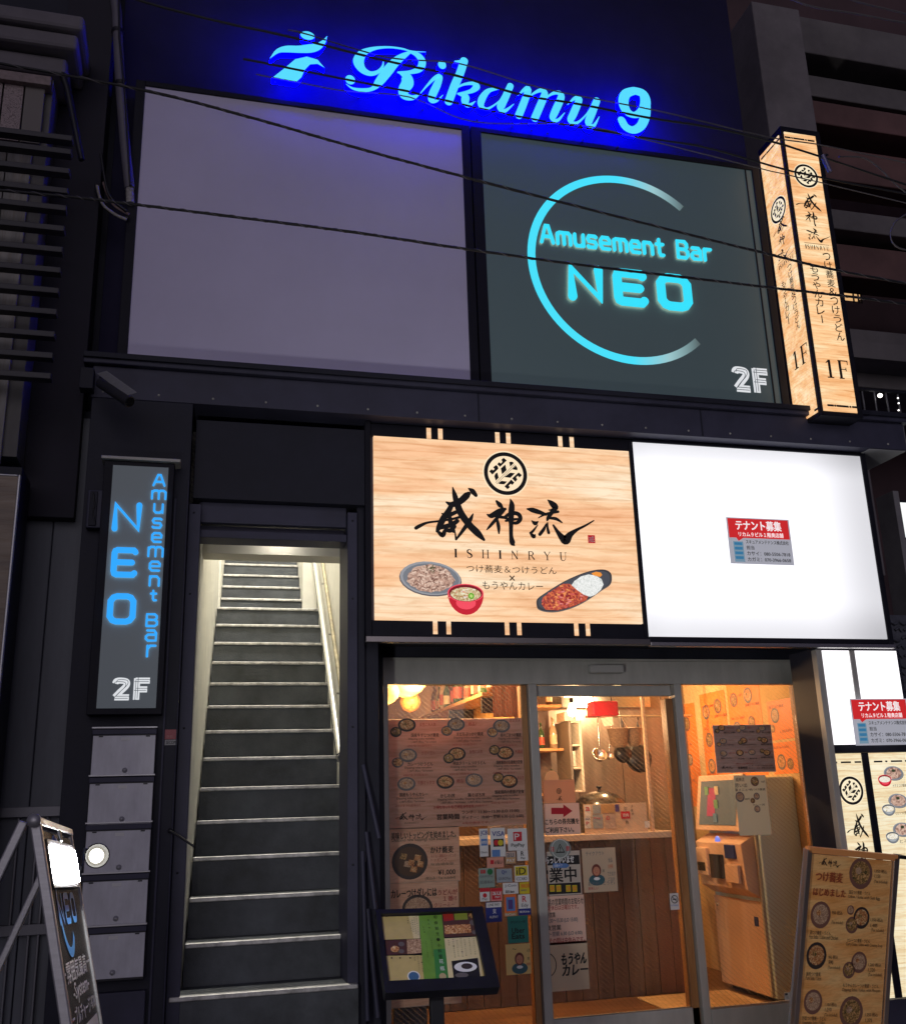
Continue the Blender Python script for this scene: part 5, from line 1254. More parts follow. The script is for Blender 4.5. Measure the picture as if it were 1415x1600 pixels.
    t_, a, b_ = poster(G1, px, lab, gm, 'sticker', 'sticker', grp)
    i2 = Ink(G1, base=.0035)
    for (x0, y0, x1, y1, m_) in rects: i2.rpx(x0, y0, x1, y1, m_)
    for (x, y, r_, m_) in ells:
        c = G1.uv(x, y); q = abs(G1.uv(x+r_, y)[0]-c[0]); i2.ell(c[0], c[1], q, q, m_, n=14)
    for (s_, x0, y0, x1, y1, m_) in txt: i2.tpx(s_, x0, y0, x1, y1, m_, bold=.02)
    i2.build('lettering', t_)
SKIN = C_('skin', (205, 140, 110)); HAIR = C_('hair', (120, 60, 50)); PYEL = C_('straw', (240, 205, 130)); TL2 = C_('dusty_teal', (60, 100, 110))
def girl_note(S, px, lab, gm, cx, cy, r, lines):
    t_, a, b_ = poster(S, px, lab, gm)
    i2 = Ink(S, base=.003); c = S.uv(cx, cy); q = abs(S.uv(cx+r, cy)[0]-c[0])
    i2.ell(c[0], c[1]-q*2.0, q*1.9, q*1.2, TL2, n=20); i2.ell(c[0], c[1], q*1.12, q*1.35, HAIR, n=20); i2.ell(c[0], c[1]-q*.15, q*.8, q*.95, SKIN, n=20)
    i2.ell(c[0], c[1]-q*1.75, q*.75, q*.35, INKW, n=14)
    for s_ in (-.3, .3): i2.ell(c[0]+s_*q, c[1]-q*.1, q*.07, q*.07, INKB, n=8)
    i2.stroke([(c[0]-q*.18, c[1]-q*.45, q*.06), (c[0], c[1]-q*.52, q*.06), (c[0]+q*.18, c[1]-q*.45, q*.06)], RED, n=3)
    i2.build('person_drawing', t_)
    i2 = Ink(S, base=.003)
    for (s_, x0, y0, x1, y1, m_) in lines: i2.tpx(s_, x0, y0, x1, y1, m_)
    i2.build('lettering', t_)
girl_note(G1, (789, 1476, 830, 1521), 'straw-coloured drawing of a woman holding a bowl below the teal sticker', PYEL, 811, 1498, 6.5, [('〜', 800, 1482, 806, 1484, INKB), ('人気', 822, 1482, 828, 1487, INKB), ('丼', 823, 1495, 827, 1500, INKM), ('持帰', 822, 1504, 828, 1508, RED)])
# on the sliding door
PINKP = mat('pinkish_sheet', (1.0, .78, .66), .45, translucent=.4)
t_, a, b_ = poster(G2, (849, 1256, 907, 1303), 'pinkish notice with a red arrow pointing to the ticket machine', PINKP)
i2 = Ink(G2, base=.003); Qd = lambda x, y: (820+x/5.054, 1000+y/5.054)
i2.ppx([Qd(205, 1325), Qd(300, 1325), Qd(300, 1298), Qd(372, 1350), Qd(300, 1400), Qd(300, 1375), Qd(205, 1375)], RED); i2.build('arrow', t_)
i2 = Ink(G2, base=.003); i2.tpx('こちらの券売機を', 851, 1280, 904, 1287, INKM, bold=.03); i2.tpx('ご利用下さい。', 852, 1293, 896, 1300, INKM, bold=.03); i2.build('lettering', t_)
t_, a, b_ = poster(G2, (847, 1219, 899, 1254), 'orange card with small crest above the red arrow notice', mat('orange_card', (.95, .55, .30), .5, translucent=.4))
i2 = Ink(G2, base=.003); c = G2.uv(872.5, 1236); emblem(i2, c[0], c[1], .016, INKB); kanji_box(i2, 'i', c[0]-.018, c[1]-.058, c[0]+.018, c[1]-.028, INKB); i2.build('crest', t_)
i2 = Ink(G2, base=.0005); c = G2.uv(861.5, 1216); i2.ell(c[0], c[1], .046, .046, MATS['orange_card'], n=24); i2.build('round_tab', t_)
t_, a, b_ = poster(G2, (853, 1331, 909, 1397), 'white open-for-business sign with black bands on the sliding door', PAPER)
i2 = Ink(G2, base=.003); i2.rpx(854, 1338, 905, 1350, INKM); i2.rpx(856, 1381, 907, 1395, INKM); i2.build('black_band', t_)
i2 = Ink(G2, base=.004); i2.tpx('いらっしゃいませ', 845, 1339, 896, 1348, INKW, bold=.03); i2.tpx('営業中', 836, 1357, 900, 1377, INKM, bold=.03)
for x, s_ in ((858, '08'), (868, '00'), (883, '28'), (893, '00')): 
    i2.rpx(x, 1383, x+8, 1393, YEL); i2.tpx(s_, x+1, 1384.5, x+7, 1391.5, ORG_, bold=.02)
i2.build('lettering', t_)
i2 = Ink(G2, base=.005); i2.ppx([(863, 1349), (884, 1349), (889, 1352.5), (884, 1356), (863, 1356)], SKY); i2.build('blue_tag', t_); i2 = Ink(G2, base=.006); i2.tpx('自動ドア', 865, 1350.5, 878, 1354.5, INKW); i2.build('tag_lettering', t_)
t_ = thing('round_caution_sticker', 'round grey caution sticker with warning triangle on the sliding door', 'sticker', G2.P(*G2.uv(874, 1338)))
i2 = Ink(G2, base=.007); c = G2.uv(874, 1326); rr_ = abs(G2.uv(891, 1326)[0]-c[0]); GG = C_('pale_grey', (140, 150, 145))
i2.ell(c[0], c[1], rr_, rr_*.82, GG, n=30); i2.build('disc', t_)
i2 = Ink(G2, base=.0082); i2.ring(c[0], c[1], rr_*.74, rr_*.78, INKW)
for m_, k in ((INKM, 1.0), (GG, .72)): i2.poly([(c[0]-.030*k, c[1]-.024*k-.0), (c[0]+.030*k, c[1]-.024*k), (c[0], c[1]+.030*k)], m_)
i2.text('!', c[0]-.003, c[1]-.016, c[0]+.003, c[1]+.012, INKM, bold=.02); i2.text('注', c[0]-.062, c[1]-.014, c[0]-.036, c[1]+.014, RED, bold=.02); i2.text('意', c[0]+.036, c[1]-.014, c[0]+.062, c[1]+.014, RED, bold=.02)
i2.build('warning_print', t_)
girl_note(G2, (908, 1326, 965, 1392), 'tilted white note with yellow drawing of a woman on the sliding door', PAPERC, 931, 1360, 6.5,
          [('テイクアウト', 914, 1331, 943, 1336, GRY), ('丼', 940, 1358, 944, 1363, INKM), ('全品', 949, 1340, 956, 1347, GRY), ('お持帰', 949, 1350, 957, 1357, ORG_), ('できます', 948, 1362, 961, 1368, GRY), ('ご注文', 949, 1371, 960, 1376, GRY), ('お気軽にどうぞ♪', 918, 1378, 960, 1382, GRY), ('美味しい', 918, 1386, 934, 1390, RED)])
t_, a, b_ = poster(G2, (850, 1401, 916, 1473), 'pinkish opening hours sheet on the lower sliding door', PINKP)
i2 = Ink(G2, base=.003)
for s_, x0, y0, x1, y1, m_ in (('当店の営業時間のお知らせ', 851, 1405, 911, 1412, INKB), ('定休日は日曜日です。', 855, 1415, 903, 1420, RD), ('昼営業', 853, 1426, 867, 1433, INKB), ('11:30〜15:30 (LO 15:00)', 853, 1436, 902, 1441, GRY), ('夜営業', 853, 1446, 876, 1453, INKB), ('〜翌朝 6:30 (LO 6:00)', 856, 1456, 909, 1461, GRY), ('その間は中休みです。', 857, 1466, 913, 1471, RD)): i2.tpx(s_, x0, y0, x1, y1, m_, bold=.01)
i2.build('lettering', t_)
t_, a, b_ = poster(G2, (832, 1475, 921, 1545), 'white curry logo poster with brush lettering at the foot of the sliding door', PAPERC)
i2 = Ink(G2, base=.003); c = G2.uv(851, 1508); i2.ring(c[0], c[1], .066, .071, INKM); i2.build('ring', t_)
i2 = Ink(G2, base=.003); i2.tpx('もうやん', 875, 1490, 915, 1505, INKM, bold=.05, shear=.15); i2.tpx('カレー', 877, 1508, 917, 1522, INKM, bold=.05, shear=.15); i2.build('lettering', t_)
t_, a, b_ = poster(G2, (1045, 1396, 1061, 1421), 'small white no-smoking sticker on the sliding door edge', STICK, 'sticker', 'sticker')
i2 = Ink(G2, base=.003); c = G2.uv(1053, 1405); i2.ring(c[0], c[1], .019, .024, INKM); i2.stroke([(c[0]-.015, c[1]+.015, .004), (c[0]+.015, c[1]-.015, .004)], INKM, smooth=False); i2.rect(c[0]-.013, c[1]-.003, c[0]+.013, c[1]+.003, INKM); i2.tpx('No Smoking', 1047, 1413, 1059, 1416, SKY); i2.build('print', t_)
# right window
t_, a, b_ = poster(G3, (1113, 1134, 1211, 1205), 'small brown timber-print menu sheet on the right window', wood('grey_brown_menu_poster', (.62, .44, .38), (.54, .37, .32), (.44, .28, .25), scale=1.3, rough=.3, transl=.25), edge=PL_)
bigmenu(G3, t_, a, b_, tiny=True)
t_, a, b_ = poster(G3, (1145, 1212, 1205, 1304), 'pale hand-lettered dish sheet on the right window below the menu', mat('pale_green_sheet', (.85, .80, .62), .15, translucent=.4, spec=.6))
i2 = Ink(G3, base=.003)
for x, y, k, r_ in ((1178, 1221, 1, .03), (1155, 1245, 2, .032), (1181, 1244, 2, .022), (1175, 1251, 1, .017), (1182, 1264, 2, .022)):
    i2 = Ink(G3, base=.003); c = G3.uv(x, y); dish(i2, c[0], c[1], r_, k); i2.build('dish_picture', t_)
i2 = Ink(G3, base=.003)
for s_, x0, y0, x1, y1 in (('威神流', 1148, 1215, 1162, 1221), ('思い出', 1147, 1224, 1166, 1230), ('裏メニュー', 1147, 1232, 1172, 1236), ('950円', 1188, 1220, 1194, 1223), ('肉つけ蕎麦', 1170, 1232, 1195, 1235), ('800円', 1163, 1247, 1170, 1250), ('カレー丼', 1175, 1256, 1194, 1259)): i2.tpx(s_, x0, y0, x1, y1, INKB)
i2.build('lettering', t_)
t_, a, b_ = poster(G3, (1224, 1551, 1238, 1562), 'tiny white maker tag low on the right window', STICK, 'sticker', 'sticker')
i2 = Ink(G3, base=.003); i2.rpx(1225, 1552, 1229.5, 1555, INKM); i2.tpx('TEL', 1226, 1557, 1232, 1560, GRY); i2.build('print', t_)

# ------------------------------------------------------------------ black menu stand in front of the left window
MS = thing('menu_stand', 'black pole stand holding a framed green and tan food menu', 'menu stand', (1.0, -.75, .1))
P0 = at(593, 1423, -.60); P1 = at(757, 1416, -.60); P3 = at(595, 1552, -.86); P2 = at(777, 1544, -.86)
u = ((P1-P0)+(P2-P3)).normalized(); C0 = (P0+P1+P2+P3)/4; vv = ((P0-P3)+(P1-P2)); vv = (vv-u*vv.dot(u)).normalized()
wd_ = ((P1-P0).length+(P2-P3).length)/2; ht = ((P0-P3).length+(P1-P2).length)/2
S = Surf(C0, u, vv)
i2 = Ink(S, base=-.02); i2._p([(-wd_/2, -ht/2), (wd_/2, -ht/2), (wd_/2, ht/2), (-wd_/2, ht/2)], BLACKM, None, .03); i2.build('board', MS, bevel=.004)
f = .030
for nm, (a0, b0, a1_, b1) in {'frame_top': (-wd_/2, ht/2-.022, wd_/2, ht/2), 'frame_bottom': (-wd_/2, -ht/2, wd_/2, -ht/2+.055), 'frame_side': (-wd_/2, -ht/2+.055, -wd_/2+.022, ht/2-.022), 'frame_side_': (wd_/2-.055, -ht/2+.055, wd_/2, ht/2-.022)}.items():
    i2 = Ink(S, base=.004); i2._p([(a0, b0), (a1_, b0), (a1_, b1), (a0, b1)], BLACKM, None, .022); i2.build(nm.strip('_'), MS, bevel=.003)
pp = C0-vv*(ht/2)
MB().box(C0.x-.03, C0.x+.03, C0.y-.0, C0.y+.04, .12, C0.z-.05, BLACKM).build('pole', MS, bevel=.004)
MB().box(C0.x-.22, C0.x+.22, C0.y-.2, C0.y+.24, .102, .122, BLACKM).build('base_plate', MS, bevel=.004)
TAN = mat('tan_menu_print', (.62, .48, .20), .3, var=.12, vscale=8); TAN2 = mat('pale_tan_menu_print', (.78, .66, .38), .3, var=.1, vscale=8); GRE = mat('green_menu_print', (.18, .36, .06), .3, var=.3, vscale=4); GRE2 = mat('deep_green_menu_print', (.06, .26, .07), .3)
def Mq(x, y): return (570+x/5., 1280+y/5.)
i2 = Ink(S, base=-.016)
pts = lambda *a: [Mq(*p) for p in a]
i2.ppx(pts((135, 745), (425, 738), (435, 915), (155, 925)), TAN); i2.ppx(pts((165, 1050), (450, 1045), (468, 1265), (180, 1285)), TAN); i2.ppx(pts((345, 740), (425, 738), (435, 912), (385, 915)), TAN2)
i2.ppx(pts((425, 738), (605, 730), (660, 1245), (468, 1262)), GRE); i2.ppx(pts((540, 1000), (632, 995), (660, 1245), (560, 1250)), GRE2)
i2.ppx(pts((625, 915), (895, 900), (945, 1238), (660, 1245)), TAN2); i2.ppx(pts((880, 905), (897, 903), (948, 1235), (925, 1238)), TAN)
i2.build('menu_page', MS)
i2 = Ink(S, base=-.013)
i2.ppx(pts((162, 932), (440, 925), (448, 1035), (170, 1048)), mat('photo_tray_brown', (.10, .04, .03), .4)); i2.ppx(pts((605, 725), (870, 715), (890, 895), (620, 910)), MATS['photo_tray_brown'])
i2.ppx(pts((612, 728), (690, 725), (700, 775), (622, 785)), C_('photo_red', (170, 50, 40))); i2.ppx(pts((700, 725), (800, 720), (808, 770), (706, 775)), C_('photo_green', (140, 150, 60)))
i2.ppx(pts((622, 815), (825, 805), (835, 872), (630, 885)), FD[0]); i2.ppx(pts((330, 925), (440, 922), (446, 1030), (335, 1040)), FD[2])
for x, y, r_, m_ in ((238, 1000, 34, FD[0]), (288, 962, 24, BOWLG), (288, 1018, 22, BOWLG), (840, 742, 26, FD[1]), (850, 795, 30, BOWLG), (860, 870, 22, BOWLG)):
    c = S.uv(*Mq(x, y)); q = abs(S.uv(*Mq(x+r_, y))[0]-c[0]); i2.ell(c[0], c[1], q, q*.8, m_, n=16)
i2.ppx(pts((680, 1095), (885, 1070), (905, 1225), (700, 1245)), INKM)
c = S.uv(*Mq(790, 1140)); i2.ell(c[0], c[1], .052, .024, INKW, n=20); c = S.uv(*Mq(800, 1135)); i2.ell(c[0], c[1], .026, .014, BOWLD, n=14); c = S.uv(*Mq(760, 1205)); i2.ell(c[0], c[1], .03, .012, BOWLG, n=14)
c = S.uv(*Mq(385, 1215)); i2.ell(c[0], c[1], .028, .026, INKW, n=20); i2.ell(c[0], c[1], .023, .021, C_('porcelain_blue', (70, 110, 150)), n=20)
c = S.uv(*Mq(612, 1215)); i2.ell(c[0], c[1], .016, .016, C_('seal_beige', (190, 170, 130)), n=16)
i2.build('food_picture', MS)
i2 = Ink(S, base=-.012)
def vtext(i2, S, s_, x, y, dx, dy, size, mt):
    for k, ch in enumerate(s_):
        c = S.uv(*Mq(x+dx*k, y+dy*k)); i2.text(ch, c[0]-size/2, c[1]-size/2, c[0]+size/2, c[1]+size/2, mt, keep=True, align='C')
DG = C_('dark_olive', (50, 60, 20))
vtext(i2, S, '和食割烹・小料理', 552, 752, 6, 44, .017, DG); vtext(i2, S, '花瓶', 600, 1098, 8, 55, .020, INKW)
vtext(i2, S, '松と梅', 498, 775, 4, 30, .008, DG); vtext(i2, S, '五の膳', 460, 830, 4, 20, .007, DG)
for x, y, n, s_ in ((405, 750, 9, '会席料理九八〇円より'), (388, 760, 8, '先付椀物向付焼物'), (372, 780, 7, '煮物揚物御飯'), (358, 790, 6, '止椀水菓子'), (335, 765, 3, '竹御膳'), (690, 930, 9, '季節の一品料理各種取'), (720, 940, 8, '揃えております特選'), (750, 925, 9, '黒毛和牛ステーキ膳'), (780, 935, 8, '刺身盛り合わせ膳'), (815, 925, 8, '天麩羅盛り合わせ'), (850, 925, 8, '本日のおすすめ品'), (655, 940, 5, '昼御膳'),
                    (480, 950, 9, 'ゆったりと個室で'), (520, 940, 9, '四季の味覚をお楽'), (440, 1060, 9, '定食コースも御座'), (415, 1070, 8, '御予約承ります'), (388, 1060, 5, '花御膳')):
    vtext(i2, S, s_[:n], x, y, 2, 17, .0055, INKB)
for x in (210, 275, 355): 
    c = S.uv(*Mq(x, 1078)); i2.rect(c[0]-.003, c[1]-.003, c[0]+.003, c[1]+.003, INKB)
i2.build('menu_lettering', MS)
# ------------------------------------------------------------------ shop interior
ORW = mat('ochre_plaster', (.72, .50, .24), .8, 0, var=.15, vscale=4, bump=.2, bscale=40)
BRW = wood('brown_back_boards', (.20, .10, .05), (.16, .08, .04), (.11, .05, .025), axis='Z', scale=.8)
struct('wall', MB().box(1.095, 4.12, 3.40, 3.5, .15, 2.75, BRW)); struct('wall', MB().box(1.095, 1.124, .70, 3.4, .15, 2.75, ORW)); struct('wall', MB().box(4.118, 4.124, .66, 3.4, .15, 2.75, ORW))
struct('ceiling', MB().box(1.125, 4.117, .70, 3.399, 2.60, 2.70, mat('cream_ceiling', (.72, .58, .40), .8)))
# counter with plank front
CT = thing('counter', 'dark wood-planked restaurant counter with pale worktop seen through the door', 'counter', (2.7, 1.7, .15))
CX0, CX1 = 1.62, 3.46
PLK = wood('counter_plank', (.15, .10, .085), (.12, .08, .068), (.085, .056, .048), axis='Z', scale=1.1, rough=.45)
PLK2 = wood('counter_plank_red', (.17, .08, .065), (.14, .065, .052), (.095, .044, .036), axis='Z', scale=1.0, rough=.45)
x = CX0; k = 0
while x < CX1-.02:
    wd_ = .118
    o = box('plank', x+.002, min(x+wd_-.002, CX1), 1.70, 1.72, .152, 1.20, PLK2 if x > 3.2 else PLK, CT, bevel=.003); x += wd_; k += 1
box('carcass', CX0, CX1, 1.722, 2.25, .152, 1.20, BLACKM, CT)
box('worktop', CX0-.02, CX1+.02, 1.62, 2.28, 1.202, 1.245, mat('pale_laminate', (.62, .50, .40), .35, var=.1, vscale=6), CT)
# splash panel of small notices on the worktop
sp_ = SY(1.66)
t_ = thing('notice_strip', 'strip of small payment notices standing along the counter edge', 'notices', (3.0, 1.66, 1.245))
a = sp_.uv(911, 1257); b_ = sp_.uv(1012, 1296)
i2 = Ink(sp_, base=0); i2._p([(a[0], 1.246), (b_[0], 1.246), (b_[0], a[1]), (a[0], a[1])], mat('strip_card', (.66, .48, .34), .5, var=.1, vscale=6), None, .006); i2.build('card', t_)
i2 = Ink(sp_, base=.002)
for (x0, y0, x1, y1, m_) in ((912, 1258, 923, 1276, SW), (912, 1277, 923, 1294, SW), (925, 1258, 938, 1271, C_('pale_blue', (150, 160, 170))), (938, 1257, 960, 1270, GOLD), (925, 1273, 942, 1294, C_('pale_blue', (150, 160, 170))), (944, 1273, 962, 1294, C_('beige', (190, 170, 160))), (969, 1268, 984, 1279, RED), (960, 1257, 967, 1268, MAG), (1006, 1283, 1015, 1293, SW)): i2.rpx(x0, y0, x1, y1, m_)
i2.build('notice_card', t_)
i2 = Ink(sp_, base=.003)
for s_, x0, y0, x1, y1, m_ in (('a', 914, 1261, 921, 1267, RED), ('VISA', 913.5, 1278, 921, 1281, BLU), ('P', 915, 1284, 920, 1289, RED), ('Pay', 927, 1277, 938, 1280, RED), ('iD', 946, 1275, 952, 1281, RED), ('店内', 972, 1271, 981, 1276, INKW), ('冷', 985, 1258, 988, 1262, INKM), ('房', 985, 1264, 988, 1268, INKM), ('中', 986, 1270, 989, 1274, INKM), ('省エネ', 974, 1260, 979, 1266, GRY), ('換気', 976, 1282, 981, 1287, INKM)): i2.tpx(s_, x0, y0, x1, y1, m_, bold=.02)
i2.build('lettering', t_)
# ticket machine against the right wall, front facing left
TM = thing('ticket_machine', 'orange-lit meal ticket vending machine with street light tinted into its side behind the right window', 'vending machine', (3.95, 1.43, .15))
TMO = mat('beige_orange_enamel', (.82, .56, .38), .4, 0, var=.05, vscale=3); TMG = mat('outdoor_lit_enamel', (.66, .88, .92), .42, 0, var=.05, vscale=2)  # cabinet colour carries the white outside light on its side
box('cabinet', 3.80, 4.114, 1.06, 1.78, .18, 1.60, TMG, TM, bevel=.012)
box('lower_door', 3.785, 3.799, 1.11, 1.77, .19, .78, TMO, TM, bevel=.004)
box('edge_strip', 3.78, 3.80, 1.085, 1.108, .19, 1.25, mat('pale_edge_strip', (.55, .50, .40), .4), TM)
box('foot', 3.84, 4.08, 1.16, 1.72, .152, .18, BLACKM, TM)
# control shelf: sloping tray
mb = MB(); P = [(3.80, y, .80) for y in (1.12, 1.78)]+[(3.70, y, .86) for y in (1.12, 1.78)]+[(3.68, y, 1.16) for y in (1.12, 1.78)]+[(3.80, y, 1.22) for y in (1.12, 1.78)]
mb.add(P, [(0, 2, 3, 1), (2, 4, 5, 3), (4, 6, 7, 5), (0, 6, 4, 2), (1, 3, 5, 7), (0, 1, 7, 6)], TMO); mb.build('control_panel', TM, bevel=.006)
box('banknote_slot', 3.655, 3.684, 1.58, 1.74, .93, 1.12, TMO, TM, bevel=.006); box('slot_mouth', 3.650, 3.656, 1.61, 1.72, .96, 1.02, BLACKM, TM)
box('coin_tray', 3.655, 3.684, 1.38, 1.54, .92, 1.08, BLACKM, TM); box('keypad', 3.66, 3.682, 1.16, 1.34, .90, 1.02, mat('pale_orange_plastic', (.75, .5, .34), .4), TM); box('card_reader', 3.665, 3.69, 1.20, 1.33, 1.06, 1.15, mat('navy_plastic', (.04, .06, .2), .3), TM)
MB().lathe((3.70, 1.47, 1.17), [(0, .01), (.03, .008), (.036, 0)], mat('blue_button', (.1, .15, .6), .3, em=(.15, .25, 1), es=.8), 14, axis=Vector((-1, 0, 0))).build('return_button', TM)
scr = MB(); P = [(3.70, y, 1.24) for y in (1.14, 1.80)]+[(3.79, y, 1.24) for y in (1.14, 1.80)]+[(3.79, y, 1.63) for y in (1.14, 1.80)]+[(3.765, y, 1.63) for y in (1.14, 1.80)]
scr.add(P, [(0, 2, 3, 1), (2, 4, 5, 3), (4, 6, 7, 5), (0, 1, 7, 6), (0, 6, 4, 2), (1, 3, 5, 7)], TMO); scr.build('screen_bezel', TM, bevel=.006)
mb = MB(); P = []
for y, f in ((1.20, 0), (1.74, 0)):
    for z in (1.28, 1.59): P.append((3.70+(z-1.24)/.39*.065-.004, y, z))
mb.add(P, [(0, 1, 3, 2)], mat('dim_screen', (.10, .12, .12), .15, em=srgb(96, 100, 92), es=.45)); mb.build('screen', TM)
mb = MB(); P = []
for y, z in ((1.62, 1.34), (1.62, 1.54), (1.50, 1.54), (1.50, 1.34)): P.append((3.70+(z-1.24)/.39*.065-.008, y, z))
mb.add(P, [(0, 1, 2, 3)], mat('screen_magenta_tile', (.3, .05, .1), .3, em=srgb(140, 60, 70), es=.6)); mb.build('screen_tile', TM)
for k in range(3):
    for j in range(2):
        y_ = 1.66-.0-j*.15; z_ = 1.30+k*.095; xx = 3.70+(z_+.03-1.24)/.39*.065-.010
        box('menu_button', xx-.004, xx, y_-.055, y_, z_, z_+.06, [mat('button_cream', (.7, .62, .45), .4), mat('button_blue', (.15, .3, .5), .4), mat('button_green', (.2, .42, .25), .4)][(k+j) % 3], TM, bevel=0) if not (j == 0 and k < 2) else None
MB().lathe((3.785, 1.72, .72), [(0, .01), (.012, .008), (.014, 0)], STEEL, 10, axis=Vector((-1, 0, 0))).build('lock', TM)
box('maker_label', 3.780, 3.784, 1.17, 1.22, .62, .68, mat('navy_plastic'), TM)
# menus on the right wall
RW = SX(4.117)
RW = Surf((4.117, 0, 0), (0, -1, 0), (0, 0, 1))
WM = mat('orange_wall_menu', (.92, .27, .05), .5, var=.1, vscale=5)
def wallmenu(y0, y1, z0, z1, lab, dishes, rows=()):
    t_ = thing('wall_menu', lab, 'poster', (4.11, (y0+y1)/2, z0), 'menus on the right wall inside')
    i2 = Ink(RW, base=.001); i2._p([(-y1, z0), (-y0, z0), (-y0, z1), (-y1, z1)], WM, None, .001); i2.build('sheet', t_)
    i2 = Ink(RW, base=.003)
    for (fy, fz, r_, k) in dishes:
        i2 = Ink(RW, base=.003); dish(i2, -y1+(y1-y0)*fy, z0+(z1-z0)*fz, r_, k, rm=BOWLB if k % 2 else BOWLG); i2.build('dish_picture', t_)
    i2 = Ink(RW, base=.003)
    for (fy, fz, wd_, s_) in rows: i2.text(s_, -y1+(y1-y0)*fy, z0+(z1-z0)*fz-.012, -y1+(y1-y0)*fy+wd_, z0+(z1-z0)*fz+.010, MATS['rust_print'], bold=.01)
    i2.build('lettering', t_)
rws = [(.06, f, .20, s_) for f, s_ in ((.86, 'つけ蕎麦 1,100円'), (.62, 'つけうどん 1,050円'), (.38, 'もうやんカレー'), (.14, '温玉・ねぎ 150円'))]
rw2 = [(.55, f, .20, s_) for f, s_ in ((.74, '国産牛すじ蕎麦'), (.50, '鶏天つけ蕎麦'), (.26, '明太クリーム'))]
wallmenu(1.90, 2.32, 1.55, 2.30, 'orange wall menu with paired dishes, the deepest of the inside right wall', [(.22, .80, .06, 0), (.7, .84, .06, 1), (.25, .50, .06, 1), (.72, .55, .06, 2), (.25, .22, .06, 0), (.7, .25, .06, 1)], rws+rw2)
wallmenu(1.38, 1.86, 1.62, 2.33, 'orange wall menu in the middle of the inside right wall', [(.2, .82, .055, 1), (.65, .84, .06, 0), (.22, .5, .06, 2), (.68, .55, .05, 1), (.22, .2, .05, 0), (.68, .22, .06, 2)], rws+rw2)
wallmenu(.98, 1.30, 1.86, 2.14, 'orange wall menu nearest the window, upper of two', [(.3, .62, .055, 2), (.15, .3, .03, 1)], [(.08, .85, .2, '温玉つけ蕎麦'), (.45, .2, .14, '1,050円')])
wallmenu(.98, 1.30, 1.62, 1.84, 'orange wall menu nearest the window, lower of two', [(.35, .38, .055, 0), (.7, .3, .04, 1)], [(.08, .85, .2, '¥1,200 Tax included')])
wallmenu(2.42, 2.75, 1.40, 2.25, 'narrow brownish wall menu at the far end of the inside right wall', [(.5, .8, .06, 1), (.5, .45, .05, 2)], [(.3, .6, .12, 'カレー丼'), (.3, .25, .12, '鶏天丼')])
# fittings
def bulb(c, lab, p, r=.035, col=(1, .60, .29)):
    t_ = thing('light_bulb', lab, 'light bulb', c)
    MB().lathe(c, [(0, -r*1.3), (r*.7, -r), (r, -r*.2), (r*.8, r*.6), (r*.4, r*1.3), (r*.38, r*1.6)], mat('glowing_bulb', (1, .8, .5), .3, em=(1, .70, .32), es=14), 18).build('globe', t_)
    MB().lathe(c, [(r*.4, r*1.5), (r*.42, r*2.4), (r*.2, r*2.6)], BLACKM, 12).build('socket', t_)
    MB().tube([Vector(c)+Vector((0, 0, r*2.5)), (c[0], c[1], 2.6)], .004, BLACKM, 6).build('cord', t_)
    l = bpy.data.lights.new('bulb_light', 'POINT'); l.energy = p; l.color = col; l.shadow_soft_size = .05
    o = bpy.data.objects.new('bulb_light', l); COL.objects.link(o); o.parent = t_; o.location = (0, 0, -.09)
b1 = at(893, 1110, 1.5); bulb(tuple(b1), 'bare glowing orange bulb hanging over the counter behind the door', 26)
bulb((3.30, 2.15, 2.36), 'added glowing bulb near the ceiling deep above the ticket machine aisle', 40)  # this and the next two bulbs are added to brighten the interior
bulb((1.50, 1.10, 2.36), 'added glowing bulb near the ceiling behind the left window', 44)
bulb((2.6, 2.9, 2.42), 'added glowing bulb near the ceiling over the kitchen', 30)
# paper lanterns
def lantern(c, r, lab):
    t_ = thing('paper_lantern', lab, 'lantern', c, 'paper lanterns at the shop ceiling')
    prof = []
    for k in range(17):
        a = -math.pi/2+math.pi*k/16; rr_ = r*max(.25, math.cos(a))*(1+.025*(-1)**k); prof.append((rr_, r*.8*math.sin(a)))
    MB().lathe(c, prof, mat('glowing_paper', (.9, .7, .25), .7, em=(1, .66, .16), es=1.1), 24).build('shade', t_)
    MB().lathe((c[0], c[1], c[2]+r*.8), [(r*.25, 0), (r*.25, .02), (0, .02)], BLACKM, 14).build('cap', t_)
    l = bpy.data.lights.new('lantern_light', 'POINT'); l.energy = 6; l.color = (1, .62, .2); l.shadow_soft_size = .1
    o = bpy.data.objects.new('lantern_light', l); COL.objects.link(o); o.parent = t_; o.location = (0, 0, -r*1.1)
c = at(634, 1062, 1.35); lantern((c.x, c.y, c.z), .145, 'wide glowing yellow paper lantern at the top of the left window')
c = at(600, 1082, 1.15); lantern((c.x, c.y, c.z), .10, 'smaller yellow paper lantern cut by the left window edge')
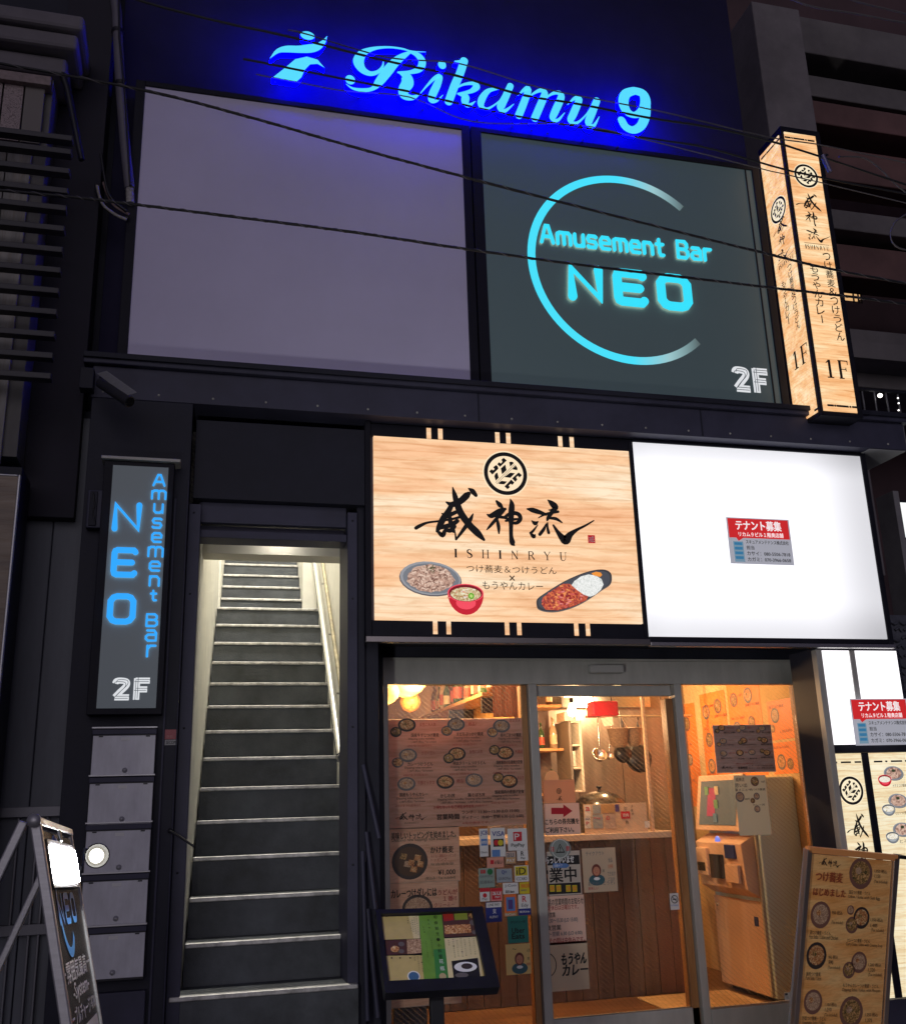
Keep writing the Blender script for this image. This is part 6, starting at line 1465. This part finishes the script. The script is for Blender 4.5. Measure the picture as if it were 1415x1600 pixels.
# shelf with bottles behind the left window
SHW = wood('orange_shelf_wood', (.62, .34, .14), (.55, .28, .10), (.42, .20, .07), axis='Y', scale=.8)
sf = thing('wall_shelf', 'sloping-looking wooden wall shelf with bottles behind the left window', 'shelf', (1.95, 1.9, 2.17))
box('board', 1.84, 2.06, 1.02, 2.95, 2.165, 2.190, SHW, sf)
box('riser', 2.06, 2.075, 1.02, 2.95, 1.60, 2.58, wood('ochre_straw_panel', (.80, .52, .20), (.70, .42, .15), (.52, .28, .09), axis='Z', scale=2.2), sf)
for y in (1.1, 2.0, 2.85): box('bracket', 1.86, 2.05, y, y+.02, 2.06, 2.163, BLACKM, sf)
BG = [mat('brown_glass', (.12, .045, .015), .08, spec=.8), mat('green_glass', (.03, .09, .04), .08, spec=.8), mat('clear_bottle_glass', (.5, .38, .25), .1, spec=.8)]
LBL = [mat('bottle_label_cream', (.75, .62, .4), .6), mat('bottle_label_red', (.5, .1, .06), .6)]
def bottle(x, y, z, h, k, lab, grp_):
    t_ = thing('bottle', lab, 'bottle', (x, y, z), grp_)
    r = h*.13
    MB().lathe((x, y, z), [(0, 0), (r, 0), (r, h*.55), (r*.8, h*.66), (r*.32, h*.78), (r*.3, h*.95), (r*.36, h*.95), (r*.36, h), (0, h)], BG[k % 3], 12).build('glass', t_)
    MB().lathe((x, y, z), [(r*1.02, h*.15), (r*1.02, h*.45)], LBL[k % 2], 12).build('label', t_)
random.seed(11)
NTH = 'first second third fourth fifth sixth seventh eighth ninth tenth eleventh twelfth thirteenth fourteenth fifteenth sixteenth'.split()
for k in range(16):
    y = 1.10+k*.112; h = random.uniform(.20, .32)
    bottle(1.93+random.uniform(-.03, .03), y, 2.192, h, k, NTH[k]+' bottle counted from the window in the row on the left wall shelf', 'bottles on the wall shelf')
# dried plants / noren-like red panel
box_ = at(790, 1070, 1.25); t_ = thing('hanging_cloth', 'dull red cloth panel hanging behind the top right of the left window', 'cloth', (1.9, .95, 1.9))
a = at(768, 1062, .95); b_ = at(823, 1120, .95)
cl = MB(); n = 12
for k in range(n+1):
    for z in (a.z+.03, b_.z): cl.v.append(Vector((a.x+(b_.x-a.x)*k/n, .95+.008*math.sin(k*1.7), z)))
cl.add([], [], mat('dull_red_cloth', (.40, .12, .06), .8, var=.15, vscale=6))
for k in range(n): cl.f.append([2*k, 2*k+1, 2*k+3, 2*k+2]); cl.mi.append(0); cl.sm.append(True)
cl.build('panel', t_); MB().tube([(a.x-.03, .95, a.z+.035), (b_.x+.03, .95, a.z+.035)], .006, BLACKM, 6).build('rod', t_)
# hanging vase and wreath like ornaments
for (x, y, Y, r_, lab) in ((641, 1097, 1.5, .075, 'round straw ornament hanging by the shelf behind the left window'),):
    c = at(x, y, Y); t_ = thing('straw_ornament', lab, 'ornament', c)
    MB().lathe(c, [(0, -r_), (r_*.7, -r_*.7), (r_, 0), (r_*.75, r_*.7), (r_*.2, r_)], foodm('straw_weave', [(90, 50, 30), (190, 120, 60), (225, 170, 100)], 0, 60), 16).build('ball', t_)
    MB().tube([c+Vector((0, 0, r_)), (c.x, c.y, 2.6)], .003, BLACKM, 5).build('string', t_)
# kitchen things seen through the sliding door
KY = 2.3
c = at(941, 1107, 1.75); t_ = thing('red_box', 'bright red box hanging under the kitchen rail behind the door', 'box', (c.x, c.y, c.z-.05))
a = at(921, 1096, 1.75); b_ = at(963, 1119, 1.75)
box('case', a.x, b_.x, 1.70, 1.83, b_.z, a.z, mat('bright_red_plastic', (.42, .012, .025), .4), t_, bevel=.012)
MB().tube([(a.x+.03, 1.76, a.z), (a.x+.03, 1.76, 2.6)], .004, BLACKM, 6).build('hanger', t_); MB().tube([(b_.x-.03, 1.76, a.z), (b_.x-.03, 1.76, 2.6)], .004, BLACKM, 6).build('hanger', t_)
PR_ = thing('kitchen_rail', 'steel rail across the kitchen carrying hanging utensils', 'rail', (3.1, 2.2, 2.1))
a = at(915, 1128, 2.2); b_ = at(1045, 1120, 2.2); MB().tube([(a.x, 2.2, 2.12), (b_.x+.2, 2.2, 2.12)], .010, STEEL, 8).build('bar', PR_)
for x_ in (a.x+.05, b_.x+.1): MB().tube([(x_, 2.2, 2.12), (x_, 2.2, 2.6)], .006, STEEL, 6).build('drop', PR_)
def ladle(px, top, bot, r_, lab, m_, Y=2.18):
    a = at(px[0], top, Y); b_ = at(px[1], bot, Y); t_ = thing('ladle', lab, 'ladle', a, 'utensils hanging in the kitchen')
    MB().tube([(a.x, Y, 2.12), a, b_+Vector((0, 0, r_))], .006, STEEL, 6).build('handle', t_)
    MB().lathe(b_, [(0, -r_), (r_*.7, -r_*.75), (r_, 0), (r_*.95, .0), (r_*.6, -r_*.6), (0, -r_*.85)], m_, 16, axis=Vector((0, -.8, .6)).normalized()).build('cup', t_)
ladle((934, 937), 1135, 1178, .062, 'dark steel ladle with round cup, leftmost utensil in the kitchen', STEEL)
ladle((955, 952), 1130, 1180, .035, 'small thin ladle beside the round one', STEEL)
def strainer(x, y0, y1, r_, lab, m_, Y=2.15):
    a = at(x, y0, Y); b_ = at(x, y1, Y); t_ = thing('noodle_strainer', lab, 'strainer', b_, 'noodle strainers hanging in the kitchen')
    h = a.z-b_.z
    MB().lathe(b_, [(r_*.5, 0), (r_*.8, h*.15), (r_, h*.8), (r_*1.08, h*.85), (r_*1.02, h*.80), (r_*.75, h*.18), (0, .01)], m_, 18).build('basket', t_)
    MB().tube([b_+Vector((r_, 0, h*.85)), Vector((b_.x+r_*.4, Y, 2.12))], .006, STEEL, 6).build('handle', t_)
NET = foodm('brass_mesh', [(70, 55, 45), (130, 105, 85), (185, 160, 135)], 0, 120)
strainer(967, 1133, 1168, .085, 'deep brass mesh noodle strainer, left of two in the kitchen', NET); strainer(991, 1132, 1166, .065, 'second brass mesh noodle strainer beside the black pans', NET)
def pan(x, y, r_, lab, Y=2.25):
    c = at(x, y, Y); t_ = thing('frying_pan', lab, 'pan', c, 'black pans hanging in the kitchen')
    MB().lathe(c, [(0, 0), (r_*.8, 0), (r_, -.035), (r_*1.02, -.035), (r_*.82, .006), (0, .006)], mat('black_iron', (.012, .012, .014), .35), 20, axis=Vector((0, -1, .15)).normalized()).build('dish', t_)
    MB().tube([c+Vector((0, 0, r_)), (c.x, Y, 2.12)], .010, BLACKM, 6).build('handle', t_)
pan(975, 1176, .075, 'smaller black frying pan behind the strainers'); pan(1000, 1183, .115, 'larger black frying pan hanging at the right of the kitchen')
# stock pot with lid
c = at(941, 1258, 1.95); t_ = thing('stock_pot', 'domed dark stock pot on the counter behind the door', 'pot', (c.x, 2.0, 1.247))
MB().lathe((c.x, 2.0, 1.247), [(0, 0), (.195, 0), (.20, .17), (.203, .18), (.19, .18)], mat('dark_steel_pot', (.10, .10, .10), .2, .8), 28).build('pot', t_)
MB().lathe((c.x, 2.0, 1.427), [(.203, 0), (.19, .04), (.13, .09), (.06, .115), (0, .12)], MATS['dark_steel_pot'], 28).build('lid', t_)
MB().lathe((c.x, 2.0, 1.547), [(.012, 0), (.012, .015), (.022, .02), (.022, .032), (0, .034)], BLACKM, 12).build('lid_knob', t_)
# white cabinet with folded sheets + shelf with jars
CB = thing('white_cabinet', 'narrow white open cabinet with papers inside the kitchen door view', 'cabinet', at(892, 1238, 2.0))
a = at(880, 1128, 2.0); b_ = at(903, 1238, 2.0); WH = mat('white_cabinet_paint', (.78, .72, .62), .5)
box('side', a.x, a.x+.02, 1.9, 2.2, b_.z, a.z, mat('cabinet_shade_tone', (.2, .18, .16), .5), CB); box('side', b_.x-.0, b_.x+.02, 1.9, 2.2, b_.z, a.z, WH, CB); box('back', a.x+.022, b_.x-.002, 2.18, 2.2, b_.z, a.z, WH, CB)  # left side of the white cabinet is coloured darker for shade
for f in (0, .33, .66, 1): box('shelf_board', a.x+.022, b_.x-.002, 1.9, 2.178, b_.z+(a.z-b_.z-.015)*f, b_.z+(a.z-b_.z-.015)*f+.015, WH, CB)
box('paper_stack', a.x+.04, b_.x-.02, 1.95, 2.15, b_.z+(a.z-b_.z)*.36, b_.z+(a.z-b_.z)*.58, mat('paper_stack_white', (.75, .68, .62), .6), CB); box('paper_box', a.x-.02, a.x+.06, 1.92, 2.1, a.z+.002, a.z+.07, WH, CB, bevel=.004)
JS = thing('jar_shelf', 'dark wood shelf with glass jars left inside the door view', 'shelf', at(855, 1245, 2.1))
a = at(838, 1175, 2.1); b_ = at(874, 1175, 2.1)
for z in (a.z, a.z-.33, a.z+.33): box('board', a.x-.08, b_.x, 2.0, 2.3, z, z+.022, SHW, JS)
box('back', a.x-.08, b_.x, 2.302, 2.315, a.z-.4, a.z+.50, PLK, JS)
for k, (dx, dz, h) in enumerate(((.05, .022, .20), (.15, .022, .24), (.0, -.308, .22), (.12, -.308, .18), (.0, .352, .16), (.13, .352, .2))):
    bottle(a.x+dx, 2.12, a.z+dz, h, k+1, ['left jar on the middle board', 'right jar on the middle board', 'left jar on the lowest board', 'right jar on the lowest board', 'left jar on the top board', 'right jar on the top board'][k]+' of the dark shelf inside the sliding door', 'jars on the shelf inside the door')
SPL = thing('kitchen_splashback', 'brownish steel sheet wall behind the hanging kitchen tools', 'splashback', (2.9, 2.6, 1.25))
x_ = 2.30
while x_ < 3.9: box('sheet', x_, x_+.395, 2.60, 2.61, 1.0, 2.58, mat('dull_steel_sheet', (.30, .26, .23), .38, .75, var=.25, vscale=3, stretch=(3, 1, .4)), SPL, bevel=.002); x_ += .40
# white hook papers
c = at(952, 1124, 1.9); t_ = thing('paper_slip', 'white paper slips pinned below the red box', 'paper', c)
a = at(938, 1122, 1.85); b_ = at(957, 1133, 1.85); MB().add([(a.x, 1.85, a.z), (b_.x, 1.85, a.z+.01), (b_.x, 1.84, b_.z), (a.x+.02, 1.84, b_.z-.01), (a.x, 1.846, a.z), ], [(0, 1, 2, 3)], PAPER).build('slip', t_)
# kitchen partition post and hood
hood = thing('extractor_hood', 'stainless extractor hood over the kitchen behind the counter', 'hood', (3.3, 2.8, 2.2))
box('canopy', 2.95, 3.75, 2.5, 3.3, 2.22, 2.58, STEEL, hood); 
pt = thing('partition_post', 'thin cream post between kitchen and ticket machine', 'post', at(1010, 1297, 1.68))
a = at(1002, 1080, 1.68); b_ = at(1014, 1297, 1.68)
box('post', a.x-.012, a.x+.012, 1.67, 1.70, 1.247, 2.6, mat('cream_post', (.62, .45, .32), .5), pt)
# stools / bin near the left window foot, floor mat
t_ = thing('umbrella_bin', 'dark square bin with wire rings low behind the left window', 'bin', at(640, 1598, .95))
c = at(636, 1590, .95)
box('bin', c.x-.10, c.x+.10, .85, 1.05, .152, .50, BLACKM, t_, bevel=.006)
for z in (.53, .62): MB().tube([(c.x-.16, .83, z), (c.x+.14, .83, z), (c.x+.14, 1.07, z), (c.x-.16, 1.07, z), (c.x-.16, .83, z)], .005, STEEL, 6).build('wire_ring', t_)
t_ = thing('door_mat', 'pale straw floor mat by the ticket machine', 'mat', (3.35, 1.25, .15)); box('mat', 3.05, 3.74, 1.0, 1.62, .152, .162, mat('straw_mat', (.70, .48, .24), .8, var=.2, vscale=20), t_)

# ------------------------------------------------------------------ far left neighbour building
LB = thing('left_building', 'dim grey neighbouring building with cornice, patterned panels and dark slatted screen', 'building', (-1.4, -.3, 0))
GW_ = mat('weathered_grey_wall', (.15, .145, .14), .85, 0, var=.35, vscale=3, bump=.3, bscale=20, stretch=(1, 1, .3))
box('wall', -3.2, -.62, .22, .6, .1, 9.5, DARK2, LB)
box('bay_wall', -3.2, -.93, -.22, .21, 3.25, 5.86, GW_, LB)
SLS = SY(-.30)
for (x, ya, yb, z_off) in ((0, 0, 0, 0),):
    pass
# boards behind the slats
for k in range(7):
    x0 = -1.0-.13*k
    box('board', x0-.125, x0, -.245, -.223, 3.20, 5.05, wood('grey_weathered_board', (.36, .34, .32), (.27, .26, .25), (.17, .165, .165), axis='Z', scale=.9), LB, bevel=.003)
z1s = [5.13, 4.935]
ypx = [210, 241, 271, 302, 329, 361, 394, 426, 458, 491, 526, 559, 591]
for y in ypx:
    p = at(100-(y-210)*.05, y+(10 if y < 240 else 0), -.36)
    box('slat', -2.6, -.775, -.40, -.34, p.z-.020, p.z+.012, mat('dark_screen_slat', (.045, .042, .05), .5, 0, var=.2, vscale=5), LB, bevel=.003)
for x in (-1.28, -2.0): box('slat_post', x, x+.06, -.325, -.25, 3.15, 5.10, BLACKM, LB)
# cornice steps
for k, (z0, z1, y, xr) in enumerate(((5.66, 5.76, -.36, -.80), (5.762, 5.86, -.40, -.77), (5.54, 5.655, -.28, -.86))):
    box('cornice', -3.2, xr, y, -.0, z0, z1, mat('grey_stucco', (.17, .155, .175), .8, 0, var=.15, vscale=4), LB, bevel=.02)
TX = foodm('patterned_textile', [(110, 98, 102), (170, 152, 152), (90, 72, 78)], 0, 45)
for k in range(7):
    x1 = -.965-.11*k
    MB().box(x1-.10, x1, -.262, -.246, 5.08, 5.44, TX if k > 0 else mat('cream_panel', (.2, .18, .17), .7)).build('patterned_panel', LB)
box('panel_head', -3.0, -.93, -.30, -.222, 5.44, 5.50, mat('pink_grey_trim', (.26, .20, .20), .6, var=.3, vscale=30), LB)
br = MB().tube([at(96, 110, -.26), at(106, 140, -.26), at(118, 200, -.26), at(128, 250, -.26)], [.02, .02, .018, .016], BLACKM, 8); br.build('curved_bracket', LB)
box('gap_wall', -.93, -.66, .0, .21, 3.0, 9.5, mat('dark_gap_wall', (.022, .02, .032), .8, 0, var=.2, vscale=2), LB)
box('lower_wall', -3.2, -.608, .10, .215, .1, 3.65, DARK2, LB)
LP_ = mat('dark_clad_panel', (.12, .13, .155), .55, 0, var=.25, vscale=2, stretch=(3, 1, .5))
for k in range(8):
    x1 = -.612-.16*k; box('clad_panel', x1-.155, x1, .085, .099, .15, 3.6, LP_, LB, bevel=.004)
g0 = at(12, 1268, .06)
box('gate_rail', -1.2, at(131, 1270, .06).x, .04, .083, g0.z-.03, g0.z+.02, mat('grey_gate_rail', (.16, .16, .18), .4, .4), LB)
box('gate_rail', -1.2, at(131, 1460, .06).x, .04, .083, at(60, 1450, .06).z-.03, at(60, 1450, .06).z+.02, MATS['grey_gate_rail'], LB)
for x in (30, 60, 75, 105, 128): box('gate_bar', at(x, 1280, .06).x-.006, at(x, 1280, .06).x+.006, .05, .082, .12, g0.z-.032, MATS['grey_gate_rail'], LB)
# wooden faced panel on the far left edge
WP = thing('wood_panel_sign', 'pale grained panel with thin metal edge at the left picture edge', 'sign', (-1.2, -.35, 1.3))
a = at(33, 742, -.34); b_ = at(3, 960, -.34)
box('panel', -2.1, a.x-.012, -.34, -.32, 1.0, a.z-.01, wood('greyish_oak_print', (.36, .29, .22), (.28, .22, .165), (.20, .155, .12), scale=.8), WP, bevel=0)
box('edge', a.x-.011, a.x, -.345, -.315, 1.0, a.z, ALU, WP); box('edge', -2.1, a.x-.013, -.345, -.315, a.z-.009, a.z, ALU, WP)
box('case', -2.1, a.x, -.313, -.05, 1.0, a.z+.05, DARK2, WP)
# downpipe and cable bundle
DP = thing('downpipe', 'grey downpipe with clamps running down beside the blank billboard', 'pipe', at(205, 300, -.02))
pts_ = [(178, -20), (183, 20), (184, 50), (188, 130), (195, 220), (203, 295)]
MB().tube([at(x, y, -.03) for x, y in pts_], .030, mat('grey_pipe', (.13, .12, .15), .5, 0, var=.15, vscale=4), 14).build('pipe', DP)
for x, y in ((184, 50), (189, 132)): c = at(x, y, -.03); MB().lathe((c.x, c.y, c.z), [(.036, -.012), (.036, .012)], BLACKM, 14).build('clamp', DP)
MB().tube([at(186, -10, -.07), at(187, 60, -.07), at(196, 150, -.07), at(204, 290, -.07)], .008, BLACKM, 6).build('cable', DP)
MB().tube([at(203, 293, -.03), at(204, 318, -.03)], .024, mat('striped_grey_hose', (.35, .33, .33), .6, var=.5, vscale=60), 10).build('hose_end', DP)
CB_ = thing('cable_loop', 'bundle of sagging cables at the left of the blank billboard', 'cables', at(170, 310, -.02))
for k, pts_ in enumerate(([(150, 288), (153, 305), (165, 325), (185, 338), (200, 340)], [(162, 285), (168, 302), (180, 322), (202, 335)], [(158, 240), (166, 290), (176, 312), (198, 330)], [(152, 290), (160, 318), (180, 335), (198, 343)])):
    MB().tube([at(*crp[:2], -.04-.015*k) for crp in crom([(x, y) for x, y in pts_], 5)], .009, [BLACKM, mat('dusty_pink_cable', (.22, .15, .15), .6), BLACKM, mat('grey_cable', (.3, .28, .26), .6, var=.5, vscale=50)][k], 6).build('cable', CB_)

# ------------------------------------------------------------------ right neighbour building
RBd = thing('right_building', 'dim concrete neighbouring building with column, spandrels and open galleries', 'building', (5.6, 1, 0))
PY = .75
a = at(1178, 12, PY); b_ = at(1245, 20, PY); c = at(1275, 215, PY)
box('column', a.x-.02, c.x+.02, PY, PY+1.3, 3.0, at(1210, 8, PY).z, CONC, RBd, bevel=.01)
box('gallery_back', 4.6, 12, 2.6, 2.8, .1, 14, mat('dark_plum_wall', (.085, .05, .055), .8, 0, var=.3, vscale=1), RBd)
box('side_return', 4.62, 4.75, .62, 3.0, .1, 3.6, CONC, RBd)
Yb = 1.15
CN2 = mat('dim_spandrel', (.17, .155, .155), .8, 0, var=.3, vscale=1.5, bump=.2, bscale=10)
CN3 = mat('dim_red_spandrel', (.16, .085, .08), .8, 0, var=.4, vscale=1.2)
for k, (y0, y1, m_) in enumerate(((32, 86, CN2), (104, 136, CN2), (158, 192, CN3), (212, 262, CN3), (322, 352, CN2), (362, 412, CN3), (505, 535, CN2), (545, 585, CN2))):
    za = at(1330, y0+8, Yb).z; zb_ = at(1330, y1+8, Yb).z
    box('spandrel', c.x+.12 if k < 4 else 4.9, 12, Yb+.12*(k % 2), Yb+.4, zb_, za, m_, RBd, bevel=.01)
box('slab', 4.9, 12, 1.0, 2.6, at(1330, 452, 1.2).z-.75, at(1330, 452, 1.2).z-.60, CN2, RBd)
ww = at(1332, 450, 1.6)
t_ = thing('gallery_lantern', 'small warm lit lantern with black scroll bars on the neighbour gallery', 'lantern', ww)
GLW = mat('warm_gallery_glow', (.8, .5, .3), .5, em=srgb(240, 190, 130), es=.9)
box('pane', ww.x-.07, ww.x+.07, 1.60, 1.66, ww.z-.10, ww.z+.09, GLW, t_)
for dx in (-.03, .02, .05): MB().tube([(ww.x+dx, 1.58, ww.z-.16), (ww.x+dx+.01, 1.58, ww.z+.14)], .008, BLACKM, 6).build('bar', t_)
MB().tube([(ww.x-.05, 1.58, ww.z), (ww.x-.02, 1.575, ww.z+.04), (ww.x+.0, 1.58, ww.z), (ww.x-.03, 1.58, ww.z-.03)], .008, BLACKM, 6).build('scroll', t_)
# railing with plants/lights right above the ledge
RL = thing('gallery_railing', 'dark metal railing with small fairy lights above the ledge at far right', 'railing', (4.9, .9, 3.9))
za = at(1380, 612, .9).z; zb_ = at(1380, 655, .9).z
MB().tube([(4.55, .9, za), (7.0, .9, za)], .018, BLACKM, 8).build('top_bar', RL)
for k in range(16): MB().tube([(4.6+k*.11, .9, zb_-.3), (4.6+k*.11, .9, za)], .010, mat('dull_rail', (.12, .12, .13), .4, .4), 6).build('baluster', RL)
FL = mat('fairy_light', (1, 1, 1), .3, em=(1, .95, .9), es=3)
for k, (x, y, r_) in enumerate(((1374, 618, .020), (1387, 657, .008), (1394, 658, .008), (1403, 630, .007), (1403, 641, .007), (1402, 622, .007), (1376, 655, .007))):
    p = at(x, y, .85); t_ = MB().lathe(p, [(0, -r_), (r_*.8, -r_*.5), (r_, 0), (r_*.8, r_*.5), (0, r_)], FL, 10).build('fairy_light', None, label=['brightest white fairy light on the neighbour railing', 'left of two low fairy lights on the neighbour railing', 'right of two low fairy lights on the neighbour railing', 'middle fairy light of the dotted column at far right', 'lowest fairy light of the dotted column at far right', 'top fairy light of the dotted column at far right', 'fairy light below the brightest one'][k], cat='light', group='fairy lights on the neighbour railing')
for k, (x, y) in enumerate(((1127, 68), (1131, 68), (1139, 55))):
    p = at(x, y, .4); MB().lathe(p, [(0, -.010), (.010, 0), (0, .010)], FL, 10).build('roof_lamp', None, label=['left of two tiny white lamps beside the concrete column', 'right of two tiny white lamps beside the concrete column', 'single tiny white lamp just above the pair by the column'][k], cat='light', group='tiny lamps beside the concrete column')
# patterned block wall and grey bay under the ledge end
RB2 = thing('patterned_wall', 'dark embossed patterned wall panel at the right picture edge', 'wall', (4.6, .7, 0))
PT = mat('embossed_dark_panel', (.10, .105, .13), .5, 0, var=.3, vscale=20)
a = at(1388, 965, .7)
box('panel', a.x-.03, 7, .70, .80, .1, a.z+.02, PT, RB2)
random.seed(3); pm = MB()
for iz in range(30):
    for ix in range(10):
        x = a.x+.0+ix*.075+(iz % 2)*.03; z = a.z-.03-iz*.062
        pm.tube([(x, .695, z), (x+.03, .69, z+.02*random.choice((-1, 1))), (x+.055, .695, z-.01)], .010, PT, 5, caps=False)
pm.build('embossing', RB2, kind='stuff')
a = at(1356, 748, .75); b_ = at(1400, 950, .75)
t_ = thing('grey_bay', 'grey concrete bay wall under the right end of the ledge', 'wall', (4.8, .8, 1)); box('wall', 4.45, 4.93, .92, 1.2, a.z-2.6, 3.64, mat('mid_grey_concrete', (.30, .29, .30), .8, 0, var=.2, vscale=4, bump=.2, bscale=30), t_)
box('post', at(1392, 780, .75).x-.02, at(1392, 780, .75).x+.03, .70, .90, 2.3, at(1392, 770, .75).z, mat('mid_grey_concrete'), t_)
t_ = thing('far_lit_sign', 'sliver of a glowing white sign at the right picture edge', 'sign', at(1410, 838, .8)); a = at(1405, 785, .8); b_ = at(1413, 838, .8)
box('face', a.x, a.x+.8, .80, .83, b_.z, a.z, lit('far_sign_white', (250, 252, 250), 1.1), t_, bevel=0); box('frame', a.x-.02, a.x+.82, .832, .86, b_.z-.03, a.z+.03, FRAMEB, t_)

# ------------------------------------------------------------------ overhead cables in front of the facade
CBL = mat('black_overhead_cable', (.012, .012, .015), .6)
CBG = mat('dusty_overhead_cable', (.11, .10, .11), .6)
def cable(pts, r, Y, lab, m_=CBL):
    q = crom(pts, 6)
    a = at(*pts[0], Y); 
    rnd = random.Random(len(lab)); q = [(x, y+rnd.uniform(-.25, .25)) for x, y in q]
    mb = MB().tube([at(x, y, Y+.001*i) for i, (x, y) in enumerate(q)], [r*rnd.uniform(.9, 1.08) for _ in q], m_, 8)
    if r > .007:
        q2 = crom(pts, 46); P3 = []
        for i, (x, y) in enumerate(q2):
            p = at(x, y, Y+.001*i/7.7); P3.append(p+Vector((0, math.cos(i*.7), math.sin(i*.7)))*r*.85)
        mb.tube(P3, r*.42, CBG, 5)
    return mb.build('overhead_cable', None, label=lab, cat='cable', group='overhead cables crossing the facade')
cable([(-40, 92), (225, 141), (400, 186), (560, 232), (720, 275), (900, 322), (1110, 375), (1200, 397), (1300, 421), (1450, 449)], .0072, -1.0, 'long black cable crossing the billboards from upper left past the ring')
cable([(-60, 292), (115, 308), (215, 320), (400, 343), (560, 364), (720, 388), (900, 413), (1100, 437), (1200, 449), (1330, 464), (1450, 480)], .0072, -1.02, 'black cable crossing the blank billboard and running through the NEO letters')
cable([(170, -20), (215, 0), (340, 33), (450, 57), (611, 97), (712, 118), (814, 148), (900, 162), (1013, 184), (1110, 199), (1200, 220), (1260, 238), (1450, 300)], .0062, -1.1, 'thick cable passing in front of the blue script letters')
cable([(380, 92), (455, 107), (585, 133), (638, 143), (700, 158), (820, 184), (1000, 214), (1100, 230), (1190, 255), (1270, 275), (1450, 310)], .0055, -1.12, 'cable passing low in front of the blue script letters and crest column', CBL)
cable([(400, 116), (424, 121), (462, 128), (539, 142), (640, 152), (740, 190), (900, 195), (1040, 226), (1186, 263), (1280, 285), (1450, 326)], .0032, -1.14, 'thin wire below the blue script letters', CBG)
cable([(450, 47), (475, 52), (560, 78), (620, 92), (720, 100), (840, 136), (960, 160), (1040, 176), (1200, 214), (1290, 228), (1450, 262)], .0036, -1.06, 'thin wire across the top of the blue script letters', CBG)
cable([(1200, -20), (1260, 8), (1340, 22), (1460, 45)], .006, -1.0, 'dusty cable in the upper right corner, lower of two', CBG)
cable([(1290, -15), (1340, 3), (1400, 18), (1460, 34)], .006, -1.0, 'dusty cable in the upper right corner, upper of two', CBG)
cable([(1310, 245), (1345, 246), (1370, 260), (1395, 285), (1420, 305)], .005, -1.0, 'loose looping wire right of the column sign', CBG)
cable([(1415, 335), (1400, 345), (1391, 362), (1393, 378), (1405, 388), (1425, 392)], .005, -1.0, 'coiled wire hanging at the far right edge', CBG)
cl_ = thing('cable_clamp', 'small metal cable clamp hanging on the wires beside the column sign', 'clamp', at(1290, 255, -1.1))
MB().tube([at(1284, 243, -1.1), at(1290, 256, -1.1), at(1296, 269, -1.1)], [.016, .015, .014], mat('bluish_clamp_metal', (.16, .15, .26), .4, .5), 8).build('body', cl_)
MB().tube([at(1279, 246, -1.1), at(1292, 242, -1.1)], .008, BLACKM, 6).build('jaw', cl_)
# kitchen-side extra: boot of the frame, drawn last
